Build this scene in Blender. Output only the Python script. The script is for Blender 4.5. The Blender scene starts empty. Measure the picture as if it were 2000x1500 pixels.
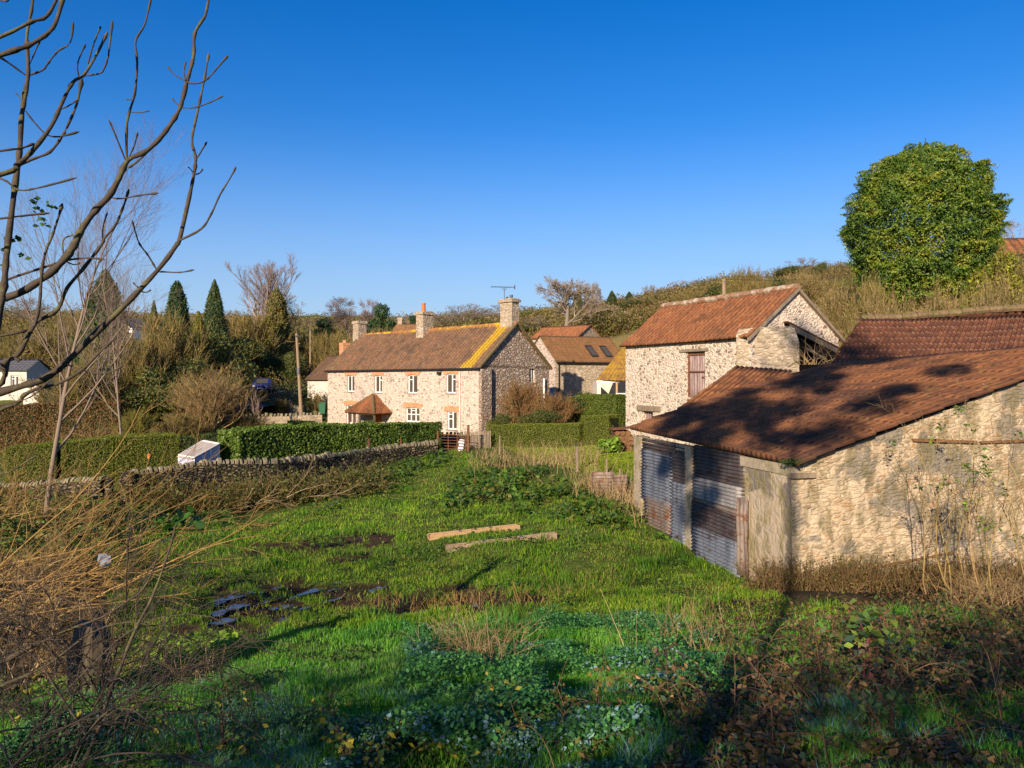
import bpy, math, random
import numpy as np
from mathutils import Vector

# ------------------------------------------------------------------ camera, sky, sun, exposure
S = bpy.context.scene
COL = S.collection
F = 1500.0          # focal length in pixels of the 2000 px wide photograph
HY = 745.0          # eye level in the photograph
EYE = 5.0           # eye height over world zero (metres)
cam_d = bpy.data.cameras.new("camera"); cam = bpy.data.objects.new("camera", cam_d); COL.objects.link(cam)
cam.location = (0, 0, EYE); cam.rotation_euler = (math.radians(90), 0, 0)
cam_d.sensor_width = 36; cam_d.lens = 27.0; cam_d.shift_y = -0.0025
cam_d.clip_start = 0.05; cam_d.clip_end = 3000
S.camera = cam
SUN_EL = math.radians(20.0)
SUN_AZ = math.atan2(-0.38, -0.925)      # clockwise from +Y, the sun is behind and left of the viewer
W = bpy.data.worlds.new("World"); S.world = W; W.use_nodes = True
nt = W.node_tree; bg = nt.nodes["Background"]
sky = nt.nodes.new("ShaderNodeTexSky"); sky.sky_type = 'NISHITA'; sky.sun_disc = False
sky.sun_elevation = SUN_EL; sky.sun_rotation = SUN_AZ; sky.air_density = 1.0; sky.dust_density = 0.3; sky.ozone_density = 3.0
hs = nt.nodes.new("ShaderNodeHueSaturation"); hs.inputs['Saturation'].default_value = 1.41; hs.inputs['Hue'].default_value = 0.515
nt.links.new(sky.outputs[0], hs.inputs['Color']); 
# a pale winter haze low over the horizon
wtc = nt.nodes.new("ShaderNodeTexCoord"); wsx = nt.nodes.new("ShaderNodeSeparateXYZ"); nt.links.new(wtc.outputs["Generated"], wsx.inputs[0])
wmr = nt.nodes.new("ShaderNodeMapRange"); wmr.interpolation_type = 'SMOOTHSTEP'; nt.links.new(wsx.outputs[2], wmr.inputs[0])
for i_, v_ in enumerate((-0.02, 0.33, 0.85, 0.0)): wmr.inputs[i_ + 1].default_value = v_
wmx = nt.nodes.new("ShaderNodeMix"); wmx.data_type = 'RGBA'; nt.links.new(wmr.outputs[0], wmx.inputs[0]); nt.links.new(hs.outputs[0], wmx.inputs[6]); wmx.inputs[7].default_value = (2.3, 3.1, 4.8, 1)
nt.links.new(wmx.outputs[2], bg.inputs[0]); bg.inputs[1].default_value = 0.092
sd = bpy.data.lights.new("sun", 'SUN'); sd.energy = 4.8; sd.angle = math.radians(0.55); sd.color = (1.0, 0.82, 0.62)
sun = bpy.data.objects.new("sun", sd); COL.objects.link(sun)
sdir = Vector((math.sin(SUN_AZ) * math.cos(SUN_EL), math.cos(SUN_AZ) * math.cos(SUN_EL), math.sin(SUN_EL)))
sun.rotation_euler = (-sdir).to_track_quat('-Z', 'Y').to_euler(); sun.location = (-30, -40, 30)
S.view_settings.view_transform = 'Standard'; S.view_settings.look = 'None'
S.view_settings.exposure = 0.78; S.view_settings.gamma = 1.0

rng = np.random.default_rng(7)
R0 = random.Random(5)

# ------------------------------------------------------------------ helpers
def lin(r, g, b):
    f = lambda c: (c / 255 / 12.92) if c / 255 <= 0.04045 else ((c / 255 + 0.055) / 1.055) ** 2.4
    return (f(r), f(g), f(b))

def P(px, py, Y):
    return Vector(((px - 1000) / F * Y, Y, EYE + (HY - py) / F * Y))

def PX(V):
    V = np.asarray(V); y = np.maximum(V[..., 1], 0.1)
    return 1000 + F * V[..., 0] / y, HY - F * (V[..., 2] - EYE) / y

_tab = np.random.default_rng(3).random((256, 256))
def vn(x, y, sc=1.0, o=0.0):
    x = np.asarray(x, float) / sc + o; y = np.asarray(y, float) / sc + o * 1.7
    xi = np.floor(x).astype(int); yi = np.floor(y).astype(int); fx = x - xi; fy = y - yi
    fx = fx * fx * (3 - 2 * fx); fy = fy * fy * (3 - 2 * fy)
    a = _tab[xi & 255, yi & 255]; b = _tab[(xi + 1) & 255, yi & 255]; c = _tab[xi & 255, (yi + 1) & 255]; d = _tab[(xi + 1) & 255, (yi + 1) & 255]
    return (a * (1 - fx) + b * fx) * (1 - fy) + (c * (1 - fx) + d * fx) * fy

def fb(x, y, sc, o=0.0, n=3):
    s = 0; a = 0.5; t = 0
    for k in range(n):
        s = s + a * vn(x, y, sc / 2 ** k, o + 11.3 * k); t += a; a *= 0.55
    return s / t

def inpoly(x, y, poly):
    x = np.asarray(x); y = np.asarray(y); c = np.zeros(x.shape, bool); n = len(poly)
    for i in range(n):
        x1, y1 = poly[i]; x2, y2 = poly[(i + 1) % n]
        if y1 == y2: continue
        m = ((y1 > y) != (y2 > y)) & (x < (x2 - x1) * (y - y1) / (y2 - y1) + x1)
        c ^= m
    return c

def norm(v):
    return v / np.maximum(np.linalg.norm(v, axis=-1, keepdims=True), 1e-9)

def offset_of(parent):
    o = Vector((0, 0, 0)); p = parent
    while p is not None:
        o += p.location; p = p.parent
    return o

def mesh_np(name, V, Fc, mat=None, parent=None, col=None, uv=None, smooth=False, att=None, loc=None):
    """V (n,3) world coordinates, Fc (m,k) faces; becomes ONE object."""
    V = np.asarray(V, np.float32).reshape(-1, 3)
    off = offset_of(parent) if parent is not None else (Vector(loc) if loc is not None else Vector((0, 0, 0)))
    Vl = V - np.array(off, np.float32)
    me = bpy.data.meshes.new(name)
    if isinstance(Fc, list):
        me.from_pydata(Vl.tolist(), [], Fc)
    else:
        Fc = np.asarray(Fc, np.int32); m, k = Fc.shape
        me.vertices.add(len(Vl)); me.vertices.foreach_set("co", Vl.ravel())
        me.loops.add(m * k); me.loops.foreach_set("vertex_index", Fc.ravel())
        me.polygons.add(m); me.polygons.foreach_set("loop_start", np.arange(0, m * k, k, dtype=np.int32))
        try: me.polygons.foreach_set("loop_total", np.full(m, k, np.int32))
        except Exception: pass
        me.update(calc_edges=True)
    if col is not None:
        a = me.color_attributes.new("Col", 'FLOAT_COLOR', 'POINT')
        c = np.ones((len(Vl), 4), np.float32); c[:, :3] = col; a.data.foreach_set("color", c.ravel())
    if att:
        for kx, vx in att.items():
            a = me.attributes.new(kx, 'FLOAT', 'POINT'); a.data.foreach_set("value", np.asarray(vx, np.float32).ravel())
    nl = len(me.loops)
    if uv is not None or isinstance(Fc, list):
        ul = me.uv_layers.new(name="UVMap")
        if uv is not None:
            li = np.zeros(nl, np.int32); me.loops.foreach_get("vertex_index", li)
            ul.data.foreach_set("uv", np.asarray(uv, np.float32)[li].ravel())
        else:
            arr = np.zeros((nl, 2), np.float32)
            for p in me.polygons:
                n = p.normal
                if abs(n.z) > 0.92: t = Vector((1, 0, 0)); b = Vector((0, 1, 0))
                else:
                    t = Vector((0, 0, 1)).cross(n).normalized(); b = n.cross(t)
                for l in p.loop_indices:
                    co = V[me.loops[l].vertex_index]; co = Vector(co.tolist())
                    arr[l] = (co.dot(t), co.dot(b))
            ul.data.foreach_set("uv", arr.ravel())
    if smooth: me.polygons.foreach_set("use_smooth", np.ones(len(me.polygons), bool))
    if mat: me.materials.append(mat)
    o = bpy.data.objects.new(name, me); COL.objects.link(o)
    if parent is not None: o.parent = parent
    elif loc is not None: o.location = loc
    return o

def tag(o, label=None, cat=None, group=None, kind=None):
    if label: o['label'] = label
    if cat: o['category'] = cat
    if group: o['group'] = group
    if kind: o['kind'] = kind
    return o

def thing(name, loc, label, cat, group=None):
    o = bpy.data.objects.new(name, None); COL.objects.link(o); o.location = loc; o.empty_display_size = 0.3
    return tag(o, label, cat, group)

class MB:
    def __init__(s): s.v = []; s.f = []
    def face(s, *pts):
        b = len(s.v); s.v += [tuple(p) for p in pts]; s.f.append(tuple(range(b, b + len(pts))))
    def box(s, O, U, Vv, Z):
        """box from corner O with edge vectors U, V, Z"""
        O = Vector(O); U = Vector(U); Vv = Vector(Vv); Z = Vector(Z)
        if U.cross(Vv).dot(Z) < 0: U, Vv = Vv, U
        b = len(s.v)
        s.v += [tuple(p) for p in (O, O + U, O + U + Vv, O + Vv, O + Z, O + U + Z, O + U + Vv + Z, O + Vv + Z)]
        for q in ((0, 3, 2, 1), (4, 5, 6, 7), (0, 1, 5, 4), (1, 2, 6, 5), (2, 3, 7, 6), (3, 0, 4, 7)): s.f.append(tuple(b + i for i in q))
    def cbox(s, c, ux, uy, uz):
        c = Vector(c); ux = Vector(ux); uy = Vector(uy); uz = Vector(uz)
        s.box(c - ux / 2 - uy / 2 - uz / 2, ux, uy, uz)
    def prism(s, pts, d):
        """closed polygon pts extruded by vector d"""
        pts = [Vector(p) for p in pts]; d = Vector(d); n = len(pts)
        nn = Vector((0, 0, 0))
        for i in range(n): nn += pts[i].cross(pts[(i + 1) % n])
        if nn.dot(d) > 0: pts = pts[::-1]
        b = len(s.v); s.v += [tuple(p) for p in pts] + [tuple(p + d) for p in pts]
        s.f.append(tuple(range(b, b + n))); s.f.append(tuple(range(b + 2 * n - 1, b + n - 1, -1)))
        for i in range(n): j = (i + 1) % n; s.f.append((b + j, b + i, b + n + i, b + n + j))
    def cyl(s, a, c, r0, r1=None, n=10):
        a = Vector(a); c = Vector(c); r1 = r0 if r1 is None else r1; t = (c - a).normalized()
        u = t.cross(Vector((0.3, 0.5, 0.81))).normalized(); w = t.cross(u); b = len(s.v)
        for q, rr in ((a, r0), (c, r1)):
            for i in range(n):
                an = 2 * math.pi * i / n; s.v.append(tuple(q + u * math.cos(an) * rr + w * math.sin(an) * rr))
        for i in range(n): j = (i + 1) % n; s.f.append((b + i, b + j, b + n + j, b + n + i))
        s.f.append(tuple(range(b + n - 1, b - 1, -1))); s.f.append(tuple(range(b + n, b + 2 * n)))
    def build(s, name, mat, parent=None, smooth=False, loc=None, bevel=0):
        o = mesh_np(name, np.array(s.v), s.f, mat, parent, smooth=smooth, loc=loc)
        if bevel:
            m = o.modifiers.new("b", 'BEVEL'); m.width = bevel; m.segments = 2; m.limit_method = 'ANGLE'
        return o

def tubes(Pl, Rd, sides=3):
    """Pl (N,K,3) polylines, Rd (N,K) radii -> verts, quad faces"""
    N, K, _ = Pl.shape
    T = np.gradient(Pl, axis=1); T = norm(T)
    ref = norm(rng.normal(size=(N, 1, 3)) + np.zeros((N, K, 3)))
    u = norm(np.cross(T, ref)); w = np.cross(T, u)
    an = np.arange(sides) * 2 * np.pi / sides
    V = Pl[:, :, None] + Rd[:, :, None, None] * (u[:, :, None] * np.cos(an)[None, None, :, None] + w[:, :, None] * np.sin(an)[None, None, :, None])
    idx = np.arange(N * K * sides).reshape(N, K, sides)
    a = idx[:, :-1]; b = idx[:, 1:]
    Fc = np.stack([a, np.roll(a, -1, 2), np.roll(b, -1, 2), b], -1).reshape(-1, 4)
    return V.reshape(-1, 3), Fc

def join(parts):
    Vs = []; Fs = []; Cs = []; n = 0
    for p in parts:
        Vs.append(p[0]); Fs.append(p[1] + n); n += len(p[0])
        if len(p) > 2: Cs.append(p[2])
    return np.concatenate(Vs), np.concatenate(Fs), (np.concatenate(Cs) if Cs else None)

def leaves(C, size, wid=0.5, upb=0.0, nrm=None, nb=0.0):
    """diamond leaf quads at C (N,3)"""
    N = len(C); size = np.broadcast_to(np.asarray(size, float), (N,))
    n = rng.normal(size=(N, 3)); n = norm(n)
    if nrm is not None: n = norm(n + nb * nrm)
    n[:, 2] = np.abs(n[:, 2]) * (1 if upb >= 0 else -1) + upb; n = norm(n)
    t = norm(np.cross(n, norm(rng.normal(size=(N, 3))))); b = np.cross(n, t)
    L = (size / 2)[:, None]
    V = np.stack([C - t * L, C - b * L * wid + n * L * 0.15, C + t * L, C + b * L * wid + n * L * 0.15], 1).reshape(-1, 3)
    return V, np.arange(4 * N).reshape(N, 4)

def colmix(pal, N, rep=4, jit=0.18, w=None):
    """random palette colours, one per leaf, repeated for its rep vertices"""
    pal = np.array(pal); i = rng.choice(len(pal), N, p=w)
    c = pal[i] * (1 + rng.normal(0, jit, (N, 1)))
    return np.repeat(np.clip(c, 0.002, 1), rep, 0)

def blobs(c, r, n, thick=0.35, floor=None):
    """n points in the outer shell of an ellipsoid"""
    d = norm(rng.normal(size=(n, 3))); k = 1 - thick * rng.random(n) ** 1.6
    return np.array(c) + d * np.array(r) * k[:, None], d

# ------------------------------------------------------------------ materials
def new_mat(name, rough=0.8, spec=0.3):
    m = bpy.data.materials.new(name); m.use_nodes = True; b = m.node_tree.nodes["Principled BSDF"]
    b.inputs["Roughness"].default_value = rough; b.inputs["Specular IOR Level"].default_value = spec
    return m, m.node_tree, b

def N_(t, kind, **kw):
    n = t.nodes.new(kind)
    for k, v in kw.items():
        if k in n.inputs: n.inputs[k].default_value = v
        else: setattr(n, k, v)
    return n

def ramp(t, src, stops, interp='LINEAR'):
    r = t.nodes.new("ShaderNodeValToRGB"); cr = r.color_ramp; cr.interpolation = interp
    while len(cr.elements) > 1: cr.elements.remove(cr.elements[-1])
    cr.elements[0].position = stops[0][0]; cr.elements[0].color = (*stops[0][1], 1)
    for p, c in stops[1:]: e = cr.elements.new(p); e.color = (*c, 1)
    t.links.new(src, r.inputs[0]); return r.outputs[0]

def mix(t, fac, a, b, mode='MIX'):
    m = t.nodes.new("ShaderNodeMix"); m.data_type = 'RGBA'; m.blend_type = mode
    for s, x in ((m.inputs[0], fac), (m.inputs[6], a), (m.inputs[7], b)):
        if isinstance(x, (int, float)): s.default_value = x
        elif isinstance(x, tuple): s.default_value = (*x, 1)
        else: t.links.new(x, s)
    return m.outputs[2]

def math_(t, op, a, b=None, clamp=False):
    m = t.nodes.new("ShaderNodeMath"); m.operation = op; m.use_clamp = clamp
    for i, x in enumerate((a, b)):
        if x is None: continue
        if isinstance(x, (int, float)): m.inputs[i].default_value = x
        else: t.links.new(x, m.inputs[i])
    return m.outputs[0]

def step(t, src, lo, hi):
    m = t.nodes.new("ShaderNodeMapRange"); m.inputs[1].default_value = lo; m.inputs[2].default_value = hi; m.interpolation_type = 'SMOOTHSTEP'
    t.links.new(src, m.inputs[0]); return m.outputs[0]

def noise(t, vec, scale, detail=4, rough=0.6, dist=0.0):
    n = N_(t, "ShaderNodeTexNoise"); n.inputs["Scale"].default_value = scale; n.inputs["Detail"].default_value = detail
    n.inputs["Roughness"].default_value = rough; n.inputs["Distortion"].default_value = dist
    if vec is not None: t.links.new(vec, n.inputs["Vector"])
    return n.outputs[0]

def bump(t, b, h, strength, dist=0.02):
    n = N_(t, "ShaderNodeBump"); n.inputs["Strength"].default_value = strength; n.inputs["Distance"].default_value = dist
    t.links.new(h, n.inputs["Height"]); t.links.new(n.outputs[0], b.inputs["Normal"])

def stretch(t, vec, s):
    m = t.nodes.new("ShaderNodeMapping"); m.inputs["Scale"].default_value = s; t.links.new(vec, m.inputs[0]); return m.outputs[0]

def stone_mat(name, stones, mortar, size=0.3, mortar_w=0.06, wash=None, wash_amt=0.5, green=None, green_amt=0.0, bmp=1.0, patch=None, patch_amt=0.0, elong=1.9):
    m, t, b = new_mat(name, 0.9, 0.15)
    uv = N_(t, "ShaderNodeTexCoord"); 
    nz = noise(t, uv.outputs["UV"], 1.3 / size, 2); off = N_(t, "ShaderNodeVectorMath", operation='MULTIPLY_ADD')
    t.links.new(nz, off.inputs[0]); off.inputs[1].default_value = (size * 0.5,) * 3; t.links.new(uv.outputs["UV"], off.inputs[2])
    v = stretch(t, off.outputs[0], (1 / size, elong / size, 1))
    vo = N_(t, "ShaderNodeTexVoronoi", feature='F1'); vo.inputs["Scale"].default_value = 1; t.links.new(v, vo.inputs["Vector"]); vo.inputs["Randomness"].default_value = 0.85
    ve = N_(t, "ShaderNodeTexVoronoi", feature='DISTANCE_TO_EDGE'); ve.inputs["Scale"].default_value = 1; t.links.new(v, ve.inputs["Vector"]); ve.inputs["Randomness"].default_value = 0.85
    sep = N_(t, "ShaderNodeSeparateColor"); t.links.new(vo.outputs["Color"], sep.inputs[0])
    n = len(stones); c = ramp(t, sep.outputs[0], [(i / n, s) for i, s in enumerate(stones)], 'CONSTANT')
    fine = noise(t, uv.outputs["UV"], 14, 5, 0.7)
    c = mix(t, 0.55, c, ramp(t, fine, [(0.3, (0.35,) * 3), (0.7, (1.35,) * 3)]), 'MULTIPLY')
    edge = step(t, math_(t, 'ADD', ve.outputs["Distance"], math_(t, 'MULTIPLY', math_(t, 'SUBTRACT', fine, 0.5), 0.12)), mortar_w * 0.4, mortar_w * 1.6)
    c = mix(t, edge, mortar, c)
    big = noise(t, uv.outputs["UV"], 0.55, 5, 0.65)
    if wash is not None:
        wn = noise(t, uv.outputs["UV"], 2.3, 6, 0.75)
        f = step(t, math_(t, 'ADD', wn, math_(t, 'MULTIPLY', math_(t, 'SUBTRACT', big, 0.5), 0.7)), 0.62 - wash_amt * 0.3, 0.72 - wash_amt * 0.3)
        c = mix(t, math_(t, 'MULTIPLY', f, 0.8), c, mix(t, fine, tuple(x * 0.75 for x in wash), wash))
    if patch is not None:
        pn = noise(t, uv.outputs["UV"], 0.9, 5, 0.6, 0.6)
        c = mix(t, math_(t, 'MULTIPLY', step(t, pn, 0.62 - patch_amt * 0.2, 0.68 - patch_amt * 0.2), 0.85), c, mix(t, fine, tuple(x * 0.6 for x in patch), patch))
    if green is not None:
        gn = noise(t, stretch(t, uv.outputs["UV"], (1.6, 0.7, 1)), 1.7, 6, 0.7)
        c = mix(t, math_(t, 'MULTIPLY', step(t, gn, 0.66 - green_amt * 0.25, 0.78 - green_amt * 0.2), 0.7), c, green)
    t.links.new(c, b.inputs["Base Color"])
    h = math_(t, 'ADD', math_(t, 'MULTIPLY', step(t, ve.outputs["Distance"], 0.0, 0.22), 0.6), math_(t, 'MULTIPLY', fine, 0.7))
    h = math_(t, 'ADD', h, math_(t, 'MULTIPLY', sep.outputs[1], 0.5))
    bump(t, b, h, 0.9 * bmp, 0.05 * bmp)
    return m

def tile_mat(name, cols, lichen=None, moss=None, moss_amt=0.3, dirt=(0.03, 0.022, 0.018), dirt_amt=0.4, rim=None, streak=True, bmp=0.6, tvar=0.55, scol=None):
    """UV = (tile column, course)"""
    m, t, b = new_mat(name, 0.85, 0.2)
    tc = N_(t, "ShaderNodeTexCoord"); sx = N_(t, "ShaderNodeSeparateXYZ"); t.links.new(tc.outputs["UV"], sx.inputs[0])
    cb = N_(t, "ShaderNodeCombineXYZ"); t.links.new(math_(t, 'FLOOR', sx.outputs[0]), cb.inputs[0]); t.links.new(math_(t, 'FLOOR', sx.outputs[1]), cb.inputs[1])
    wn = N_(t, "ShaderNodeTexWhiteNoise", noise_dimensions='2D'); t.links.new(cb.outputs[0], wn.inputs[0])
    n = len(cols); c = ramp(t, wn.outputs[0], [(i / n, s) for i, s in enumerate(cols)], 'CONSTANT')
    avg = tuple(sum(q[i] for q in cols) / n for i in range(3)); c = mix(t, tvar, avg, c)
    fine = noise(t, tc.outputs["Object"], 9, 6, 0.75)
    c = mix(t, 0.6, c, ramp(t, fine, [(0.3, (0.4,) * 3), (0.7, (1.4,) * 3)]), 'MULTIPLY')
    s2 = noise(t, stretch(t, tc.outputs["UV"], (1.7, 0.16, 1)), 1.3, 5, 0.75)
    c = mix(t, 0.75, c, ramp(t, s2, [(0.34, (0.45,) * 3), (0.5, (1.0,) * 3), (0.66, (1.6,) * 3)]), 'MULTIPLY')
    big = noise(t, tc.outputs["Object"], 0.7, 5, 0.7, 0.4)
    c = mix(t, math_(t, 'MULTIPLY', step(t, big, 0.62 - dirt_amt * 0.3, 0.75 - dirt_amt * 0.2), 0.75), c, dirt)
    if streak:
        st = noise(t, stretch(t, tc.outputs["UV"], (2.2, 0.22, 1)), 1.0, 4, 0.7)
        c = mix(t, math_(t, 'MULTIPLY', step(t, st, 0.5, 0.75), 0.5), c, dirt)
    if moss is not None:
        mn = noise(t, tc.outputs["Object"], 1.9, 6, 0.75)
        c = mix(t, math_(t, 'MULTIPLY', step(t, mn, 0.68 - moss_amt * 0.3, 0.78 - moss_amt * 0.25), 0.7), c, moss)
    sp = noise(t, tc.outputs["Object"], 6.5, 2, 0.5)
    c = mix(t, math_(t, 'MULTIPLY', step(t, sp, 0.72, 0.76), 0.6), c, (0.35, 0.32, 0.27))
    if lichen is not None:
        at = N_(t, "ShaderNodeAttribute", attribute_name="lich")
        ln = noise(t, tc.outputs["Object"], 5, 6, 0.8)
        f = step(t, math_(t, 'ADD', at.outputs["Fac"], math_(t, 'MULTIPLY', math_(t, 'SUBTRACT', ln, 0.5), 1.5)), 0.42, 0.72)
        c = mix(t, math_(t, 'MULTIPLY', f, 0.92), c, mix(t, fine, tuple(x * 0.5 for x in lichen), lichen))
    if rim is not None:
        fr = math_(t, 'FRACT', sx.outputs[1])
        c = mix(t, math_(t, 'MULTIPLY', math_(t, 'LESS_THAN', fr, 0.13), math_(t, 'MULTIPLY', step(t, fine, 0.35, 0.6), 0.8)), c, rim)
    fu = math_(t, 'ABSOLUTE', math_(t, 'SUBTRACT', math_(t, 'FRACT', sx.outputs[0]), 0.5))
    c = mix(t, math_(t, 'MULTIPLY', step(t, fu, 0.24, 0.44), 0.62), c, tuple(x * 0.6 for x in dirt))  # tile columns darken towards their side edges
    t.links.new(c, b.inputs["Base Color"]); bump(t, b, fine, bmp, 0.03)
    return m

def plain(name, c, rough=0.8, var=0.3, scale=6, spec=0.2, bmp=0.3, metal=0.0, alt=None, alt_amt=0.5, streaky=None):
    m, t, b = new_mat(name, rough, spec); b.inputs["Metallic"].default_value = metal
    tc = N_(t, "ShaderNodeTexCoord"); vec = tc.outputs["Object"]
    if streaky: vec = stretch(t, vec, streaky)
    nz = noise(t, vec, scale, 6, 0.7)
    cc = ramp(t, nz, [(0.3, tuple(x * (1 - var) for x in c)), (0.7, tuple(min(1, x * (1 + var)) for x in c))])
    if alt is not None:
        n2 = noise(t, vec, scale * 0.4, 6, 0.75)
        cc = mix(t, step(t, n2, 0.62 - alt_amt * 0.3, 0.7 - alt_amt * 0.3), cc, alt)
    t.links.new(cc, b.inputs["Base Color"])
    if bmp: bump(t, b, nz, bmp, 0.02)
    return m

def foliage_mat(name, trans=0.35, rough=0.55, spec=0.3):
    m = bpy.data.materials.new(name); m.use_nodes = True; t = m.node_tree; b = t.nodes["Principled BSDF"]
    b.inputs["Roughness"].default_value = rough; b.inputs["Specular IOR Level"].default_value = spec
    at = N_(t, "ShaderNodeAttribute", attribute_name="Col"); t.links.new(at.outputs["Color"], b.inputs["Base Color"])
    if trans > 0:
        tr = N_(t, "ShaderNodeBsdfTranslucent"); mc = mix(t, 1.0, at.outputs["Color"], (1.5, 1.5, 0.7), 'MULTIPLY'); t.links.new(mc, tr.inputs[0])
        mx = N_(t, "ShaderNodeMixShader"); mx.inputs[0].default_value = trans
        t.links.new(b.outputs[0], mx.inputs[1]); t.links.new(tr.outputs[0], mx.inputs[2])
        t.links.new(mx.outputs[0], t.nodes["Material Output"].inputs[0])
    return m

M = {}
M['leaf'] = foliage_mat('leaf', 0.3)
M['gloss'] = foliage_mat('glossy_leaf', 0.2, 0.5, 0.35)
M['grass'] = foliage_mat('grass_blade', 0.4, 0.6)
M['twig'] = foliage_mat('twig_bark', 0.0, 0.8, 0.2)
M['bark'] = plain('bark', (0.10, 0.075, 0.05), 0.9, 0.5, 9, alt=(0.09, 0.10, 0.035), alt_amt=0.3, bmp=0.8, streaky=(1, 1, 0.3))
M['ashbark'] = plain('ash_bark', (0.065, 0.05, 0.034), 0.75, 0.35, 14, alt=(0.10, 0.095, 0.04), alt_amt=0.3, bmp=0.5)
M['house'] = stone_mat('limewashed_rubble', [(0.58, 0.46, 0.37), (0.34, 0.28, 0.23), (0.60, 0.49, 0.41), (0.24, 0.20, 0.17), (0.52, 0.40, 0.32), (0.62, 0.50, 0.42)], (0.60, 0.49, 0.40), 0.26, 0.10, wash=(0.62, 0.52, 0.44), wash_amt=0.35, green=(0.34, 0.28, 0.22), green_amt=0.45, bmp=1.0)
M['gable'] = stone_mat('grey_rubble', [(0.46, 0.35, 0.26), (0.55, 0.43, 0.33), (0.36, 0.28, 0.22), (0.48, 0.34, 0.25), (0.62, 0.50, 0.39)], (0.30, 0.235, 0.18), 0.34, 0.07, bmp=1.5, elong=1.7)
M['barn'] = stone_mat('barn_rubble', [(0.24, 0.19, 0.14), (0.60, 0.49, 0.37), (0.42, 0.33, 0.24), (0.64, 0.53, 0.42), (0.22, 0.18, 0.14), (0.56, 0.44, 0.33), (0.66, 0.55, 0.43)], (0.66, 0.55, 0.43), 0.25, 0.15, wash=(0.74, 0.62, 0.50), wash_amt=0.35, green=(0.16, 0.14, 0.07), green_amt=0.1, bmp=1.1)
M['block'] = stone_mat('mossy_rubble', [(0.38, 0.30, 0.21), (0.46, 0.37, 0.27), (0.28, 0.23, 0.16), (0.52, 0.42, 0.30)], (0.40, 0.32, 0.23), 0.26, 0.10, wash=(0.66, 0.56, 0.44), wash_amt=0.25, green=(0.22, 0.20, 0.07), green_amt=0.45, bmp=1.1)
M['shedwall'] = stone_mat('crumbling_rubble', [(0.40, 0.26, 0.14), (0.50, 0.37, 0.23), (0.34, 0.25, 0.16), (0.54, 0.42, 0.27), (0.46, 0.27, 0.14), (0.28, 0.22, 0.14)], (0.46, 0.36, 0.24), 0.24, 0.14, wash=(0.58, 0.47, 0.32), wash_amt=0.55, green=(0.15, 0.125, 0.06), green_amt=0.85, patch=(0.25, 0.225, 0.18), patch_amt=0.62, bmp=0.8, elong=2.9)
M['pier'] = stone_mat('rendered_rubble', [(0.38, 0.30, 0.20), (0.44, 0.35, 0.24), (0.32, 0.26, 0.17)], (0.42, 0.33, 0.23), 0.2, 0.2, wash=(0.46, 0.38, 0.28), wash_amt=0.6, green=(0.19, 0.16, 0.06), green_amt=0.85, patch=(0.20, 0.17, 0.14), patch_amt=0.6, bmp=0.6, elong=0.9)
M['drystone'] = stone_mat('dry_stone', [(0.16, 0.13, 0.08), (0.24, 0.19, 0.12), (0.12, 0.10, 0.07), (0.28, 0.23, 0.15)], (0.02, 0.018, 0.014), 0.22, 0.10, green=(0.07, 0.08, 0.025), green_amt=0.45, bmp=1.6, elong=2.3)
M['coping'] = plain('coping_stone', (0.24, 0.20, 0.13), 0.9, 0.45, 5, alt=(0.12, 0.12, 0.05), alt_amt=0.4, bmp=0.8)
M['farwall'] = stone_mat('garden_stone', [(0.36, 0.28, 0.18), (0.44, 0.35, 0.23), (0.30, 0.24, 0.16)], (0.26, 0.21, 0.15), 0.3, 0.06, bmp=0.8)
M['tile_brown'] = tile_mat('brown_clay_tiles', [(0.19, 0.10, 0.055), (0.155, 0.088, 0.055), (0.215, 0.125, 0.068), (0.13, 0.082, 0.055), (0.24, 0.115, 0.055)], lichen=(0.58, 0.36, 0.02), moss=(0.13, 0.10, 0.045), moss_amt=0.3, dirt=(0.07, 0.05, 0.035))
M['tile_red'] = tile_mat('red_clay_tiles', [(0.27, 0.105, 0.042), (0.23, 0.088, 0.038), (0.31, 0.125, 0.05), (0.18, 0.075, 0.036)], moss=(0.17, 0.105, 0.04), moss_amt=0.25, dirt=(0.10, 0.05, 0.028), dirt_amt=0.3)
M['tile_shed'] = tile_mat('weathered_shed_tiles', [(0.23, 0.095, 0.036), (0.18, 0.072, 0.030), (0.28, 0.115, 0.042), (0.14, 0.060, 0.030)], moss=(0.17, 0.10, 0.035), moss_amt=0.45, dirt=(0.045, 0.024, 0.020), dirt_amt=0.6, tvar=0.35)
M['tile_dark'] = tile_mat('dark_pantiles', [(0.125, 0.045, 0.024), (0.095, 0.036, 0.022), (0.16, 0.060, 0.030), (0.20, 0.085, 0.045), (0.075, 0.034, 0.024)], moss=(0.10, 0.065, 0.03), moss_amt=0.2, dirt=(0.05, 0.024, 0.018), dirt_amt=0.35, rim=(0.36, 0.22, 0.13), tvar=0.45)
M['tile_conv'] = tile_mat('mottled_pantiles', [(0.28, 0.12, 0.05), (0.22, 0.10, 0.045), (0.32, 0.15, 0.07), (0.20, 0.12, 0.05)], moss=(0.16, 0.13, 0.04), moss_amt=0.5, dirt=(0.13, 0.075, 0.03), dirt_amt=0.3, rim=(0.36, 0.2, 0.1))
M['tile_yel'] = tile_mat('lichened_tiles', [(0.24, 0.13, 0.04), (0.20, 0.11, 0.04)], moss=(0.36, 0.22, 0.02), moss_amt=0.85, dirt=(0.13, 0.08, 0.03))
M['brick'] = stone_mat('orange_brick', [(0.62, 0.24, 0.11), (0.54, 0.20, 0.09), (0.68, 0.29, 0.14)], (0.45, 0.28, 0.18), 0.12, 0.05, bmp=0.4, elong=1.0)
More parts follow.
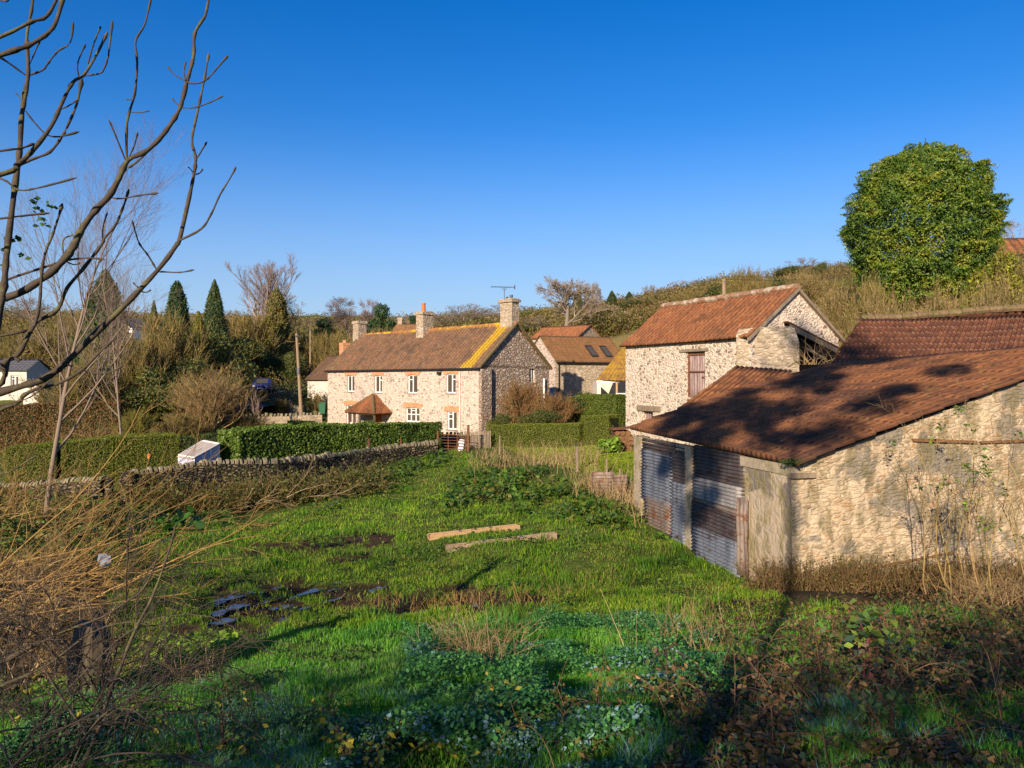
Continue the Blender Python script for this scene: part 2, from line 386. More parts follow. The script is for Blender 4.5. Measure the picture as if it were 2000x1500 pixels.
M['white'] = plain('white_paint', (0.80, 0.78, 0.74), 0.5, 0.06, 4, bmp=0.0)
M['cream'] = plain('pale_render', (0.62, 0.55, 0.46), 0.9, 0.2, 2, bmp=0.2)
M['dark'] = plain('interior_shade', (0.012, 0.010, 0.009), 0.9, 0.2, 3, bmp=0)  # near-black colour that paints the shade of unlit interiors
M['door'] = plain('orange_door', (0.42, 0.12, 0.03), 0.5, 0.15, 5, bmp=0)
M['lead'] = plain('lead_grey', (0.10, 0.10, 0.11), 0.6, 0.2, 5)
M['gutter'] = plain('black_gutter', (0.02, 0.02, 0.022), 0.5, 0.2, 5, bmp=0)
M['wood'] = plain('grey_timber', (0.22, 0.17, 0.12), 0.85, 0.4, 7, streaky=(1, 1, 0.2), bmp=0.4)
M['newwood'] = plain('pale_timber', (0.42, 0.27, 0.14), 0.75, 0.25, 9, streaky=(0.3, 2, 2), bmp=0.3)
M['oldwood'] = plain('weathered_timber', (0.26, 0.19, 0.12), 0.85, 0.35, 9, streaky=(0.3, 2, 2), bmp=0.3)
M['conc'] = plain('old_concrete', (0.33, 0.27, 0.19), 0.9, 0.35, 5, alt=(0.22, 0.19, 0.10), alt_amt=0.35, bmp=0.5)
M['render'] = plain('stained_render', (0.36, 0.29, 0.20), 0.92, 0.4, 4, alt=(0.20, 0.17, 0.08), alt_amt=0.45, bmp=0.9, streaky=(1.2, 1.2, 0.5))
M['rustiron'] = plain('rusty_iron', (0.16, 0.07, 0.035), 0.85, 0.4, 12, alt=(0.07, 0.05, 0.045), alt_amt=0.3)
M['terracotta'] = plain('terracotta', (0.52, 0.16, 0.06), 0.7, 0.15, 5)
M['ridge'] = plain('ridge_tile', (0.30, 0.14, 0.05), 0.85, 0.4, 3, alt=(0.50, 0.33, 0.03), alt_amt=0.35, bmp=0.5)
M['ridge_red'] = plain('red_ridge_tile', (0.26, 0.15, 0.09), 0.85, 0.4, 5, alt=(0.42, 0.36, 0.28), alt_amt=0.4, bmp=0.5)
M['mossridge'] = plain('mossy_verge', (0.16, 0.11, 0.06), 0.9, 0.5, 6, alt=(0.12, 0.11, 0.035), alt_amt=0.4, bmp=0.6)
M['asphalt'] = plain('asphalt', (0.06, 0.06, 0.065), 0.75, 0.2, 3, bmp=0.2)
M['bag'] = plain('grey_plastic', (0.20, 0.22, 0.27), 0.5, 0.3, 6, bmp=0.4)
M['sack'] = plain('white_plastic', (0.65, 0.65, 0.68), 0.35, 0.12, 6, bmp=0.4)
M['glasspoly'] = plain('translucent_panel', (0.45, 0.42, 0.58), 0.3, 0.15, 3, bmp=0, spec=0.6)
M['polyroof'] = plain('roof_panel', (0.42, 0.36, 0.30), 0.5, 0.15, 5, bmp=0)
M['green_plastic'] = plain('green_plastic', (0.015, 0.10, 0.045), 0.5, 0.1, 4, bmp=0)
M['log'] = plain('log_bark', (0.16, 0.085, 0.04), 0.9, 0.5, 8, bmp=0.7)
m_, t_, b_ = new_mat('window_glass', 0.08, 0.8); b_.inputs["Base Color"].default_value = (0.075, 0.065, 0.05, 1); M['glass'] = m_  # brown base colour carries the reflection in the panes
m_, t_, b_ = new_mat('blue_car_paint', 0.2, 0.6); b_.inputs["Base Color"].default_value = (0.012, 0.025, 0.14, 1); M['carpaint'] = m_
m_, t_, b_ = new_mat('car_lamp', 0.1, 0.8); b_.inputs["Base Color"].default_value = (0.75, 0.75, 0.78, 1); M['lamp'] = m_
m_, t_, b_ = new_mat('rubber', 0.8, 0.2); b_.inputs["Base Color"].default_value = (0.015, 0.015, 0.015, 1); M['rubber'] = m_
m_, t_, b_ = new_mat('muddy_water', 0.2, 0.5)
b_.inputs["Base Color"].default_value = (0.07, 0.055, 0.05, 1)
tc = N_(t_, "ShaderNodeTexCoord"); bump(t_, b_, noise(t_, tc.outputs["Object"], 8, 3), 0.15, 0.01)
isl = step(t_, noise(t_, tc.outputs["Object"], 4.5, 6, 0.7), 0.51, 0.58); t_.links.new(mix(t_, isl, (0.075, 0.062, 0.062), (0.075, 0.045, 0.024)), b_.inputs["Base Color"])
mr_ = N_(t_, "ShaderNodeMapRange"); t_.links.new(isl, mr_.inputs[0]); mr_.inputs[3].default_value = 0.15; mr_.inputs[4].default_value = 0.95; t_.links.new(mr_.outputs[0], b_.inputs["Roughness"])
mr2 = N_(t_, "ShaderNodeMapRange"); t_.links.new(isl, mr2.inputs[0]); mr2.inputs[3].default_value = 0.6; mr2.inputs[4].default_value = 0.05; t_.links.new(mr2.outputs[0], b_.inputs["Specular IOR Level"])

M['water'] = m_

def iron_mat(name, base, rust, amt, seed):
    m, t, b = new_mat(name, 0.6, 0.35); b.inputs["Metallic"].default_value = 0.25
    tc = N_(t, "ShaderNodeTexCoord"); mp = stretch(t, tc.outputs["Object"], (1, 1, 1)); mp.node.inputs["Location"].default_value = (seed, seed * 2, seed)
    n1 = noise(t, stretch(t, mp, (1, 1, 2.2)), 2.4, 7, 0.75, 0.3); n2 = noise(t, mp, 16, 4, 0.7)
    c = mix(t, n2, tuple(x * 0.6 for x in base), base)
    sk = noise(t, stretch(t, mp, (5, 5, 0.5)), 1.6, 5, 0.8); c = mix(t, 0.85, c, ramp(t, sk, [(0.36, (0.35,) * 3), (0.55, (1.15,) * 3)]), 'MULTIPLY')
    r = mix(t, n2, tuple(x * 0.45 for x in rust), rust)
    f = step(t, n1, 0.72 - amt * 0.4, 0.80 - amt * 0.35)
    c = mix(t, f, c, r); t.links.new(c, b.inputs["Base Color"])
    bump(t, b, n2, 0.3, 0.01)
    return m
M['iron_grey'] = iron_mat('galvanised_iron', (0.21, 0.235, 0.28), (0.10, 0.05, 0.035), 0.45, 1)
M['iron_pale'] = iron_mat('pale_galvanised_iron', (0.36, 0.34, 0.33), (0.26, 0.11, 0.04), 0.30, 4)
M['iron_dark'] = iron_mat('blackened_iron', (0.10, 0.085, 0.085), (0.085, 0.042, 0.032), 0.55, 7)
M['iron_rust'] = iron_mat('rusted_iron', (0.28, 0.22, 0.18), (0.24, 0.10, 0.045), 0.55, 9)
M['iron_pink'] = iron_mat('faded_red_iron', (0.42, 0.30, 0.27), (0.26, 0.10, 0.06), 0.28, 12)

# ------------------------------------------------------------------ terrain
CP = [  # px, py, depth
    (-900, 1500, 4.4), (0, 1510, 4.4), (700, 1500, 4.4), (1400, 1480, 4.4), (2000, 1480, 4.4), (2900, 1400, 4.6),
    (-500, 1400, 8), (190, 1385, 8.4), (500, 1340, 7.6), (1000, 1330, 7.4), (1500, 1310, 7.6), (2000, 1300, 7.6), (2700, 1250, 8),
    (-300, 1230, 12), (60, 1230, 12), (330, 1260, 11.5), (600, 1250, 11.2), (900, 1230, 11.2), (1200, 1220, 11.2), (1500, 1210, 11.5), (1900, 1200, 12),
    (100, 1130, 16), (300, 1165, 15.5), (500, 1170, 15.5), (700, 1170, 15.8), (1000, 1160, 15.6), (1300, 1150, 15.8), (1475, 1135, 17.0), (1600, 1150, 15.4), (2000, 1125, 16.4), (2600, 1100, 17),
    (-200, 1050, 20), (250, 1070, 21), (500, 1060, 22.5), (800, 1060, 21.5), (1100, 1045, 20.8), (1245, 1015, 23.6), (1350, 1000, 25),
    (60, 1000, 29), (240, 992, 30), (450, 1000, 31), (600, 965, 33), (850, 890, 42), (900, 882, 44), (760, 925, 38), (900, 950, 33), (1020, 925, 33.5), (1150, 962, 28), (1220, 960, 27.5),
    (1160, 915, 30.5), (1230, 915, 31), (1100, 885, 38), (1000, 866, 48), (1215, 880, 37.5), (1150, 862, 46), (1450, 880, 33), (1900, 900, 28), (1650, 900, 28), (2400, 860, 28),
    (380, 920, 37), (200, 920, 37), (-100, 930, 36), (100, 860, 50), (-300, 860, 52), (300, 845, 52), (480, 840, 58), (600, 828, 62), (700, 835, 66),
    (935, 850, 55), (640, 838, 69), (1040, 830, 62), (800, 800, 85), (1100, 800, 72), (1200, 790, 75), (1240, 800, 55), (1550, 780, 50), (1800, 760, 45),
    (500, 800, 68), (560, 772, 84), (620, 735, 112), (700, 720, 120), (480, 760, 84), (300, 785, 72), (0, 790, 66), (0, 745, 92), (200, 735, 96), (-400, 740, 90),
    (300, 680, 130), (300, 645, 190), (0, 640, 200), (-800, 640, 190), (560, 655, 170), (800, 655, 220), (640, 640, 320), (0, 620, 330), (-900, 600, 330), (900, 635, 330),
    (950, 700, 120), (1060, 690, 110), (1100, 655, 130), (1040, 635, 230), (1180, 668, 100), (1200, 622, 210), (1300, 640, 100), (1300, 606, 190), (1400, 588, 230),
    (1500, 625, 75), (1450, 560, 150), (1550, 540, 170), (1650, 615, 60), (1640, 545, 100), (1750, 600, 50), (1900, 585, 46), (2000, 575, 46), (1900, 520, 70), (2100, 520, 80), (1700, 535, 140),
    (2000, 505, 130), (2600, 560, 50), (2700, 470, 120), (1500, 570, 330), (2200, 520, 330), (3000, 480, 330), (1100, 630, 330)]
cpx = [(P(a, b, c)) for a, b, c in CP]
extra = [(0, 0, EYE - 1.7), (-4, 1.5, EYE - 1.9), (5, 1.5, EYE - 1.6), (0, -8, EYE - 1.5), (-14, -4, EYE - 2.6), (14, -4, EYE - 1.2), (-30, -30, 2.2), (0, -60, 3), (60, -60, 6), (-80, -60, 0), (-60, 10, 0.5), (60, 10, 4.5), (-25, 8, 0.3)]
cpa = np.array([tuple(v) for v in cpx] + extra)
def _k(d): return np.sqrt(d * d + 2.0 ** 2)
_D = np.linalg.norm(cpa[:, None, :2] - cpa[None, :, :2], axis=-1)
_A = _k(_D) - np.eye(len(cpa)) * 0.15
n_ = len(cpa); _Q = np.concatenate([np.ones((n_, 1)), cpa[:, :2]], 1)
_Mx = np.block([[_A, _Q], [_Q.T, np.zeros((3, 3))]])
_w = np.linalg.solve(_Mx, np.concatenate([cpa[:, 2], np.zeros(3)]))
def H(x, y):
    x = np.asarray(x, float); y = np.asarray(y, float); sh = np.broadcast(x, y).shape
    xf = np.broadcast_to(x, sh).ravel(); yf = np.broadcast_to(y, sh).ravel(); out = np.empty(len(xf))
    for i in range(0, len(xf), 40000):
        a = xf[i:i + 40000]; b = yf[i:i + 40000]
        d = np.sqrt((a[:, None] - cpa[None, :, 0]) ** 2 + (b[:, None] - cpa[None, :, 1]) ** 2)
        out[i:i + 40000] = _k(d) @ _w[:n_] + _w[n_] + _w[n_ + 1] * a + _w[n_ + 2] * b
    r = np.sqrt(xf ** 2 + yf ** 2); amp = np.clip(r / 12, 0.2, 1) * 0.16 + np.clip((r - 90) / 100, 0, 1.5) * 1.2
    out = out + (fb(xf, yf, 3.0, 3) - 0.5) * amp * 2.0 + (fb(xf, yf, 0.9, 8, 2) - 0.5) * np.clip(1 - np.abs(r - 22) / 30, 0, 1) * 0.28 + (fb(xf, yf, 22.0, 9) - 0.5) * np.clip((r - 60) / 40, 0, 3)
    return out.reshape(sh)
def Hs(x, y): return float(H(np.array([x]), np.array([y]))[0])
def G(px, Y, dz=0.0):
    """ground point under picture column px at depth Y"""
    x = (px - 1000) / F * Y
    return Vector((x, Y, Hs(x, Y) + dz))

pud = [(432, 1165, 26, 20), (452, 1182, 34, 13), (428, 1212, 30, 7), (515, 1150, 26, 7), (522, 1168, 12, 14), (548, 1182, 24, 7), (594, 1160, 24, 12), (735, 1149, 15, 6), (652, 1150, 8, 5), (650, 1171, 12, 5), (545, 1213, 26, 7), (775, 1199, 22, 5), (820, 1194, 14, 5), (1275 - 450, 1196, 10, 4), (930, 1181, 12, 3), (590, 1185, 18, 5), (660, 1137, 6, 4)]
PC = []
for (a, b2, rx, ry) in pud:
    Y = 15.0
    for _ in range(25):
        x = (a - 1000) / F * Y; z = Hs(x, Y); Y = Y * 0.5 + 0.5 * (F * (EYE - z) / (b2 - HY))
    PC.append(((a - 1000) / F * Y, Y, rx / F * Y * 0.95, ry / (b2 - HY) * Y * 1.0))
_H0 = H; PZ = []
for (cx, cy, wx, wy) in PC:
    t_ = np.linspace(0, 6.28, 12); PZ.append(float(np.percentile(_H0(cx + np.cos(t_) * wx, cy + np.sin(t_) * wy), 25)) - 0.015)
def H(x, y):
    h = _H0(x, y); x = np.asarray(x, float); y = np.asarray(y, float)
    for (cx, cy, wx, wy), pz in zip(PC, PZ):
        r = ((x - cx) / wx) ** 2 + ((y - cy) / wy) ** 2 + (vn(x, y, 0.33, 4) - 0.5) * 0.8; w = np.clip(2.2 - r, 0, 1); h = h * (1 - w) + (pz - 0.03) * w
    return h
MUD = [[(400, 1215), (430, 1140), (560, 1125), (640, 1150), (760, 1140), (800, 1160), (940, 1140), (1060, 1165), (1040, 1195), (900, 1190), (760, 1200), (600, 1190), (520, 1245), (420, 1245)],
       [(215, 1290), (215, 1250), (300, 1225), (420, 1210), (470, 1215), (400, 1260), (300, 1275)], [(640, 1085), (720, 1072), (740, 1088), (650, 1105)], [(820, 1150), (1060, 1160), (1050, 1200), (830, 1190)],
       [(440, 1060), (760, 1040), (780, 1062), (450, 1085)], [(900, 960), (960, 940), (1010, 965), (940, 985)]]
def mudmask(x, y, z):
    px, py = PX(np.stack([x, y, z], -1)); px = px + (fb(x, y, 0.7, 31) - 0.5) * 70; py = py + (fb(x, y, 0.6, 41) - 0.5) * 34
    m = np.zeros(x.shape, bool)
    for q in MUD: m |= inpoly(px, py, q)
    return m & (y > 2) & (fb(x, y, 0.5, 77) > 0.40)

nu = 760
u = np.linspace(-4.6, 4.6, nu); gx = 9.0 * np.sinh(u); gy = 12 + 9.0 * np.sinh(np.linspace(-3.4, 4.5, nu))
GX, GY = np.meshgrid(gx, gy); GZ = H(GX, GY)
mud = mudmask(GX, GY, GZ); GZ = GZ - mud * 0.05
px_, py_ = PX(np.stack([GX, GY, GZ], -1))
base = np.array([0.085, 0.12, 0.02]); c = np.zeros(GX.shape + (3,)) + base
nz = fb(GX, GY, 2.0, 5)[..., None]
c = c * (0.7 + 0.6 * nz)
far = ((GY > 46) | (np.abs(GX) > 30))
hill = np.array([0.19, 0.15, 0.05]) * (0.55 + 0.9 * fb(GX, GY, 9, 15)[..., None]); hg = np.array([0.12, 0.14, 0.03])
hm = (fb(GX, GY, 16, 25) > 0.52)[..., None]
hill = np.where(hm, hg * (0.6 + 0.8 * nz), hill)
c = np.where(far[..., None], hill, c)
lawn = inpoly(px_, py_, [(955, 858), (1240, 845), (1245, 930), (1150, 920), (1020, 890)]) & (GY > 20) & (GY < 55)
c = np.where(lawn[..., None], np.array([0.085, 0.12, 0.018]) * (0.75 + 0.5 * nz), c)
c = np.where(mud[..., None], np.array([0.060, 0.036, 0.020]) * (0.6 + 0.8 * nz), c)
wild = ((px_ > 1380) & (py_ > 1130) | (px_ < 210) | (GY < 7)) & (GY < 30) & ~mud
c = np.where(wild[..., None], np.array([0.055, 0.042, 0.020]) * (0.6 + 0.8 * nz), c)
idx = np.arange(nu * nu).reshape(nu, nu)
Fq = np.stack([idx[:-1, :-1], idx[:-1, 1:], idx[1:, 1:], idx[1:, :-1]], -1).reshape(-1, 4)
gm, t, b = new_mat('ground_soil', 0.95, 0.1)
at = N_(t, "ShaderNodeAttribute", attribute_name="Col"); tc = N_(t, "ShaderNodeTexCoord")
nf = noise(t, tc.outputs["Object"], 5, 8, 0.75)
t.links.new(mix(t, 0.8, at.outputs["Color"], ramp(t, nf, [(0.3, (0.35,) * 3), (0.7, (1.6,) * 3)]), 'MULTIPLY'), b.inputs["Base Color"]); bump(t, b, nf, 0.9, 0.12)
ground = mesh_np('ground', np.stack([GX, GY, GZ], -1), Fq, gm, col=c.reshape(-1, 3), smooth=True); tag(ground, kind='structure')

# lane climbing away on the left
def ribbon(name, pts, wd, mat, dz=0.06, kind='structure', seg=10, thick=0.0):
    pts = [G(a, b) for a, b in pts]; V = []; 
    path = []
    for i in range(len(pts) - 1):
        for k in range(seg): path.append(pts[i].lerp(pts[i + 1], k / seg))
    path.append(pts[-1])
    for i, p in enumerate(path):
        d = (path[min(i + 1, len(path) - 1)] - path[max(i - 1, 0)]); d.z = 0; d.normalize(); n = Vector((-d.y, d.x, 0))
        for s in (-1, -0.5, 0, 0.5, 1): q = p + n * wd / 2 * s; V.append((q.x, q.y, Hs(p.x, p.y) + dz - 0.03 * abs(s)))
    k = len(path); ix = np.arange(k * 5).reshape(k, 5); Fq = np.stack([ix[:-1, :-1], ix[:-1, 1:], ix[1:, 1:], ix[1:, :-1]], -1).reshape(-1, 4)
    o = mesh_np(name, np.array(V), Fq, mat, smooth=True); tag(o, kind=kind); return o
ribbon('lane', [(300, 64), (440, 65), (500, 70), (525, 79), (560, 92), (600, 108), (630, 122)], 5.2, M['asphalt'], 0.25)

# puddles: thin water sheets lying in the mud
Vp = []; Fp = []
for (cx, cy, wx, wy), pz in zip(PC, PZ):
    k0 = len(Vp)
    for k in range(56):
        an = k / 56 * 2 * math.pi; q = 0.05 + 1.35 * float(fb(math.cos(an) * 1.6 + cx * 5, math.sin(an) * 1.6 + cy * 7, 1.0, 2))
        Vp.append((cx + math.cos(an) * wx * q + math.sin(an) * wy * 0.5, cy + math.sin(an) * wy * q * 1.2 + math.cos(an) * wx * 0.25, pz + 0.008))
    Fp.append(tuple(range(k0, k0 + 56)))
o = mesh_np('water', np.array(Vp), Fp, M['water']); tag(o, kind='structure')

# ------------------------------------------------------------------ roofs and walls
def roof_grid(name, c00, c10, c11, c01, nu_, nv_, mat, parent, amp=0.035, kind='roman', step_h=0.03, per=8, mid=None, sag=0.0, lich=None, sub=3, thick=0.05):
    """c00-c10 is the eaves (u), c01-c11 the ridge; tiles run up the slope. mid = optional (m0, m1) middle row."""
    c00, c10, c11, c01 = [np.array(q, float) for q in (c00, c10, c11, c01)]
    nuu = nu_ * per + 1
    uu = np.linspace(0, 1, nuu); 
    vv = []; stp = []
    for j in range(nv_):
        for k in range(sub): vv.append((j + (k + 0.001) / (sub - 0.0)) / nv_ if k < sub - 1 else (j + 0.985) / nv_); stp.append(1 - (k / (sub - 1)))
    vv = np.array(vv); stp = np.array(stp)
    U, Vg = np.meshgrid(uu, vv)
    if mid is None:
        lo = c00 * (1 - U[..., None]) + c10 * U[..., None]; hi = c01 * (1 - U[..., None]) + c11 * U[..., None]
        Pt = lo * (1 - Vg[..., None]) + hi * Vg[..., None]
    else:
        m0, m1 = [np.array(q, float) for q in mid]
        e0 = c00 * (1 - U[..., None]) + c10 * U[..., None]; e1 = m0 * (1 - U[..., None]) + m1 * U[..., None]; e2 = c01 * (1 - U[..., None]) + c11 * U[..., None]
        v_ = Vg[..., None]; Pt = e0 * (2 * (v_ - 0.5) * (v_ - 1)) + e1 * (4 * v_ * (1 - v_)) + e2 * (2 * v_ * (v_ - 0.5))
    n = np.cross(c10 - c00, c01 - c00); n /= np.linalg.norm(n); n = n if n[2] > 0 else -n
    ph = U * nu_ * 2 * np.pi
    if kind == 'roman': w = np.abs(np.sin(ph / 2)) ** 0.7
    elif kind == 'pan': w = 0.5 + 0.5 * np.sin(ph) + 0.18 * np.sin(2 * ph + 0.6)
    else: w = 0.5 + 0.5 * np.sin(ph)
    disp = w * amp + (stp[:, None]) * step_h
    tn = _tab[(U * nu_).astype(int) & 255, (Vg * nv_).astype(int) & 255]
    disp = disp + (tn - 0.5) * step_h * 0.7 + (fb(U * nu_, Vg * nv_ * 2, 9, 3) - 0.5) * 0.09 - sag * np.sin(np.pi * U) * (0.4 + Vg)
    Pt = Pt + n * disp[..., None]
    # ragged eaves
    nv2 = len(vv); ix = np.arange(nv2 * nuu).reshape(nv2, nuu)
    Fq = np.stack([ix[:-1, :-1], ix[:-1, 1:], ix[1:, 1:], ix[1:, :-1]], -1).reshape(-1, 4)
    base = Pt[0] - n * (thick + disp[0][:, None]); b0 = nv2 * nuu
    Vall = np.concatenate([Pt.reshape(-1, 3), base]); e = np.arange(nuu)
    Fe = np.stack([b0 + e[:-1], b0 + e[1:], ix[0, 1:], ix[0, :-1]], -1)
    UV = np.concatenate([np.stack([U * nu_, Vg * nv_], -1).reshape(-1, 2), np.stack([uu * nu_, uu * 0], -1)])
    att = None
    if lich is not None:
        L = lich(U, Vg); att = {'lich': np.concatenate([L.ravel(), L[0]])}
    else: att = {'lich': np.zeros(len(Vall))}
    o = mesh_np(name, Vall, np.concatenate([Fq, Fe]), mat, parent, uv=UV, att=att, smooth=True)
    md = o.modifiers.new("s", 'SOLIDIFY'); md.thickness = 0.03; md.offset = -1
    return o

class Frame:
    """building frame: O corner, d along the front, g into the building"""
    def __init__(s, O, d, g=None):
        s.O = Vector(O); s.d = Vector((d[0], d[1], 0)).normalized(); s.g = Vector((g[0], g[1], 0)).normalized() if g else Vector((s.d.y, -s.d.x, 0))
        if g is None and s.g.y < 0: s.g = -s.g
    def W(s, a, b=0.0, z=0.0): return s.O + s.d * a + s.g * b + Vector((0, 0, z))
    def sx(s, px, b=0.0):
        k = (px - 1000) / F; q = s.O + s.g * b; return (k * q.y - q.x) / (s.d.x - k * s.d.y)
    def tx(s, px, a=0.0):
        k = (px - 1000) / F; q = s.O + s.d * a; return (k * q.y - q.x) / (s.g.x - k * s.g.y)
    def z(s, py, a, b=0.0):
        return EYE + (HY - py) / F * (s.W(a, b).y) - s.O.z

def wall_open(mb, fr, a0, a1, z0, z1, opens, b=0.0, depth=0.22, side=False):
    """wall face in the plane b (or, with side, the gable plane a=b) with rectangular openings (a0,a1,z0,z1) and reveals"""
    Wf = (lambda a, z, q=0.0: fr.W(a, b + q, z)) if not side else (lambda a, z, q=0.0: fr.W(b + q, a, z))
    As = sorted({a0, a1, *[o[0] for o in opens], *[o[1] for o in opens]}); Zs = sorted({z0, z1, *[o[2] for o in opens], *[o[3] for o in opens]})
    for i in range(len(As) - 1):
        for j in range(len(Zs) - 1):
            ca = (As[i] + As[i + 1]) / 2; cz = (Zs[j] + Zs[j + 1]) / 2
            if any(o[0] < ca < o[1] and o[2] < cz < o[3] for o in opens): continue
            mb.face(Wf(As[i], Zs[j]), Wf(As[i + 1], Zs[j]), Wf(As[i + 1], Zs[j + 1]), Wf(As[i], Zs[j + 1]))
    for (p, q, r, s_) in opens:
        for (x0, y0, x1, y1) in ((p, r, q, r), (q, r, q, s_), (q, s_, p, s_), (p, s_, p, r)):
            mb.face(Wf(x0, y0), Wf(x1, y1), Wf(x1, y1, depth), Wf(x0, y0, depth))

def window(fr, parent, a0, a1, z0, z1, b=0.13, vert=(0.5,), horiz=((0, 0.72),), fw=0.06, side=False, wide=(), sill=True, label=None):
    """a white framed window set back in its opening; sub-parts pane and sill"""
    Wf = (lambda a, z, q=0.0: fr.W(a, b + q, z)) if not side else (lambda a, z, q=0.0: fr.W(b + q, a, z))
    U = (fr.d if not side else fr.g); Gv = (fr.g if not side else fr.d); m = MB(); w = a1 - a0; h = z1 - z0; Zv = Vector((0, 0, 1))
    m.box(Wf(a0, z0), U * fw, Gv * 0.06, Zv * h); m.box(Wf(a1 - fw, z0), U * fw, Gv * 0.06, Zv * h)
    m.box(Wf(a0 + fw, z0), U * (w - 2 * fw), Gv * 0.058, Zv * fw); m.box(Wf(a0 + fw, z1 - fw), U * (w - 2 * fw), Gv * 0.058, Zv * fw)
    for v in vert: m.box(Wf(a0 + w * v - fw * 0.6, z0 + fw), U * fw * 1.2, Gv * 0.056, Zv * (h - 2 * fw))
    for (k, hh) in horiz:
        xs = [0] + list(vert) + [1]
        m.box(Wf(a0 + w * xs[k] + fw * 0.6, z0 + h * hh, 0.004), U * (w * (xs[k + 1] - xs[k]) - fw * 1.2), Gv * 0.048, Zv * fw * 0.7)
    o = m.build('window', M['white'], parent)
    if label: o['label'] = label
    p = MB(); p.box(Wf(a0 + 0.02, z0 + 0.02, 0.025), U * (w - 0.04), Gv * 0.01, Zv * (h - 0.04)); p.build('pane', M['glass'], o)
    if sill:
        s_ = MB(); s_.box(Wf(a0 - 0.05, z0 - 0.07, -b - 0.05), U * (w + 0.1), Gv * 0.16, Zv * 0.065); s_.build('sill', M['wood'], o)
    return o

def arch(fr, parent, a0, a1, z, h=0.34, over=0.22, b=-0.03):
    """segmental brick arch over an opening"""
    m = MB(); n = 12; am = (a0 + a1) / 2; hw = (a1 - a0) / 2 + over; pts = []
    for k in range(n + 1): x = -1 + 2 * k / n; pts.append(fr.W(am + x * hw, b, z + 0.10 * (1 - x * x) - 0.06))
    for k in range(n, -1, -1): x = -1 + 2 * k / n; pts.append(fr.W(am + x * (hw + 0.08), b, z + h + 0.12 * (1 - x * x) - 0.06))
    m.prism(pts, fr.g * 0.06); return m.build('brick_arch', M['brick'], parent)

def chimney(fr, parent, a, b, w, d, z0, z1, mat, pots=(), cap=0.07, name='chimney'):
    m = MB(); m.box(fr.W(a - w / 2, b - d / 2, z0), fr.d * w, fr.g * d, Vector((0, 0, z1 - z0)))
    m.box(fr.W(a - w / 2 - cap, b - d / 2 - cap, z1 - 0.2), fr.d * (w + 2 * cap), fr.g * (d + 2 * cap), Vector((0, 0, 0.2 + 0.004)))
    m.box(fr.W(a - w / 2 - 0.03, b - d / 2 - 0.03, z1 + 0.006), fr.d * (w + 0.06), fr.g * (d + 0.06), Vector((0, 0, 0.07)))
    o = m.build(name, mat, parent)
    for (da, hh, r, mm) in pots:
        q = MB(); q.cyl(fr.W(a + da, b, z1 + 0.05), fr.W(a + da, b, z1 + 0.05 + hh), r, r * 0.8); q.cyl(fr.W(a + da, b, z1 + hh - 0.02), fr.W(a + da, b, z1 + hh + 0.07), r * 1.05, r)
        q.build('chimney_pot', M[mm], o)
    return o

def ridge_tiles(mb, p, q, r=0.13, n=None, lift=0.0, seg=0.45):
    p = Vector(p); q = Vector(q); L = (q - p).length; n = n or max(2, int(L / seg))
    for k in range(n):
        a = p.lerp(q, k / n); b = p.lerp(q, (k + 0.97) / n); up = Vector((0, 0, lift + R0.uniform(-0.015, 0.015)))
        mb.cyl(a + up, b + up, r * R0.uniform(0.95, 1.06), r * 0.93, 8)

# ------------------------------------------------------------------ the farmhouse
fO = P(935, 850, 55); Hh = Frame(fO, (-0.715, 0.699), (0.699, 0.715))
EV = Hh.z(718, 0); EV2 = EV; DW = 7.6; RZ = Hh.z(633, 0, DW / 2); L = Hh.sx(640)
house = thing('farmhouse', fO, 'long two-storey limewashed stone farmhouse with brown tiled roof and red porch', 'house')
wins = []
for i, (x0, x1, y0, y1) in enumerate([(677.5, 692, 733, 765), (731, 746, 733, 767), (796, 815, 732, 768), (870.5, 890, 730, 768), (676, 695, 791, 827), (792, 819, 796, 824), (873, 892, 803, 839)]):
    a1, a0 = Hh.sx(x0), Hh.sx(x1); am = (a0 + a1) / 2; wins.append((a0, a1, Hh.z(y1, am), Hh.z(y0, am)))
a_d0, a_d1 = Hh.sx(745), Hh.sx(731)
door = (a_d0, a_d1, 0.0, 2.05)
m = MB(); wall_open(m, Hh, 0, L, -1.0, EV, wins + [door], 0)
gw = Hh.tx(1050, 0); g0 = Hh.tx(1034, 0); gwin = (g0, gw - 0.25, Hh.z(748, 0, gw), Hh.z(715, 0, gw))
m.build('wall', M['house'], house)
m = MB(); wall_open(m, Hh, 0, DW, -1.0, EV, [gwin], 0, side=True)
m.face(Hh.W(0, 0, EV), Hh.W(0, DW, EV), Hh.W(0, DW / 2, RZ - 0.12)); m.face(Hh.W(L, 0, EV), Hh.W(L, DW, EV), Hh.W(L, DW / 2, RZ - 0.12))
m.face(Hh.W(L, 0, -1), Hh.W(L, DW, -1), Hh.W(L, DW, EV), Hh.W(L, 0, EV)); m.face(Hh.W(0, DW, -1), Hh.W(L, DW, -1), Hh.W(L, DW, EV), Hh.W(0, DW, EV))
o = m.build('gable_wall', M['gable'], house); o['label'] = 'dark grey rubble gable wall'
bt = Hh.tx(960, -0.28); m = MB(); m.box(Hh.W(0.0, 0.02, -1), Hh.d * -0.28, Hh.g * bt, Vector((0, 0, EV + 0.9)))
m.build('buttress', M['gable'], house)
tilt = (RZ - EV) / (DW / 2); ov = 0.1
def lichH(U, V): # U 0 at the right end
    l = np.exp(-((U - 0.06 - (1 - V) * 0.012) / 0.042) ** 2) * 0.82 + np.exp(-((V - 1.0) / 0.05) ** 2) * (0.85 * (U < 0.72)) + 0.22 * np.exp(-((U - 0.38) / 0.05) ** 2) * np.exp(-((V - 0.75) / 0.25) ** 2) + 0.12 * (V < 0.12)
    return l
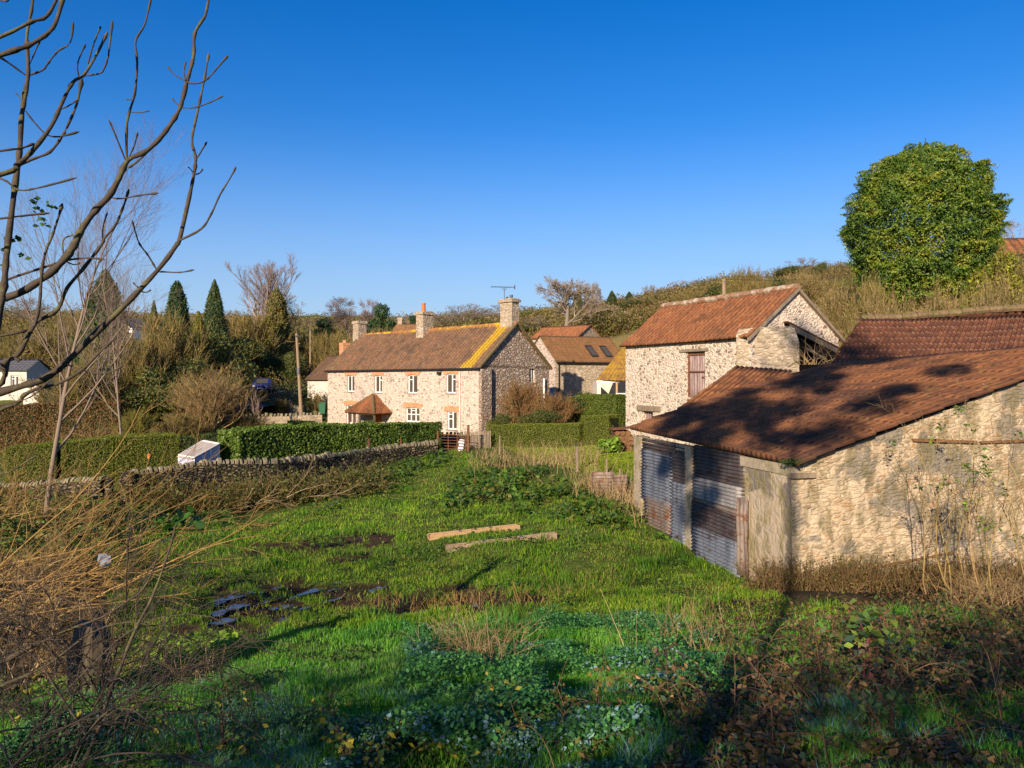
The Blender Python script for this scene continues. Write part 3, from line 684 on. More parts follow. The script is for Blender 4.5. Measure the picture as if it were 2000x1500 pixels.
roof_grid('roof', Hh.W(-0.22, -ov, EV - ov * tilt + 0.06), Hh.W(L + 0.15, -ov, EV - ov * tilt + 0.06), Hh.W(L + 0.15, DW / 2, RZ), Hh.W(-0.22, DW / 2, RZ), int(L / 0.36), 22, M['tile_brown'], house, amp=0.07, step_h=0.035, lich=lichH, sag=0.04)
roof_grid('roof', Hh.W(L + 0.15, DW + ov, EV - ov * tilt + 0.06), Hh.W(-0.22, DW + ov, EV - ov * tilt + 0.06), Hh.W(-0.22, DW / 2, RZ), Hh.W(L + 0.15, DW / 2, RZ), 30, 10, M['tile_brown'], house, amp=0.07)
m = MB(); ridge_tiles(m, Hh.W(-0.2, DW / 2, RZ + 0.05), Hh.W(L + 0.1, DW / 2, RZ + 0.0), 0.16); m.build('ridge_tiles', M['ridge'], house)
for aa in (-0.26, L + 0.02):
    m = MB()
    for s_ in (0, 1):
        y0 = -ov if s_ == 0 else DW + ov
        pa = Hh.W(aa, y0, EV - ov * tilt + 0.05); pb = Hh.W(aa, DW / 2, RZ + 0.04); u_ = pb - pa
        m.box(pa, u_, Hh.d * 0.26, Vector((0, 0, 0.14)))
    m.build('verge', M['mossridge'], house)
m = MB(); m.cyl(Hh.W(-0.2, -ov - 0.08, EV - ov * tilt), Hh.W(L + 0.15, -ov - 0.08, EV - ov * tilt), 0.08); m.build('gutter', M['gutter'], house)
m = MB(); aa = Hh.sx(899); m.cyl(Hh.W(aa, -0.07, 0), Hh.W(aa, -0.07, EV - 0.25), 0.045, n=6); m.build('drainpipe', M['cream'], house)
m = MB(); m.cyl(Hh.W(-0.12, bt + 0.12, 0), Hh.W(-0.12, bt + 0.12, EV - 0.05), 0.05, n=6); m.build('drainpipe', M['gutter'], house)
m = MB(); aw = Hh.tx(1060, 0); m.cyl(Hh.W(-0.14, aw, -0.3), Hh.W(-0.14, aw, EV - 0.75), 0.07, n=8); m.build('soil_pipe', M['white'], house)
for i, w in enumerate(wins):
    if i in (1, 3): hz = ((0, 0.7),); vt = (0.45,)
    elif i == 5: vt = (0.33, 0.67); hz = ((0, 0.5), (2, 0.5), (1, 0.5), (1, 0.76))
    elif i == 6: vt = (0.5,); hz = ((1, 0.55), (1, 0.8))
    elif i == 2: vt = (0.55,); hz = ((1, 0.72),)
    else: vt = (0.5,); hz = ()
    window(Hh, house, *w, vert=vt, horiz=hz, fw=0.085)
    arch(Hh, house, w[0], w[1], w[3] - 0.02, h=0.36, over=0.25)
window(Hh, house, gwin[0], gwin[1], gwin[2], gwin[3], b=0.12, side=True, vert=(0.5,), horiz=(), fw=0.09)
# porch
ap = Hh.sx(766); pd = 1.0
for _ in range(1): pass
best = min(((abs(PX(np.array(Hh.W(ap, -q, 2.2)))[0] - 730), q) for q in np.linspace(0.5, 4.5, 81))); pd = float(best[1])
af = Hh.sx(674, -pd); pz = Hh.z(808, ap, -pd); pap = Hh.z(772, (ap + af) / 2, 0)
porch = MB()
for aa in (ap + 0.2, ap + 0.2 + 0.0, (ap + af) / 2 + 0.3, (ap + af) / 2 + 1.0, af - 0.9, af - 0.25):
    porch.box(Hh.W(aa, -pd + 0.2, -0.3), Hh.d * 0.13, Hh.g * 0.13, Vector((0, 0, pz + 0.25)))
porch.box(Hh.W(ap + 0.2, -pd + 0.15, pz - 0.12), Hh.d * (af - ap - 0.4), Hh.g * 0.14, Vector((0, 0, 0.13)))
po = porch.build('porch', M['wood'], house)
amid = (ap + af) / 2 + 0.2; top0 = Hh.W(amid, 0.0, pap); topf = Hh.W(amid, -0.35, pap)
roof_grid('porch_roof', Hh.W(ap, -pd, pz), Hh.W(af, -pd, pz), topf + Hh.d * 0.15, topf - Hh.d * 0.15, 16, 8, M['tile_red'], po, amp=0.05)
roof_grid('porch_roof', Hh.W(ap, 0.0, pz), Hh.W(ap, -pd, pz), topf, top0, 9, 8, M['tile_red'], po, amp=0.05)
roof_grid('porch_roof', Hh.W(af, -pd, pz), Hh.W(af, 0.0, pz), top0, topf, 9, 8, M['tile_red'], po, amp=0.05)
m = MB(); ridge_tiles(m, Hh.W(ap, -pd, pz + 0.05), topf + Vector((0, 0, 0.08)), 0.13); ridge_tiles(m, Hh.W(af, -pd, pz + 0.05), topf + Vector((0, 0, 0.08)), 0.1); m.build('ridge_tiles', M['mossridge'], po)
m = MB(); m.box(Hh.W(door[0], 0.12, 0), Hh.d * (door[1] - door[0]), Hh.g * 0.06, Vector((0, 0, 2.05))); o = m.build('door', M['door'], house)
m = MB(); m.cyl(Hh.W(door[0] + 0.15, 0.10, 1.0), Hh.W(door[0] + 0.15, 0.04, 1.0), 0.04, n=6); m.build('handle', M['gutter'], o)
# chimneys
aR = 0.65; chimney(Hh, house, aR, DW / 2, 1.25, 0.75, RZ - 0.8, Hh.z(586, aR, DW / 2), M['block'], [(-0.2, 0.3, 0.13, 'lead'), (0.25, 0.2, 0.1, 'lead')], cap=0.12)
aM = Hh.sx(833, DW / 2); chimney(Hh, house, aM, DW / 2 - 0.2, 0.95, 1.1, RZ - 1.2, Hh.z(611, aM, DW / 2), M['block'], [(0.15, 0.75, 0.19, 'terracotta')], cap=0.1)
aL = Hh.sx(706, DW / 2); chimney(Hh, house, aL, DW / 2 - 0.2, 0.9, 0.9, RZ - 1.3, Hh.z(629, aL, DW / 2), M['block'], [], cap=0.08)
m = MB(); q = Hh.W(aR + 0.55, DW / 2, 0); zb = Hh.z(558, 0, DW / 2); zc = Hh.z(598, 0, DW / 2)
q0 = Vector((q.x, q.y, fO.z)); hx = Vector((1, 0.15, 0)).normalized()
m.cyl(q0 + Vector((0, 0, zc)), q0 + Vector((0, 0, zb)), 0.03, n=6); m.cyl(q0 + Vector((0, 0, zb)) - hx * 1.05, q0 + Vector((0, 0, zb)) + hx * 0.85, 0.03, n=6)
for k in range(11):
    e = q0 + Vector((0, 0, zb + 0.02)) + hx * (-1.0 + k * 0.15); m.cyl(e - Vector((-0.15, 1, 0)) * 0.18, e + Vector((-0.15, 1, 0)) * 0.18, 0.012, n=4)
m.box(q0 + Vector((0, 0, zb - 0.12)) + hx * 0.8, hx * 0.05, Vector((-.15, 1, 0)) * 0.3, Vector((0, 0, 0.3)))
for sgn in (-1, 1): m.cyl(q0 + Vector((0, 0, zb - 0.28)), q0 + Vector((0, 0, zb)) + hx * 0.25 * sgn, 0.02, n=5)
m.build('aerial', M['lead'], house)
m = MB(); aa = Hh.sx(860); zz = Hh.z(729, aa); m.box(Hh.W(aa - 0.15, -0.25, zz - 0.1), Hh.d * 0.3, Hh.g * 0.22, Vector((0, 0, 0.2))); m.cyl(Hh.W(aa, 0, zz), Hh.W(aa, -0.2, zz), 0.03, n=6); m.build('floodlight', M['gutter'], house)

# ------------------------------------------------------------------ the tall stone barn
bO = P(1222, 860, 40); Bf = Frame(bO, (0.427, -0.904), (0.904, 0.427))
bE = Bf.z(672, 0); bL = 9.25; bD = 4.95; bR = 3.98 + EYE - bO.z
barn = thing('stone_barn', bO, 'tall pale stone barn with rusty loft door and red tiled roof', 'barn')
def opn(x0, x1, y0, y1):
    a0, a1 = Bf.sx(x0), Bf.sx(x1); am = (a0 + a1) / 2; return (a0, a1, Bf.z(y1, am), Bf.z(y0, am))
ld = opn(1340, 1377, 687, 776); lw = opn(1254, 1275, 803, 824)
m = MB(); wall_open(m, Bf, 0, bL, -1.5, bE, [ld, lw], 0, depth=0.35)
gp = lambda a: [Bf.W(a, 0, -1.5), Bf.W(a, bD, -1.5), Bf.W(a, bD, bE), Bf.W(a, bD / 2, bR - 0.1), Bf.W(a, 0, bE)]
m.face(*gp(0)); m.face(*gp(bL)); m.face(Bf.W(0, bD, -1.5), Bf.W(bL, bD, -1.5), Bf.W(bL, bD, bE), Bf.W(0, bD, bE))
m.build('wall', M['barn'], barn)
tl = (bR - bE) / (bD / 2); ov = 0.25
roof_grid('roof', Bf.W(-0.2, -ov, bE - ov * tl + 0.08), Bf.W(bL + 0.12, -ov, bE - ov * tl + 0.08), Bf.W(bL + 0.12, bD / 2, bR), Bf.W(-0.2, bD / 2, bR), 31, 11, M['tile_red'], barn, amp=0.07, step_h=0.03, sag=0.06)
roof_grid('roof', Bf.W(bL + 0.12, bD + ov, bE - ov * tl + 0.08), Bf.W(-0.2, bD + ov, bE - ov * tl + 0.08), Bf.W(-0.2, bD / 2, bR), Bf.W(bL + 0.12, bD / 2, bR), 31, 8, M['tile_red'], barn, amp=0.07)
m = MB(); ridge_tiles(m, Bf.W(-0.2, bD / 2, bR + 0.05), Bf.W(bL + 0.12, bD / 2, bR + 0.05), 0.15); m.build('ridge_tiles', M['ridge_red'], barn)
m = MB()
for y0 in (-ov, bD + ov): pa = Bf.W(bL + 0.02, y0, bE - ov * tl - 0.07); pb = Bf.W(bL + 0.02, bD / 2, bR - 0.14); m.box(pa, pb - pa, Bf.d * 0.16, Vector((0, 0, 0.14)))
m.build('bargeboard', M['wood'], barn)
# loft door: rusted iron frame with corrugated sheet
def corr(name, p00, du, dz, nw, amp, mat, parent, vert=True, label=None, rag=0.0):
    """corrugated sheet; ribs vertical (vert) or horizontal"""
    p00 = np.array(p00); du = np.array(du); dz = np.array(dz); n = np.cross(du, dz); n = n / np.linalg.norm(n); n = -n if n[1] > 0 else n
    K = nw * 8 + 1; a = np.linspace(0, 1, K); b_ = np.linspace(0, 1, 6)
    A, B = np.meshgrid(a, b_) if vert else np.meshgrid(b_, a)
    w = np.sin((A if vert else B) * nw * 2 * np.pi) * amp; wob = (fb(A * 4, B * 4, 1.5, R0.random() * 50) - 0.5) * rag
    V = p00 + du * (A + (wob * 0.05) * (A > 0.9))[..., None] + dz * B[..., None] + n * (w + wob * 0.12)[..., None]
    r, c_ = A.shape; ix = np.arange(r * c_).reshape(r, c_); Fq = np.stack([ix[:-1, :-1], ix[:-1, 1:], ix[1:, 1:], ix[1:, :-1]], -1).reshape(-1, 4)
    o = mesh_np(name, V.reshape(-1, 3), Fq, mat, parent, smooth=True); md = o.modifiers.new("s", 'SOLIDIFY'); md.thickness = 0.006
    if label: o['label'] = label
    return o
ldm = MB(); aw_ = ld[1] - ld[0]; ah_ = ld[3] - ld[2]
ldm.box(Bf.W(ld[0], 0.1, ld[2]), Bf.d * 0.09, Bf.g * 0.1, Vector((0, 0, ah_))); ldm.box(Bf.W(ld[1] - 0.06, 0.1, ld[2]), Bf.d * 0.06, Bf.g * 0.1, Vector((0, 0, ah_)))
ldm.box(Bf.W(ld[0] + 0.09, 0.1, ld[3] - 0.15), Bf.d * (aw_ - 0.15), Bf.g * 0.098, Vector((0, 0, 0.15))); ldm.box(Bf.W(ld[0] + 0.09, 0.08, ld[2] + ah_ * 0.55), Bf.d * (aw_ - 0.15), Bf.g * 0.03, Vector((0, 0, 0.06)))
ldm.box(Bf.W(ld[0] + 0.75 * aw_, 0.07, ld[2] + ah_ * 0.43), Bf.d * 0.25 * aw_, Bf.g * 0.03, Vector((0, 0, 0.05)))
ldo = ldm.build('loft_door', M['rustiron'], barn); corr('corrugated_sheet', Bf.W(ld[0] + 0.07, 0.16, ld[2]), Bf.d * (aw_ - 0.1), Vector((0, 0, ah_ - 0.1)), 7, 0.02, M['iron_pink'], ldo)
m = MB(); m.box(Bf.W(ld[0] - 0.45, -0.07, ld[3] + 0.01), Bf.d * (aw_ + 0.7), Bf.g * 0.12, Vector((0, 0, 0.12))); m.build('lintel', M['wood'], barn)
m = MB(); m.box(Bf.W(lw[0] - 0.35, -0.10, lw[3] + 0.01), Bf.d * 1.9, Bf.g * 0.15, Vector((0, 0, 0.26))); m.build('lintel', M['wood'], barn)
m = MB(); m.box(Bf.W(lw[0], 0.3, lw[2]), Bf.d * (lw[1] - lw[0]), Bf.g * 0.05, Vector((0, 0, lw[3] - lw[2])))
wb = m.build('window', M['dark'], barn); m = MB()
for k in range(3): m.box(Bf.W(lw[0] + 0.04 + k * 0.17, 0.2, lw[2]), Bf.d * 0.1, Bf.g * 0.05, Vector((0, 0, lw[3] - lw[2])))
m.build('shutter', M['iron_pink'], wb)
m = MB(); m.box(Bf.W(Bf.sx(1306), -0.02, lw[2]), Bf.d * 0.5, Bf.g * 0.03, Vector((0, 0, 0.65)));
# projecting block and the broken lean-to roof beside the gable
k0 = Bf.sx(1438, -0.35); 
Cf = Frame(Bf.W(k0, -0.35, 0), (0.80, -0.30), (0.30, 0.80))
kl = Cf.sx(1561); kt = Cf.z(643, 0); kt2 = Cf.z(637, kl * 0.9)
m = MB(); m.prism([Cf.W(0, 0, -1), Cf.W(kl, 0, -1), Cf.W(kl, 0, Cf.z(668, kl)), Cf.W(kl * 0.93, 0, kt2 - 0.1), Cf.W(kl * 0.85, 0, kt2), Cf.W(kl * 0.3, 0, kt + 0.05), Cf.W(0.1, 0, kt), Cf.W(0, 0, kt - 0.25)], Cf.g * 0.55)
o = m.build('projecting_wall', M['block'], barn); o['label'] = 'mossy square topped wall stub'
m = MB(); pa = P(1543, 643, 31.3); pb = P(1640, 692, 33.5); 
m.box(pa, pb - pa, Vector((0.1, 0.35, 0)), Vector((0, 0, 0.22))); m.build('roof_beam', M['wood'], barn)
m = MB(); m.box(pa + Vector((0, 0, 0.24)) - (pb - pa) * 0.02, (pb - pa) * 1.03, Vector((0.35, 2.3, 0.2)), Vector((0, 0, 0.06))); m.build('lean_to_roof', M['tile_shed'], barn)
m = MB(); pc = P(1575, 683, 32.0); pe = P(1616, 706, 32.5); m.box(pc, pe - pc, Vector((0.05, 0.2, 0)), Vector((0, 0, 0.12))); m.build('rafter', M['wood'], barn)
m = MB(); pz0 = P(1560, 668, 33.6); m.face(P(1556, 646, 32.3), P(1634, 690, 33.1), P(1638, 740, 33.1), P(1552, 740, 32.3)); m.build('opening_shade', M['dark'], barn)  # black sheet painting in the shade of the lean-to opening

# ------------------------------------------------------------------ corrugated iron shed in front on the right
sA = P(1240, 1015, 23.6); sB = P(1548, 1155, 15.6); dS = Vector((sB.x - sA.x, sB.y - sA.y, 0)); sLen = dS.length; dS.normalize(); gS = Vector((-dS.y, dS.x, 0)); gS = gS if gS.x > 0 else -gS
Sf = Frame((sA.x, sA.y, sA.z), (dS.x, dS.y), (gS.x, gS.y)); sz0 = sA.z
shed = thing('corrugated_shed', (sA.x, sA.y, sA.z), 'low old shed of corrugated iron and crumbling stone with sweeping rusty brown roof', 'shed')
top = lambda a: EYE - sz0 - (105 / F * 23.6) * (1 - a / sLen) - (162 / F * 15.6) * (a / sLen)   # eaves height along the wall
bot = -0.6
def ax(px): return Sf.sx(px)
def quadbox(mb, a0, a1, z0a, z1a, z0b, z1b, b0, th):
    mb.prism([Sf.W(a0, b0, z0a), Sf.W(a1, b0, z0b), Sf.W(a1, b0, z1b), Sf.W(a0, b0, z1a)], Sf.g * th)
m = MB(); quadbox(m, ax(1240), ax(1254), bot, top(0) - 0.01, bot, top(1) - 0.01, -0.04, 0.3); m.build('corner_post', M['conc'], shed)
m = MB(); quadbox(m, ax(1341), ax(1353.5), bot, top(ax(1341)) - 0.02, bot, top(ax(1353)) - 0.02, -0.05, 0.22); m.build('post', M['conc'], shed)
a_p0, a_p1 = ax(1452), sLen - 0.06
m = MB(); ns = 16
quadbox(m, a_p0, a_p1 + 0.02, bot, top(a_p0) - 0.2, bot, top(a_p1) - 0.2, 0.0, 0.45)
m.build('pier', M['pier'], shed)
m = MB(); quadbox(m, ax(1254), ax(1341), top(ax(1254)) - 0.17, top(ax(1254)) - 0.02, top(ax(1341)) - 0.19, top(ax(1341)) - 0.02, 0.02, 0.12); m.build('wall_plate', M['conc'], shed); m = MB()
quadbox(m, a_p0 - 0.1, a_p1 + 0.05, top(a_p0) - 0.24, top(a_p0) - 0.02, top(a_p1) - 0.24, top(a_p1) - 0.02, -0.03, 0.3); m.build('wall_plate', M['conc'], shed)
def zpx(px, py): a = ax(px); return Sf.z(py, a)
def sheet(x0, x1, yt, yb, mat, b=0.0, amp=0.024, label=None, tiltv=0.0):
    """sheet between picture columns x0..x1 with its top/bottom rows given at the left column"""
    a0, a1 = ax(x0), ax(x1); z1 = Sf.z(yt, a0); z0 = Sf.z(yb, a0); n = max(3, int((z1 - z0) / 0.085))
    return corr('corrugated_sheet', Sf.W(a0, b, z0), Sf.d * (a1 - a0) + Vector((0, 0, tiltv)), Vector((0, 0, z1 - z0)), n, amp, mat, shed, vert=False, rag=0.25, label=label)
sheet(1254, 1318, 855, 884, M['iron_dark'], 0.00); sheet(1285, 1342, 862, 895, M['iron_dark'], 0.03)
sheet(1254, 1316, 876, 925, M['iron_grey'], -0.03); sheet(1255, 1316, 918, 972, M['iron_grey'], -0.05); sheet(1262, 1316, 966, 1022, M['iron_rust'], -0.07)
sheet(1312, 1342, 885, 950, M['iron_dark'], -0.05); sheet(1314, 1343, 938, 1058, M['iron_grey'], -0.08)
sheet(1354, 1455, 868, 948, M['iron_dark'], 0.0); sheet(1354, 1452, 930, 970, M['iron_pale'], -0.03, tiltv=0.03); sheet(1354, 1452, 962, 1000, M['iron_rust'], -0.015)
sheet(1354, 1452, 976, 1040, M['iron_dark'], -0.05, tiltv=-0.05); sheet(1356, 1452, 1024, 1090, M['iron_grey'], -0.08)
corr('corrugated_sheet', Sf.W(ax(1450), -0.12, Sf.z(1120, ax(1450))), Sf.d * 0.42, Vector((0, 0, 1.75)), 3, 0.02, M['iron_rust'], shed, vert=True, rag=1.2, label='buckled narrow rusty sheet')
m = MB(); m.box(Sf.W(0.3, 0.35, bot), Sf.d * (a_p0 - 0.3), Sf.g * 0.05, Vector((0, 0, 2.1))); m.build('shed_shade_sheet', M['dark'], shed)  # black sheet standing in for the unlit shed interior
# the stone side wall (right), its top following the roof edge
gd = Vector((0.98, 0.19, 0)); Gf = Frame((sB.x, sB.y, sz0), (gd.x, gd.y), (-0.19, 0.98))
cr = [(1548, 915), (1562, 912), (1580, 895), (1640, 875), (1700, 853), (1750, 835), (1810, 812), (1873, 789), (1935, 765), (2000, 741), (2110, 700), (2250, 668)]
tp = [(Gf.sx(x), Gf.z(y, Gf.sx(x)) - 0.03) for x, y in cr]
V = []; Fw = []; UVw = []
rows = 34; cols = 150; aE = tp[-1][0]; A_ = np.linspace(0, aE, cols); T_ = np.interp(A_, [q[0] for q in tp], [q[1] for q in tp])
for j in range(rows):
    for i in range(cols):
        zz = -0.9 + (T_[i] + 0.9) * j / (rows - 1); q = Gf.W(A_[i], 0, zz)
        dpt = ((fb(A_[i], zz, 0.8, 60) - 0.5) * 0.16 + (fb(A_[i], zz * 2, 0.3, 66) - 0.5) * 0.07) * min(1, A_[i] / 0.5) - 0.02
        V.append(tuple(q - Gf.g * dpt)); UVw.append((A_[i], zz))
ix = np.arange(rows * cols).reshape(rows, cols); Fq = np.stack([ix[:-1, :-1], ix[:-1, 1:], ix[1:, 1:], ix[1:, :-1]], -1).reshape(-1, 4)
o = mesh_np('side_wall', np.array(V), Fq, M['shedwall'], shed, uv=np.array(UVw), smooth=True); m = MB(); m.prism([Gf.W(0.03, 0.12, -0.9), Gf.W(aE, 0.12, -0.9)] + [Gf.W(max(a_, 0.03), 0.12, z_ - 0.02) for a_, z_ in reversed(tp)], Gf.g * 0.3); m.build('wall_core', M['shedwall'], shed)
for x0_, y0_, x1_, y1_, th_ in ((1782, 862, 1905, 866, 0.06), (1915, 866, 2040, 862, 0.05), (1700, 1111, 1860, 1080, 0.035), (1760, 1121, 1865, 1100, 0.03)):
    a0_, a1_ = Gf.sx(x0_), Gf.sx(x1_); z0_, z1_ = Gf.z(y0_, a0_), Gf.z(y1_, a1_); m = MB(); m.box(Gf.W(a0_, -0.05, z0_), Gf.d * (a1_ - a0_) + Vector((0, 0, z1_ - z0_)), Gf.g * 0.1, Vector((0, 0, th_))); m.build('embedded_timber', M['log'], shed)
# roof
ez = lambda a: sz0 + top(a) + 0.02
e0 = P(1231, 836, 23.7); e1 = P(1560, 908, 15.35); m0 = P(1412, 770, 25.0); m1 = P(1868, 787, 16.1); r0 = P(1628, 709, 26.5); r1 = P(2260, 655, 17.2)
roof_grid('roof', e0, e1, r1, r0, 44, 15, M['tile_shed'], shed, amp=0.06, step_h=0.03, mid=(m0, m1), sag=0.03, per=8)
m = MB(); m.box(Sf.W(sLen - 0.05, -0.05, top(sLen) - 0.28), Sf.d * 0.12, Sf.g * 0.55, Vector((0, 0, 0.1))); m.build('rotten_beam', M['wood'], shed)
# small roof between shed and barn
lt = thing('lean_to', P(1440, 800, 27), 'small brown tiled lean-to roof between iron shed and tall barn', 'lean-to roof')
roof_grid('roof', P(1322, 800, 25.2), P(1470, 792, 25.2), P(1548, 724, 27.6), P(1436, 715, 28.2), 12, 6, M['tile_shed'], lt, amp=0.05)
m = MB(); m.box(P(1345, 830, 25.6), Vector((2.6, 0.3, 0)), Vector((0, 1.8, 0)), Vector((0, 0, 0.55))); m.build('wall', M['shedwall'], lt)
# moss tuft lies later
# pantile barn roof at the right edge
pb_ = thing('pantiled_barn', P(1850, 800, 28), 'long dark red pantiled barn roof at the right edge behind the iron shed', 'barn')
q0 = P(1618, 722, 26.6); q1 = P(2350, 722, 25.6); q2 = P(2330, 590, 29.8); q3 = P(1683, 624, 30.2)
roof_grid('roof', q0, q1, q2, q3, 74, 9, M['tile_dark'], pb_, amp=0.055, kind='pan', step_h=0.05, sag=0.14)
m = MB(); pr = [P(1681, 622, 30.3), P(1760, 620, 30.25), P(1850, 612, 30.2), P(1930, 605, 30.1), P(2010, 601, 30.0), P(2330, 587, 29.9)]
for i in range(5): ridge_tiles(m, pr[i], pr[i + 1], 0.15)
m.build('ridge_tiles', M['mossridge'], pb_)
m = MB(); m.prism([Vector((q0.x + .1, q0.y, 0.5)), Vector((q0.x + .1, q0.y, q0.z - .05)), Vector((q3.x + .1, q3.y, q3.z - .1)), Vector((q3.x + 1.1, q3.y + 3.6, q0.z)), Vector((q3.x + 1.1, q3.y + 3.6, 0.5))], Vector((0.4, 0, 0))); m.build('wall', M['shedwall'], pb_)
roof_grid('roof', Vector((q2.x, q2.y + 3.8, q0.z)), Vector((q3.x, q3.y + 3.8, q0.z)), q3, q2, 40, 5, M['tile_dark'], pb_, amp=0.05, kind='pan')

# ------------------------------------------------------------------ houses beyond
def house_simple(name, label, O, d, Ln, Dp, ev, rd, wmat, rmat, cat='house', group=None, wins_=(), chim=(), g=None, gableend=None, nu_=24, nv_=8):
    fr = Frame(O, d, g); t_ = thing(name, O, label, cat, group)
    m = MB(); wall_open(m, fr, 0, Ln, -1.5, ev, [w for w in wins_], 0, depth=0.15)
    for a in (0, Ln): m.face(fr.W(a, 0, -1.5), fr.W(a, Dp, -1.5), fr.W(a, Dp, ev), fr.W(a, Dp / 2, rd - 0.1), fr.W(a, 0, ev))
    m.face(fr.W(0, Dp, -1.5), fr.W(Ln, Dp, -1.5), fr.W(Ln, Dp, ev), fr.W(0, Dp, ev)); m.build('wall', wmat, t_)
    s_ = (rd - ev) / (Dp / 2); o_ = 0.25
    roof_grid('roof', fr.W(-0.15, -o_, ev - o_ * s_ + .05), fr.W(Ln + .15, -o_, ev - o_ * s_ + .05), fr.W(Ln + .15, Dp / 2, rd), fr.W(-.15, Dp / 2, rd), nu_, nv_, rmat, t_, amp=0.06, kind='pan', per=6)
    roof_grid('roof', fr.W(Ln + .15, Dp + o_, ev - o_ * s_ + .05), fr.W(-.15, Dp + o_, ev - o_ * s_ + .05), fr.W(-.15, Dp / 2, rd), fr.W(Ln + .15, Dp / 2, rd), nu_, nv_, rmat, t_, amp=0.06, kind='pan', per=6)
    for w in wins_: window(fr, t_, *w, b=0.1, fw=0.1)
    for (a, w, z1, mat, pots) in chim: chimney(fr, t_, a, Dp / 2, w, w * 0.8, rd - 0.8, z1, mat, pots)
    return t_, fr
# converted barn with two roof lights
cO = P(1086, 800, 72); cv, cf = house_simple('converted_barn', 'mottled red roofed barn conversion with two skylights behind the farmhouse', cO, (0.93, 0.36), 7.4, 5.6, (800 - 704) / F * 72, (800 - 655) / F * 73, M['block'], M['tile_conv'], 'barn', g=(-0.50, 0.866), nu_=26, nv_=10)
m = MB(); m.prism([cf.W(-0.05, 0, -1), cf.W(-0.05, 5.6, -1), cf.W(-0.05, 5.6, 4.5), cf.W(-0.05, 2.8, 6.75), cf.W(-0.05, 0, 4.5)], cf.d * -0.12); o = m.build('end_wall', M['house'], cv); o['label'] = 'pale sunlit end wall'
sl = ((800 - 655) / F * 73 - (800 - 704) / F * 72) / 2.8; e_ = (800 - 704) / F * 72
for xx in (1150, 1178):
    a_ = cf.sx(xx, 0.9); m = MB(); b0_, b1_ = 0.35, 1.45; up = Vector((0, 0, 0.16))
    p0 = cf.W(a_, b0_, e_ + b0_ * sl) + up; uu_ = cf.d * 0.62; vv_ = cf.g * (b1_ - b0_) + Vector((0, 0, (b1_ - b0_) * sl))
    m.box(p0 - uu_ * 0.08 - vv_ * 0.06, uu_ * 1.16, vv_ * 1.12, Vector((0, 0, 0.07))); o = m.build('skylight', M['gutter'], cv)
    m = MB(); m.box(p0 + Vector((0, 0, 0.075)) + uu_ * 0.06, uu_ * 0.88, vv_ * 0.92, Vector((0, 0, 0.012))); m.build('pane', M['glass'], o)
m = MB(); m.cyl(cf.W(-0.1, -0.32, e_ - 0.2), cf.W(7.5, -0.32, e_ - 0.2), 0.08); m.build('gutter', M['gutter'], cv)
m = MB(); m.cyl(cf.W(0.25, -0.1, e_ - 0.3), cf.W(0.25, -0.1, -0.5), 0.06, n=6); m.build('drainpipe', M['gutter'], cv)
dO = P(1058, 790, 84); house_simple('rear_barn', 'small stone barn with lichened red roof showing over the barn conversion', dO, (0.60, -0.80), 6.0, 5.0, (790 - 668) / F * 84, (790 - 640) / F * 84, M['block'], M['tile_red'], 'barn', g=(0.80, 0.60)) if False else None
dO = P(1040, 790, 88); house_simple('rear_barn', 'small stone barn with lichened red roof showing over the barn conversion', dO, (0.78, -0.62), 6.3, 4.6, (790 - 660) / F * 88, (790 - 637) / F * 88, M['block'], M['tile_red'], 'barn', g=(0.62, 0.78), nv_=6)
# open fronted cart shed with yellow lichened roof
kO = P(1168, 800, 56); ks = thing('cart_shed', kO, 'open fronted cart shed with yellow lichened roof left of the tall barn', 'shed')
roof_grid('roof', P(1164, 743, 56), P(1262, 743, 55), P(1270, 668, 58.5), P(1222, 672, 58.5), 12, 8, M['tile_yel'], ks, amp=0.06, kind='pan')
m = MB(); m.box(P(1165, 747, 55.9), Vector((3.6, -0.1, 0)), Vector((0, 0.1, 0)), Vector((0, 0, 0.14))); m.build('fascia', M['white'], ks)
m = MB(); m.box(P(1166, 800, 56), Vector((0.28, 0, 0)), Vector((0, 3, 0)), Vector((0, 0, 2.0))); m.box(P(1168, 800, 59), Vector((3.5, 0, 0)), Vector((0, 0.2, 0)), Vector((0, 0, 2.2))); m.build('wall', M['cream'], ks)
m = MB(); m.box(P(1203, 800, 55.7), Vector((0.12, 0, 0)), Vector((0, 0.12, 0)), Vector((0, 0, 2.0))); m.build('post', M['newwood'], ks)
m = MB(); q = P(1203, 770, 55.5); m.box(q, Vector((1.2, 0, 0)), Vector((0, 0.06, 0)), Vector((0, 0, 0.08))); m.box(q + Vector((0, 0, -0.35)), Vector((1.2, 0, 0)), Vector((0, 0.06, 0)), Vector((0, 0, 0.06))); m.box(q + Vector((0, -0.01, -0.6)), Vector((0.08, 0, 0)), Vector((0, 0.08, 0)), Vector((0, 0, 0.62))); m.build('rail', M['white'], ks)
# neighbour cottage left of farmhouse
nO = P(650, 805, 80); nt_, nf_ = house_simple('cottage', 'low white walled cottage with brown roof half hidden left of the farmhouse', P(652, 800, 79), (-0.60, 0.80), 7, 5.0, (800 - 738) / F * 79, (800 - 692) / F * 80, M['cream'], M['tile_brown'], nv_=7, g=(0.80, 0.60))
chimney(nf_, nt_, 2.2, 2.2, 0.95, 0.8, 4.4, (800 - 673) / F * 82, M['brick'], [(-0.18, 0.3, 0.1, 'newwood'), (0.2, 0.3, 0.1, 'newwood')], cap=0.03)
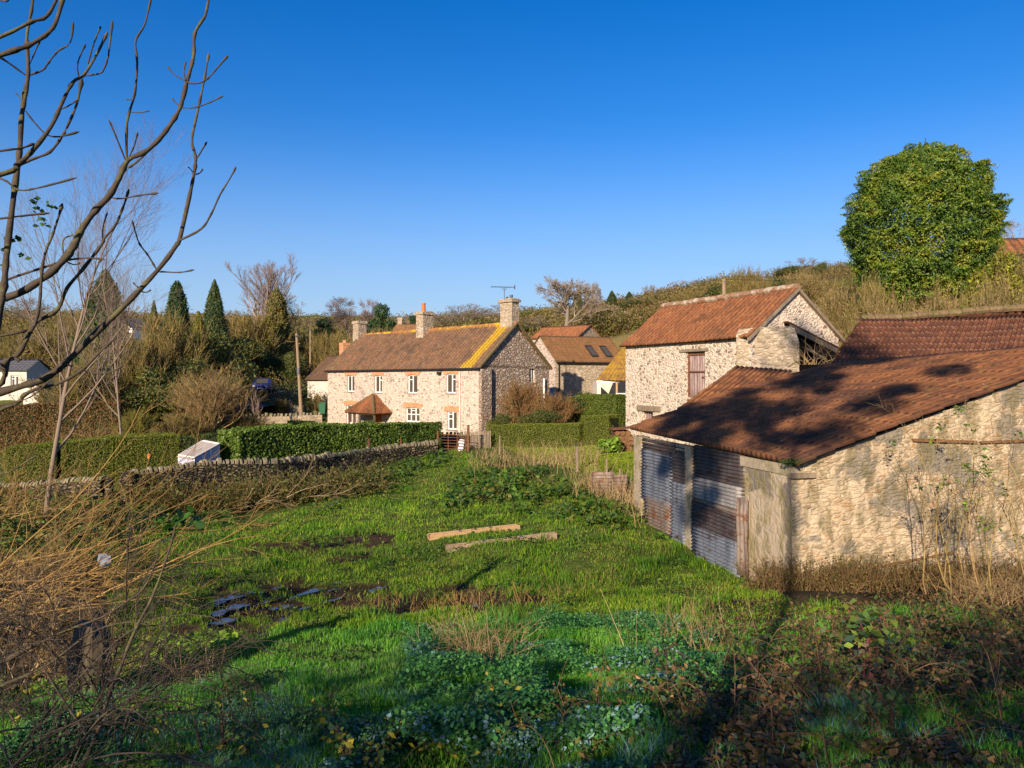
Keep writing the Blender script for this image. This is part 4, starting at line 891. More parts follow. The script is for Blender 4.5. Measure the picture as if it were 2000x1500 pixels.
# houses on the left, behind the branches
hs_ = [('white_house', 'white walled house at the far left edge seen through branches', P(-75, 775, 68), (0.97, 0.2), 5.2, 5.5, 2.4, 3.4, M['cream'], M['lead'], ((3.9, 4.6, 0.7, 1.9),), ()),
       ('outbuilding', 'small white gabled outbuilding at the far left below a conifer', P(76, 772, 62), (0.35, 0.93), 4.0, 1.8, 0.7, 1.35, M['cream'], M['lead'], (), ()),
       ('brick_house', 'grey roofed house with two white windows behind bare twigs on the left', P(20, 770, 88), (0.98, 0.18), 8.5, 6, 5.0, 7.0, M['gable'], M['lead'], ((0.6, 1.7, 3.0, 4.5), (4.2, 5.2, 3.0, 4.5)), ((7.0, 0.9, 8.2, M['brick'], ()),)),
       ('bungalow', 'white gabled bungalow high on the left between conifers', P(258, 680, 125), (0.4, 0.92), 8.0, 5.8, 3.2, 5.1, M['white'], M['lead'], (), ()),
       ('hillside_house', 'small pale stone house on the hillside above the skylights', P(1236, 640, 118), (0.95, 0.3), 5.8, 5, 2.0, 3.0, M['cream'], M['tile_conv'], ((0.8, 1.6, 1.0, 1.7), (2.4, 3.2, 1.0, 1.7)), ()),
       ('hillside_shed', 'tiny pale stone shed beside the two hillside conifers', P(1238, 606, 165), (0.9, 0.3), 2.6, 3, 1.4, 2.4, M['cream'], M['tile_conv'], (), ()),
       ('hilltop_cottage', 'little stone building on the ridge above the tall barn roof', P(1337, 590, 175), (0.9, 0.3), 1.6, 3, 1.6, 2.6, M['cream'], M['tile_conv'], (), ()),
       ('hilltop_house', 'red roofed house on the rise beside the big evergreen at the right edge', P(1905, 560, 75), (0.98, -0.1), 12, 6, 2.6, 5.2, M['cream'], M['tile_red'], (), ())]
for nm, lb, O_, d_, Ln, Dp, ev, rd, wm, rm, ws, chs in hs_: house_simple(nm, lb, O_, d_, Ln, Dp, ev, rd, wm, rm, wins_=ws, chim=chs, nu_=16, nv_=5)
t_, f_ = house_simple('distant_cottage', 'tiny roof and chimney behind the ridge between the farmhouse chimneys', P(770, 660, 100), (0.98, -0.1), 3.6, 4, 1.0, 2.0, M['cream'], M['tile_conv'], chim=((0.3, 0.6, 2.7, M['block'], ()),), nu_=12, nv_=4)

# ------------------------------------------------------------------ garden and field walls, gate, posts
def stone_wall(name, label, pts, h, th, mat, cope=0.0, group=None, csz=0.16):
    """pts: list of (px, py_top, depth)"""
    tops = [P(*p) for p in pts]; t_ = thing(name, tuple(G(pts[0][0], pts[0][2])), label, 'wall', group); V = []; UV = []; Ls = 0; path = []
    for i in range(len(tops) - 1):
        n = max(2, int((tops[i + 1] - tops[i]).length / 0.3))
        for k in range(n): path.append(tops[i].lerp(tops[i + 1], k / n))
    path.append(tops[-1]); rows = 7; ss = []
    for i, p in enumerate(path):
        if i: Ls += (p - path[i - 1]).length
        ss.append(Ls)
    FRo = []
    for side in (-1, 1):
        b0 = len(V)
        for j in range(rows):
            for i, p in enumerate(path):
                d = path[min(i + 1, len(path) - 1)] - path[max(i - 1, 0)]; d.z = 0; d.normalize(); nn = Vector((-d.y, d.x, 0)) * side
                gz = Hs(p.x, p.y) - 0.3; z = gz + (p.z - gz) * j / (rows - 1) + (R0.uniform(-0.02, 0.02) if j == rows - 1 else 0)
                off = th / 2 * (1.15 - 0.25 * j / (rows - 1)) + (float(fb(ss[i], j * 0.25, 0.5, 5 + side)) - 0.5) * 0.12
                V.append((p.x + nn.x * off, p.y + nn.y * off, z)); UV.append((ss[i], z))
        k = len(path); ix = b0 + np.arange(rows * k).reshape(rows, k); FRo.append(np.stack([ix[:-1, :-1], ix[:-1, 1:], ix[1:, 1:], ix[1:, :-1]], -1).reshape(-1, 4))
    k = len(path); a = (rows - 1) * k + np.arange(k); b = rows * k + a; FRo.append(np.stack([a[:-1], a[1:], b[1:], b[:-1]], -1))
    for e in (0, k - 1):
        for j in range(rows - 1): FRo.append(np.array([[j * k + e, (j + 1) * k + e, rows * k + (j + 1) * k + e, rows * k + j * k + e]]))
    mesh_np('wall_face', np.array(V), np.concatenate(FRo), mat, t_, uv=np.array(UV), smooth=True)
    if cope > 0:
        m = MB(); s = 0.05
        while s < Ls - 0.05:
            i = max(0, min(len(path) - 2, int(np.searchsorted(ss, s)) - 1)); f = (s - ss[i]) / max(ss[i + 1] - ss[i], 1e-6); p = path[i].lerp(path[i + 1], f)
            d = path[i + 1] - path[i]; d.z = 0; d.normalize(); nn = Vector((-d.y, d.x, 0)); w = csz * R0.uniform(0.5, 0.9); h_ = cope * R0.uniform(0.65, 1.15)
            lean = d * R0.uniform(-0.04, 0.07); hw = th * R0.uniform(0.34, 0.48); q = p - Vector((0, 0, 0.03)); pts_ = []
            for an in range(0, 7): aa = math.pi * an / 6; pts_.append(q + nn * (math.cos(aa) * hw) + Vector((0, 0, 0.02 + math.sin(aa) * h_ * R0.uniform(0.9, 1.1))) + lean * math.sin(aa))
            m.prism(pts_, d * w); s += csz * R0.uniform(0.95, 1.35)
        m.build('coping', M['coping'], t_)
    return t_
WALL = [(248, 928, 30.0), (330, 918, 31.2), (410, 906, 32.6), (540, 905, 34.5), (640, 893, 37.5), (740, 879, 40.5), (800, 871, 42.2), (851, 868, 43.2)]
stone_wall('dry_stone_wall', 'mossy dry stone field wall with upright coping stones below the long hedge', WALL, 1.2, 0.45, M['drystone'], cope=0.25)
stone_wall('dry_stone_wall', 'low tumbled dry stone wall left of the field wall pillar', [(-60, 955, 33), (60, 948, 31.5), (150, 940, 30.8), (205, 936, 30.3)], 1, 0.45, M['drystone'], cope=0.2)
stone_wall('garden_wall', 'sunlit stone garden wall with upright coping behind the long hedge', [(425, 816, 61), (500, 814, 61.5), (560, 813, 62), (600, 811, 62.5), (628, 810, 63)], 1, 0.45, M['farwall'], cope=0.3, csz=0.25)
stone_wall('garden_wall', 'short cream stone wall beside the lane and telegraph pole', [(530, 793, 72), (560, 794, 71), (590, 795, 70)], 1, 0.5, M['farwall'], cope=0.2, csz=0.3)
stone_wall('gateside_wall', 'short coped wall seen through the field gate', [(852, 851, 47.5), (900, 851, 47.5), (950, 850, 47.5)], 1, 0.4, M['drystone'], cope=0.28, csz=0.2)
# stone gate pillar
def slab(name, label, px, Y, wpx, ytop, mat, cat, group=None, th=None, lean=0.0, rnd=0.04, parent=None):
    c = G(px, Y); w = wpx / F * Y; h = (HY - ytop) / F * Y + EYE - c.z; th = th or w; K = 9; V = []; rr = 8
    for j in range(K):
        z = -0.25 + (h + 0.25) * j / (K - 1)
        for i in range(rr):
            a = 2 * math.pi * (i + 0.5) / rr; sx_ = max(-0.8, min(0.8, math.cos(a) * 1.15)) / 0.8; sy_ = max(-0.8, min(0.8, math.sin(a) * 1.15)) / 0.8
            n1 = 1 + R0.uniform(-rnd, rnd) * 2 - (0.16 if j == K - 1 else 0)
            V.append((c.x + sx_ * w / 2 * n1 + lean * z, c.y + sy_ * th / 2 * n1, c.z + z + R0.uniform(-.3, .3) * rnd * h * (j == K - 1)))
    Fc = [(j * rr + i, j * rr + (i + 1) % rr, (j + 1) * rr + (i + 1) % rr, (j + 1) * rr + i) for j in range(K - 1) for i in range(rr)] + [tuple(range((K - 1) * rr, K * rr))]
    o = mesh_np(name, np.array(V), Fc, mat, parent, loc=None if parent else tuple(c)); 
    if parent is None: tag(o, label, cat, group)
    return o
slab('stone_pillar', 'squared rubble stone pillar at the left end of the field wall', 249, 29.6, 24, 922, M['drystone'], 'pillar')
slab('stone_pillar', 'narrow rubble pillar just left of the taller one', 213, 30, 14, 934, M['drystone'], 'pillar')
slab('wooden_post', 'dark short post standing against the field wall', 336, 30.5, 8, 953, M['wood'], 'post')
slab('tree_stump', 'tall mossy rotten stump in brambles at the lower left', 180, 8.3, 62, 1216, M['bark'], 'stump', rnd=0.13)
# rusty posts of the field wall, gate posts, stakes
for px, Y, wp, yt, mt, lb in [(720.5, 40, 5, 856, 'rustiron', 'rusty iron post with a knob against the hedge wall'), (783, 42, 3.5, 856, 'rustiron', 'thin rusty iron post right of the knobbed one'), (914.5, 43.3, 5, 830, 'rustiron', 'tall rusty gate post right of the gate'), (855, 43.6, 4, 842, 'rustiron', 'thin gate post at the hedge end'),
                        (976, 41, 3, 850, 'wood', 'slim weathered stake in dead weeds before the clipped hedge'), (1127.5, 30.5, 5.5, 872, 'wood', 'pale topped fence stake on the lawn edge'), (1185, 29.6, 4, 896, 'wood', 'short fence stake behind the rusty sheets'), (1211, 27.4, 4, 915, 'wood', 'dark leaning stake beside the shed corner')]:
    slab('fence_post', lb, px, Y, wp, yt, M[mt], 'post', 'posts along the field edge')
# field gate
gO = G(857, 43.9); gt = thing('field_gate', tuple(gO), 'rusty barred field gate between hedge end and weeds', 'gate'); g1 = G(910, 43.5); dg = g1 - gO; dg.z = 0
zt = P(860, 848, 43.9).z; m = MB()
for k in range(7): zz = zt - k * 0.165; m.cyl(Vector((gO.x, gO.y, zz)), Vector((gO.x + dg.x, gO.y + dg.y, zz - 0.02)), 0.018, n=6)
m.build('bars', M['rustiron'], gt)
m = MB()
for f in (0.0, 0.35, 0.68, 1.0): q = gO + dg * f; m.cyl(Vector((q.x, q.y, zt - 1.02)), Vector((q.x, q.y, zt + 0.03)), 0.024, n=6)
m.build('frame', M['rustiron'], gt)
m = MB(); q = Vector((gO.x + dg.x * 0.78, gO.y - 0.1, zt - 0.62))
m.prism([q + Vector((-0.2, 0, -0.35)), q + Vector((0.17, 0, -0.33)), q + Vector((0.27, 0, 0.3)), q + Vector((0.05, 0, 0.36)), q + Vector((-0.1, 0, 0.26)), q + Vector((-0.06, 0, 0.0))], Vector((0, -0.14, 0)))
o = m.build('plastic_sack', M['sack'], bevel=0.03); tag(o, 'white plastic sack tied to the field gate', 'sack')
# picket panel right of gate
m = MB(); pk = thing('picket_fence', tuple(G(918, 44.5)), 'pale picket fence between the gate post and clipped hedge', 'fence')
for k in range(14):
    q = G(919 + k * 2.9, 45); m.box(q, Vector((0.055, 0, 0)), Vector((0, 0.02, 0)), Vector((0, 0, 0.98 + R0.uniform(-.04, .04))))
m.build('pickets', M['wood'], pk); m = MB(); q = G(918, 45.05); 
for zz in (0.25, 0.75): m.box(q + Vector((0, 0.03, zz)), Vector((1.2, 0, 0)), Vector((0, 0.04, 0)), Vector((0, 0, 0.06)))
m.build('rails', M['wood'], pk)
# rusty sheets used as fencing
for nm, x0, x1, yt, yb, Y, mat, lb in [('iron_sheet', 1153, 1197, 922, 968, 27.9, 'iron_rust', 'rusty corrugated sheet fencing left of the iron shed, left one'), ('iron_sheet', 1193, 1222, 927, 972, 27.4, 'iron_rust', 'rusty corrugated sheet fencing nearest the shed corner, with pale streak')]:
    a = P(x0, yb, Y); bq = P(x1, yb, Y - 0.3)
    o = corr(nm, a, np.array(bq - a), np.array((0.05, 0.0, (yb - yt) / F * Y)), 7, 0.02, M[mat], None, vert=False, rag=0.8); tag(o, lb, 'metal sheet', 'rusty sheets fencing the lawn')
# timber troughs lying in the field
def trough(px0, py0, px1, py1, label, mat, h, w):
    def hit(px, py):
        Y = 20.0
        for _ in range(30): z = Hs((px - 1000) / F * Y, Y); Y = Y * 0.5 + 0.5 * F * (EYE - z) / (py - HY)
        return Vector(((px - 1000) / F * Y, Y, Hs((px - 1000) / F * Y, Y)))
    a = hit(px0, py0 + 6); b = hit(px1, py1 + 6); d = (b - a); n = Vector((-d.y, d.x, 0)).normalized(); z = Vector((0, 0, 1)); t_ = thing('timber_trough', tuple(a), label, 'trough', 'timber troughs lying in the field')
    m = MB(); th = 0.03
    m.box(a, d, n * th, z * h); m.build('side_board', mat, t_); m = MB(); m.box(a + n * w, d, n * th, z * h); m.build('side_board', mat, t_)
    m = MB(); m.box(a + n * (th + .002), d, n * (w - th - .004), z * 0.035); m.build('base_board', mat, t_)
    for f in (0.005, 0.985): m = MB(); m.box(a + d * f + n * (th + .003), d * 0.012, n * (w - th - 0.006), z * (h * 0.92)); m.build('end_board', M['rustiron'] if f < 0.5 else mat, t_)
    for f in (0.32, 0.66): m = MB(); m.box(a + d * f - n * 0.004, d.normalized() * 0.05, n * (w + th + 0.008), z * 0.0 + Vector((0, 0, h + 0.012))) if False else m.box(a + d * f - n * 0.01 + z * h, d.normalized() * 0.05, n * (w + th + 0.02), z * 0.02); m.build('bracket', M['lead'], t_)
trough(840, 1050, 1016, 1030, 'paler timber trough lying in the grass, the farther of two', M['newwood'], 0.16, 0.2)
trough(873, 1074, 1088, 1047, 'greyer timber trough with metal brackets, the nearer of two', M['oldwood'], 0.17, 0.17)
# log pile
lp = thing('log_pile', tuple(G(1213, 37)), 'stack of cut logs beside the tall barn and iron shed corner', 'log pile')
for k in range(26):
    r = R0.uniform(0.10, 0.15); row = k // 7; q = G(1199 + (k % 7) * 5.4 + row * 2.2, 36.6); m = MB(); z = 0.14 + row * 0.24
    m.cyl(q + Vector((0, R0.uniform(-0.1, 0.1), z)), q + Vector((R0.uniform(-.1, .1), 1.2, z)), r, r * 0.95, 9); m.build('log', M['log'], lp)
m = MB(); m.box(G(1196, 36.4, 1.05), Vector((1.1, 0, 0.08)), Vector((0, 1.3, 0)), Vector((0, 0, 0.04))); m.build('cover_sheet', M['rustiron'], lp)
# small polythene shed behind the wall
sh = thing('greenhouse', tuple(G(390, 35)), 'small lilac translucent garden shed behind the dry stone wall', 'greenhouse')
A = P(352, 925, 33.8); Bq = P(392, 925, 32.9); Cq = P(440, 915, 35.6); zA = P(350, 892, 33.8).z; zB = P(378, 896, 33.0).z
Np = P(379, 896, 34.4); Lp = P(349, 891, 35.0); Rp = P(428, 869, 35.9); Bp = P(396, 863, 36.5); dn = Vector((0, 0, -1.9))
def facep(a, b): m = MB(); m.prism([a, b, b + dn, a + dn], Vector((0, 0.02, 0))); return m
for a, b in ((Lp, Np), (Np, Rp), (Rp, Bp), (Bp, Lp)): facep(a, b).build('side_panel', M['glasspoly'], sh)
m = MB(); e_ = lambda p, q: p + (p - q).normalized() * 0.12; up = Vector((0, 0, 0.02)); m.prism([e_(Lp, Bp) + up, e_(Np, Rp) + up, e_(Rp, Np) + up, e_(Bp, Lp) + up], Vector((0, 0, 0.03))); m.build('roof', M['polyroof'], sh)
m = MB()
for a, b in ((Lp, Bp), (Np, Rp), (Lp.lerp(Np, 0.5), Bp.lerp(Rp, 0.5)), (Lp, Np), (Bp, Rp)): m.cyl(a + up * 3, b + up * 3, 0.028, n=5)
for q in (Lp, Np, Rp, Lp.lerp(Np, 0.5), Np.lerp(Rp, 0.33), Np.lerp(Rp, 0.66)): m.cyl(q, q + dn, 0.032, n=5)
m.build('frame', M['white'], sh)
# hanging lantern / bird feeder
q = P(291, 891, 30.2); fd = thing('bird_feeder', tuple(q), 'small orange hanging bird feeder before the dark clipped hedge', 'bird feeder')
m = MB(); m.cyl(q + Vector((0, 0, -0.08)), q + Vector((0, 0, 0.04)), 0.06, 0.05, 8); m.build('body', M['terracotta'], fd); m = MB(); m.cyl(q + Vector((0, 0, 0.04)), q + Vector((0, 0, 0.1)), 0.09, 0.01, 8); m.build('cap', M['terracotta'], fd)
m = MB(); m.cyl(q + Vector((0, 0, 0.1)), q + Vector((-0.15, 0, 0.45)), 0.006, n=4); m.build('hanging_wire', M['lead'], fd)
# white bag caught in the twigs at lower left
m = MB(); q = P(205, 1097, 14.0)
for k in range(7): 
    c_ = q + Vector((R0.uniform(-.07, .07), R0.uniform(-.05, .05), R0.uniform(-.08, .08))); m.cyl(c_ - Vector((0.07, 0, 0)), c_ + Vector((0.06, 0.02, 0.04)), 0.07, 0.03, 7)
o = m.build('plastic_bag', M['bag']); tag(o, 'crumpled pale plastic bag caught in dark twigs at the left', 'bag')
# telegraph poles and wires
def pole(px, py0, px1, py1, Y, label, r=0.13, arm=True):
    a = G(px1, Y, -0.5); b = P(px, py0, Y); t_ = thing('telegraph_pole', tuple(a), label, 'telegraph pole'); m = MB(); m.cyl(a, b, r * 1.25, r * 0.8, 9); m.build('pole', M['oldwood'], t_)
    m = MB(); m.cyl(b - Vector((0.0, 0.12, 0.3)), b - Vector((0, 0.12, 0.18)), 0.09, 0.06, 6); m.cyl(b + Vector((0.12, 0, -0.3)), b + Vector((0.12, 0, -0.12)), 0.05, 0.04, 6); m.build('insulator', M['lead'], t_)
    if arm:
        m = MB(); m.box(b + (a - b) * 0.42 + Vector((-0.1, -0.26, 0)), Vector((0.2, 0, 0)), Vector((0, 0.1, 0)), Vector((0, 0, 0.5))); m.build('junction_box', M['lead'], t_)
    return b
p1 = pole(579, 651, 590, 806, 66, 'leaning wooden telegraph pole beside the lane left of the farmhouse')
p2 = pole(606, 640, 606, 745, 100, 'thin pale telegraph pole farther up the lane', r=0.11, arm=False)
p3 = pole(1414, 545, 1415, 600, 70, 'mossy telegraph pole top behind the tall barn roof', r=0.2, arm=False)
def wire(a, b, sag, label, r=0.012):
    n = 16; Pl = np.array([[np.array(a) * (1 - k / n) + np.array(b) * (k / n) - np.array((0, 0, sag * 4 * (k / n) * (1 - k / n))) for k in range(n + 1)]])
    V, Fc = tubes(Pl, np.full((1, n + 1), r), 3); o = mesh_np('overhead_wire', V, Fc, M['gutter'], loc=tuple(a)); tag(o, label, 'cable', 'overhead wires')
wire(p3, P(2100, 475, 60), 1.0, 'dark cable from the mossy pole rising right towards the evergreen', 0.028); wire(p3 - Vector((0, 0, .4)), P(1180, 640, 110), 1.0, 'cable running left from the mossy pole behind the barn roof', 0.03)
wire(p1 - Vector((0, 0, 4.2)), P(300, 700, 60), 0.5, 'thin cable from the lane pole towards the left trees', 0.012); wire(p1 - Vector((0, 0, .3)), p2, 0.4, 'thin cable between the two lane poles', 0.012)
# wheelie bin
bn = G(630, 65.5); wb_ = thing('wheelie_bin', tuple(bn), 'dark green wheelie bin against the left end of the farmhouse', 'bin'); bn = P(629, 808, 70.2)
m = MB(); m.prism([bn + Vector((-0.24, 0, 0)), bn + Vector((0.24, 0, 0)), bn + Vector((0.3, 0, 0.95)), bn + Vector((-0.3, 0, 0.95))], Vector((0, 0.6, 0))); m.build('body', M['green_plastic'], wb_)
m = MB(); m.box(bn + Vector((-0.33, -0.04, 0.955)), Vector((0.66, 0, 0)), Vector((0, 0.7, 0)), Vector((0, 0, 0.08))); m.build('lid', M['green_plastic'], wb_)
# blue car coming down the lane
cc = P(514, 767, 78); ct = thing('parked_car', tuple(cc), 'dark blue hatchback on the shaded lane between the trees', 'car'); fx = Vector((0.16, -0.98, 0)).normalized(); rx = Vector((0.98, 0.16, 0)).normalized(); Z = Vector((0, 0, 1))
def carpt(l, w, z): return cc + fx * l + rx * w + Z * z
prof = [(2.0, 0.35), (2.05, 0.62), (1.85, 0.82), (0.95, 0.98), (0.35, 1.42), (-1.2, 1.48), (-1.85, 1.0), (-2.0, 0.4)]
V = []; K = len(prof)
for s_, ws in ((-1, 1), (-0.9, 1.0), (0.9, 1.0), (1, 1)):
    for (l, z) in prof:
        w_ = 0.86 if abs(s_) < 0.95 else 0.9; w2 = w_ * (0.78 if z > 1.2 else 1.0); V.append(tuple(carpt(l * (1 if abs(s_) < 1 else 0.97), (1 if s_ > 0 else -1) * w2 * (0.86 if abs(s_) < 0.95 else 1), z * (1 if abs(s_) < 0.95 else 0.985))))
Fc = [(i * K + j, i * K + (j + 1) % K, (i + 1) * K + (j + 1) % K, (i + 1) * K + j) for i in range(3) for j in range(K)] + [tuple(range(K)), tuple(range(4 * K - 1, 3 * K - 1, -1))]
mesh_np('body', np.array(V), Fc, M['carpaint'], ct)
m = MB(); m.face(carpt(0.98, -0.62, 1.0), carpt(0.98, 0.62, 1.0), carpt(0.42, 0.52, 1.4), carpt(0.42, -0.52, 1.4)); m.build('windscreen', M['glass'], ct)
for s_ in (-1, 1):
    m = MB(); m.face(carpt(0.85, s_ * 0.905, 0.98), carpt(-1.6, s_ * 0.905, 1.0), carpt(-1.15, s_ * 0.72, 1.4), carpt(0.3, s_ * 0.72, 1.36)); m.build('side_window', M['glass'], ct)
    m = MB(); m.cbox(carpt(1.97, s_ * 0.62, 0.66), rx * 0.34, fx * 0.12, Z * 0.16); m.build('headlight', M['lamp'], ct)
    for l in (1.25, -1.3): m = MB(); m.cyl(carpt(l, s_ * 0.7, 0.3), carpt(l, s_ * 0.93, 0.3), 0.31, n=14); o = m.build('wheel', M['rubber'], ct); m = MB(); m.cyl(carpt(l, s_ * 0.92, 0.3), carpt(l, s_ * 0.945, 0.3), 0.18, n=10); m.build('rim', M['lead'], o)
m = MB(); m.cbox(carpt(2.06, 0, 0.48), rx * 0.5, fx * 0.03, Z * 0.11); m.build('number_plate', M['white'], ct)

# ================================================================== VEGETATION
GL = lambda *c: [tuple(x) for x in c]
PAL_TWIG = GL((0.27, 0.18, 0.075), (0.34, 0.23, 0.10), (0.20, 0.135, 0.06), (0.28, 0.21, 0.07))
PAL_GREY = GL((0.27, 0.215, 0.16), (0.33, 0.26, 0.19), (0.20, 0.16, 0.12))
PAL_PINK = GL((0.25, 0.175, 0.14), (0.20, 0.145, 0.12), (0.30, 0.22, 0.17))
PAL_ORANGE = GL((0.28, 0.17, 0.055), (0.22, 0.13, 0.045), (0.36, 0.23, 0.075), (0.17, 0.11, 0.04))
PAL_HILL_ = GL((0.19, 0.15, 0.045), (0.15, 0.14, 0.035), (0.22, 0.15, 0.055), (0.10, 0.12, 0.026), (0.20, 0.13, 0.06))
PAL_STRAW = GL((0.36, 0.25, 0.12), (0.28, 0.18, 0.08), (0.44, 0.33, 0.18), (0.20, 0.13, 0.06))
PAL_DGREEN = GL((0.045, 0.075, 0.018), (0.065, 0.10, 0.02), (0.032, 0.058, 0.015), (0.09, 0.115, 0.024))
PAL_CONIF = GL((0.026, 0.062, 0.022), (0.038, 0.08, 0.024), (0.05, 0.095, 0.026))
PAL_OLIVE = GL((0.14, 0.135, 0.03), (0.18, 0.145, 0.035), (0.10, 0.11, 0.026), (0.20, 0.15, 0.04))
PAL_GOLD = GL((0.17, 0.16, 0.018), (0.22, 0.19, 0.02), (0.12, 0.13, 0.02))
PAL_HOLLY = GL((0.05, 0.10, 0.012), (0.08, 0.145, 0.013), (0.12, 0.185, 0.014), (0.16, 0.21, 0.016), (0.22, 0.22, 0.018))
PAL_HEDGE = GL((0.08, 0.14, 0.016), (0.11, 0.18, 0.02), (0.06, 0.105, 0.016), (0.15, 0.21, 0.025))
PAL_CLIP = GL((0.15, 0.18, 0.02), (0.19, 0.21, 0.024), (0.12, 0.145, 0.02))
PAL_NETTLE = GL((0.055, 0.125, 0.018), (0.08, 0.16, 0.02), (0.04, 0.09, 0.018), (0.11, 0.18, 0.025))
PAL_BROOK = GL((0.16, 0.27, 0.02), (0.12, 0.22, 0.02), (0.20, 0.31, 0.03))

def seg_pick(Pl, Rd, n, t0, t1):
    """n child start points on each polyline, at parameters in [t0,t1]"""
    N, K, _ = Pl.shape; t = (t0 + (t1 - t0) * (np.arange(n)[None] + rng.random((N, n))) / n) * (K - 1)
    i = np.clip(t.astype(int), 0, K - 2); f = (t - i)[..., None]; ar = np.arange(N)[:, None]
    p = Pl[ar, i] * (1 - f) + Pl[ar, i + 1] * f; d = norm(Pl[ar, i + 1] - Pl[ar, i]); r = Rd[ar, i] * (1 - f[..., 0]) + Rd[ar, i + 1] * f[..., 0]
    return p.reshape(-1, 3), d.reshape(-1, 3), r.reshape(-1), (t / (K - 1)).reshape(-1)

def grow(p, d, L, r0, r1, K, up=0.0, wob=0.12, grav=0.0):
    N = len(p); L = np.broadcast_to(L, (N,)); out = np.zeros((N, K, 3)); out[:, 0] = p; q = norm(d); c = p.copy()
    bend = rng.normal(size=(N, 3)) * wob
    for k in range(1, K):
        q = norm(q + np.array([0, 0, up - grav * k / K]) + rng.normal(size=(N, 3)) * wob + bend * 0.5); c = c + q * (L / (K - 1))[:, None]; out[:, k] = c
    f = np.linspace(0, 1, K)[None]; r0 = np.broadcast_to(r0, (N,))[:, None]; r1 = np.broadcast_to(r1, (N,))[:, None]
    return out, r0 * (1 - f) + r1 * f

def rot_dir(d, ang, spread=0.15):
    rp = norm(np.cross(d, norm(rng.normal(size=d.shape)))); a = (ang + rng.normal(size=len(d)) * spread)[:, None]
    return d * np.cos(a) + rp * np.sin(a)

def bare(base, h, trunk_h=0.25, n=(9, 7, 6, 5), ang=(0.7, 0.6, 0.5, 0.5), lf=(0.6, 0.45, 0.4, 0.4), up=(0.10, 0.12, 0.08, 0.05), r=None, tw=0.012, wob=0.1, grav=0.0, t0=0.25, lean=(0, 0)):
    """bare winter tree -> (trunk tubes, twig tubes)"""
    r = r or h * 0.028
    Pl, Rd = grow(np.array([base], float), np.array([[lean[0], lean[1], 1.0]]), h * (1 - 0.25 if True else 1), r, r * 0.22, 12, 0.03, 0.035)
    levels = [(Pl, Rd)]; L = h
    for i, (nn, aa, ll, uu_) in enumerate(zip(n, ang, lf, up)):
        p, d, rr, t = seg_pick(*levels[-1], nn, t0 if i == 0 else 0.2, 1.0)
        L = L * ll if i else h * ll
        Ln = L * (1.15 - 0.65 * t) * rng.uniform(0.75, 1.15, len(p)); r0 = np.maximum(rr * 0.62, tw * 0.8); r1 = np.maximum(r0 * 0.3, tw * 0.5)
        levels.append(grow(p, rot_dir(d, aa), Ln, r0, r1, 7 if i < 2 else 4, uu_, wob, grav * (i > 0)))
    T = [tubes(a, b, 6 if k == 0 else 4) for k, (a, b) in enumerate(levels[:2])]; Wt = [tubes(a, b, 3) for a, b in levels[2:]]
    return join([x for x in T]), join([x for x in Wt])

def fit(V, base, w, h):
    """scale a crown about its base so that its real width and height are w and h"""
    V = V - np.array(base); sx_ = w / max(np.percentile(V[:, 0], 99.5) - np.percentile(V[:, 0], 0.5), 1e-3); sz_ = h / max(np.percentile(V[:, 2], 99.8), 1e-3)
    return V, np.array([sx_, sx_, sz_])

PROTO = {}
def add_parts(root, parts, sc=None):
    for nm, (V, Fc, c), mat in parts:
        o = mesh_np(nm, V, Fc, mat, None, col=c); o.parent = root; o.location = (0, 0, 0)

def plant(key, builder, px, Y, ytop, wpx, name, label, cat, group=None, rot=None, dz=0.0, ybase=None):
    """put a tree or shrub under picture column px; the first of a kind is built, the rest are copies of it"""
    g = G(px, Y); 
    if ybase is not None: g.z = EYE - (ybase - HY) / F * Y
    g.z += dz; h = (HY - ytop) / F * Y + EYE - g.z; w = wpx / F * Y
    root = thing(name, tuple(g), label, cat, group)
    if key not in PROTO:
        parts = builder(); allv = np.concatenate([p[1][0] for p in parts]); bw = np.percentile(allv[:, 0], 99) - np.percentile(allv[:, 0], 1); bh = np.percentile(allv[:, 2], 99.8)
        add_parts(root, parts); PROTO[key] = (root, bw, bh)
    else:
        for ch in PROTO[key][0].children: c = ch.copy(); COL.objects.link(c); c.parent = root
        bw, bh = PROTO[key][1:]
    root.scale = (w / bw, w / bw, h / bh); root.rotation_euler = (0, 0, R0.uniform(0, 6.28) if rot is None else rot)
    return root

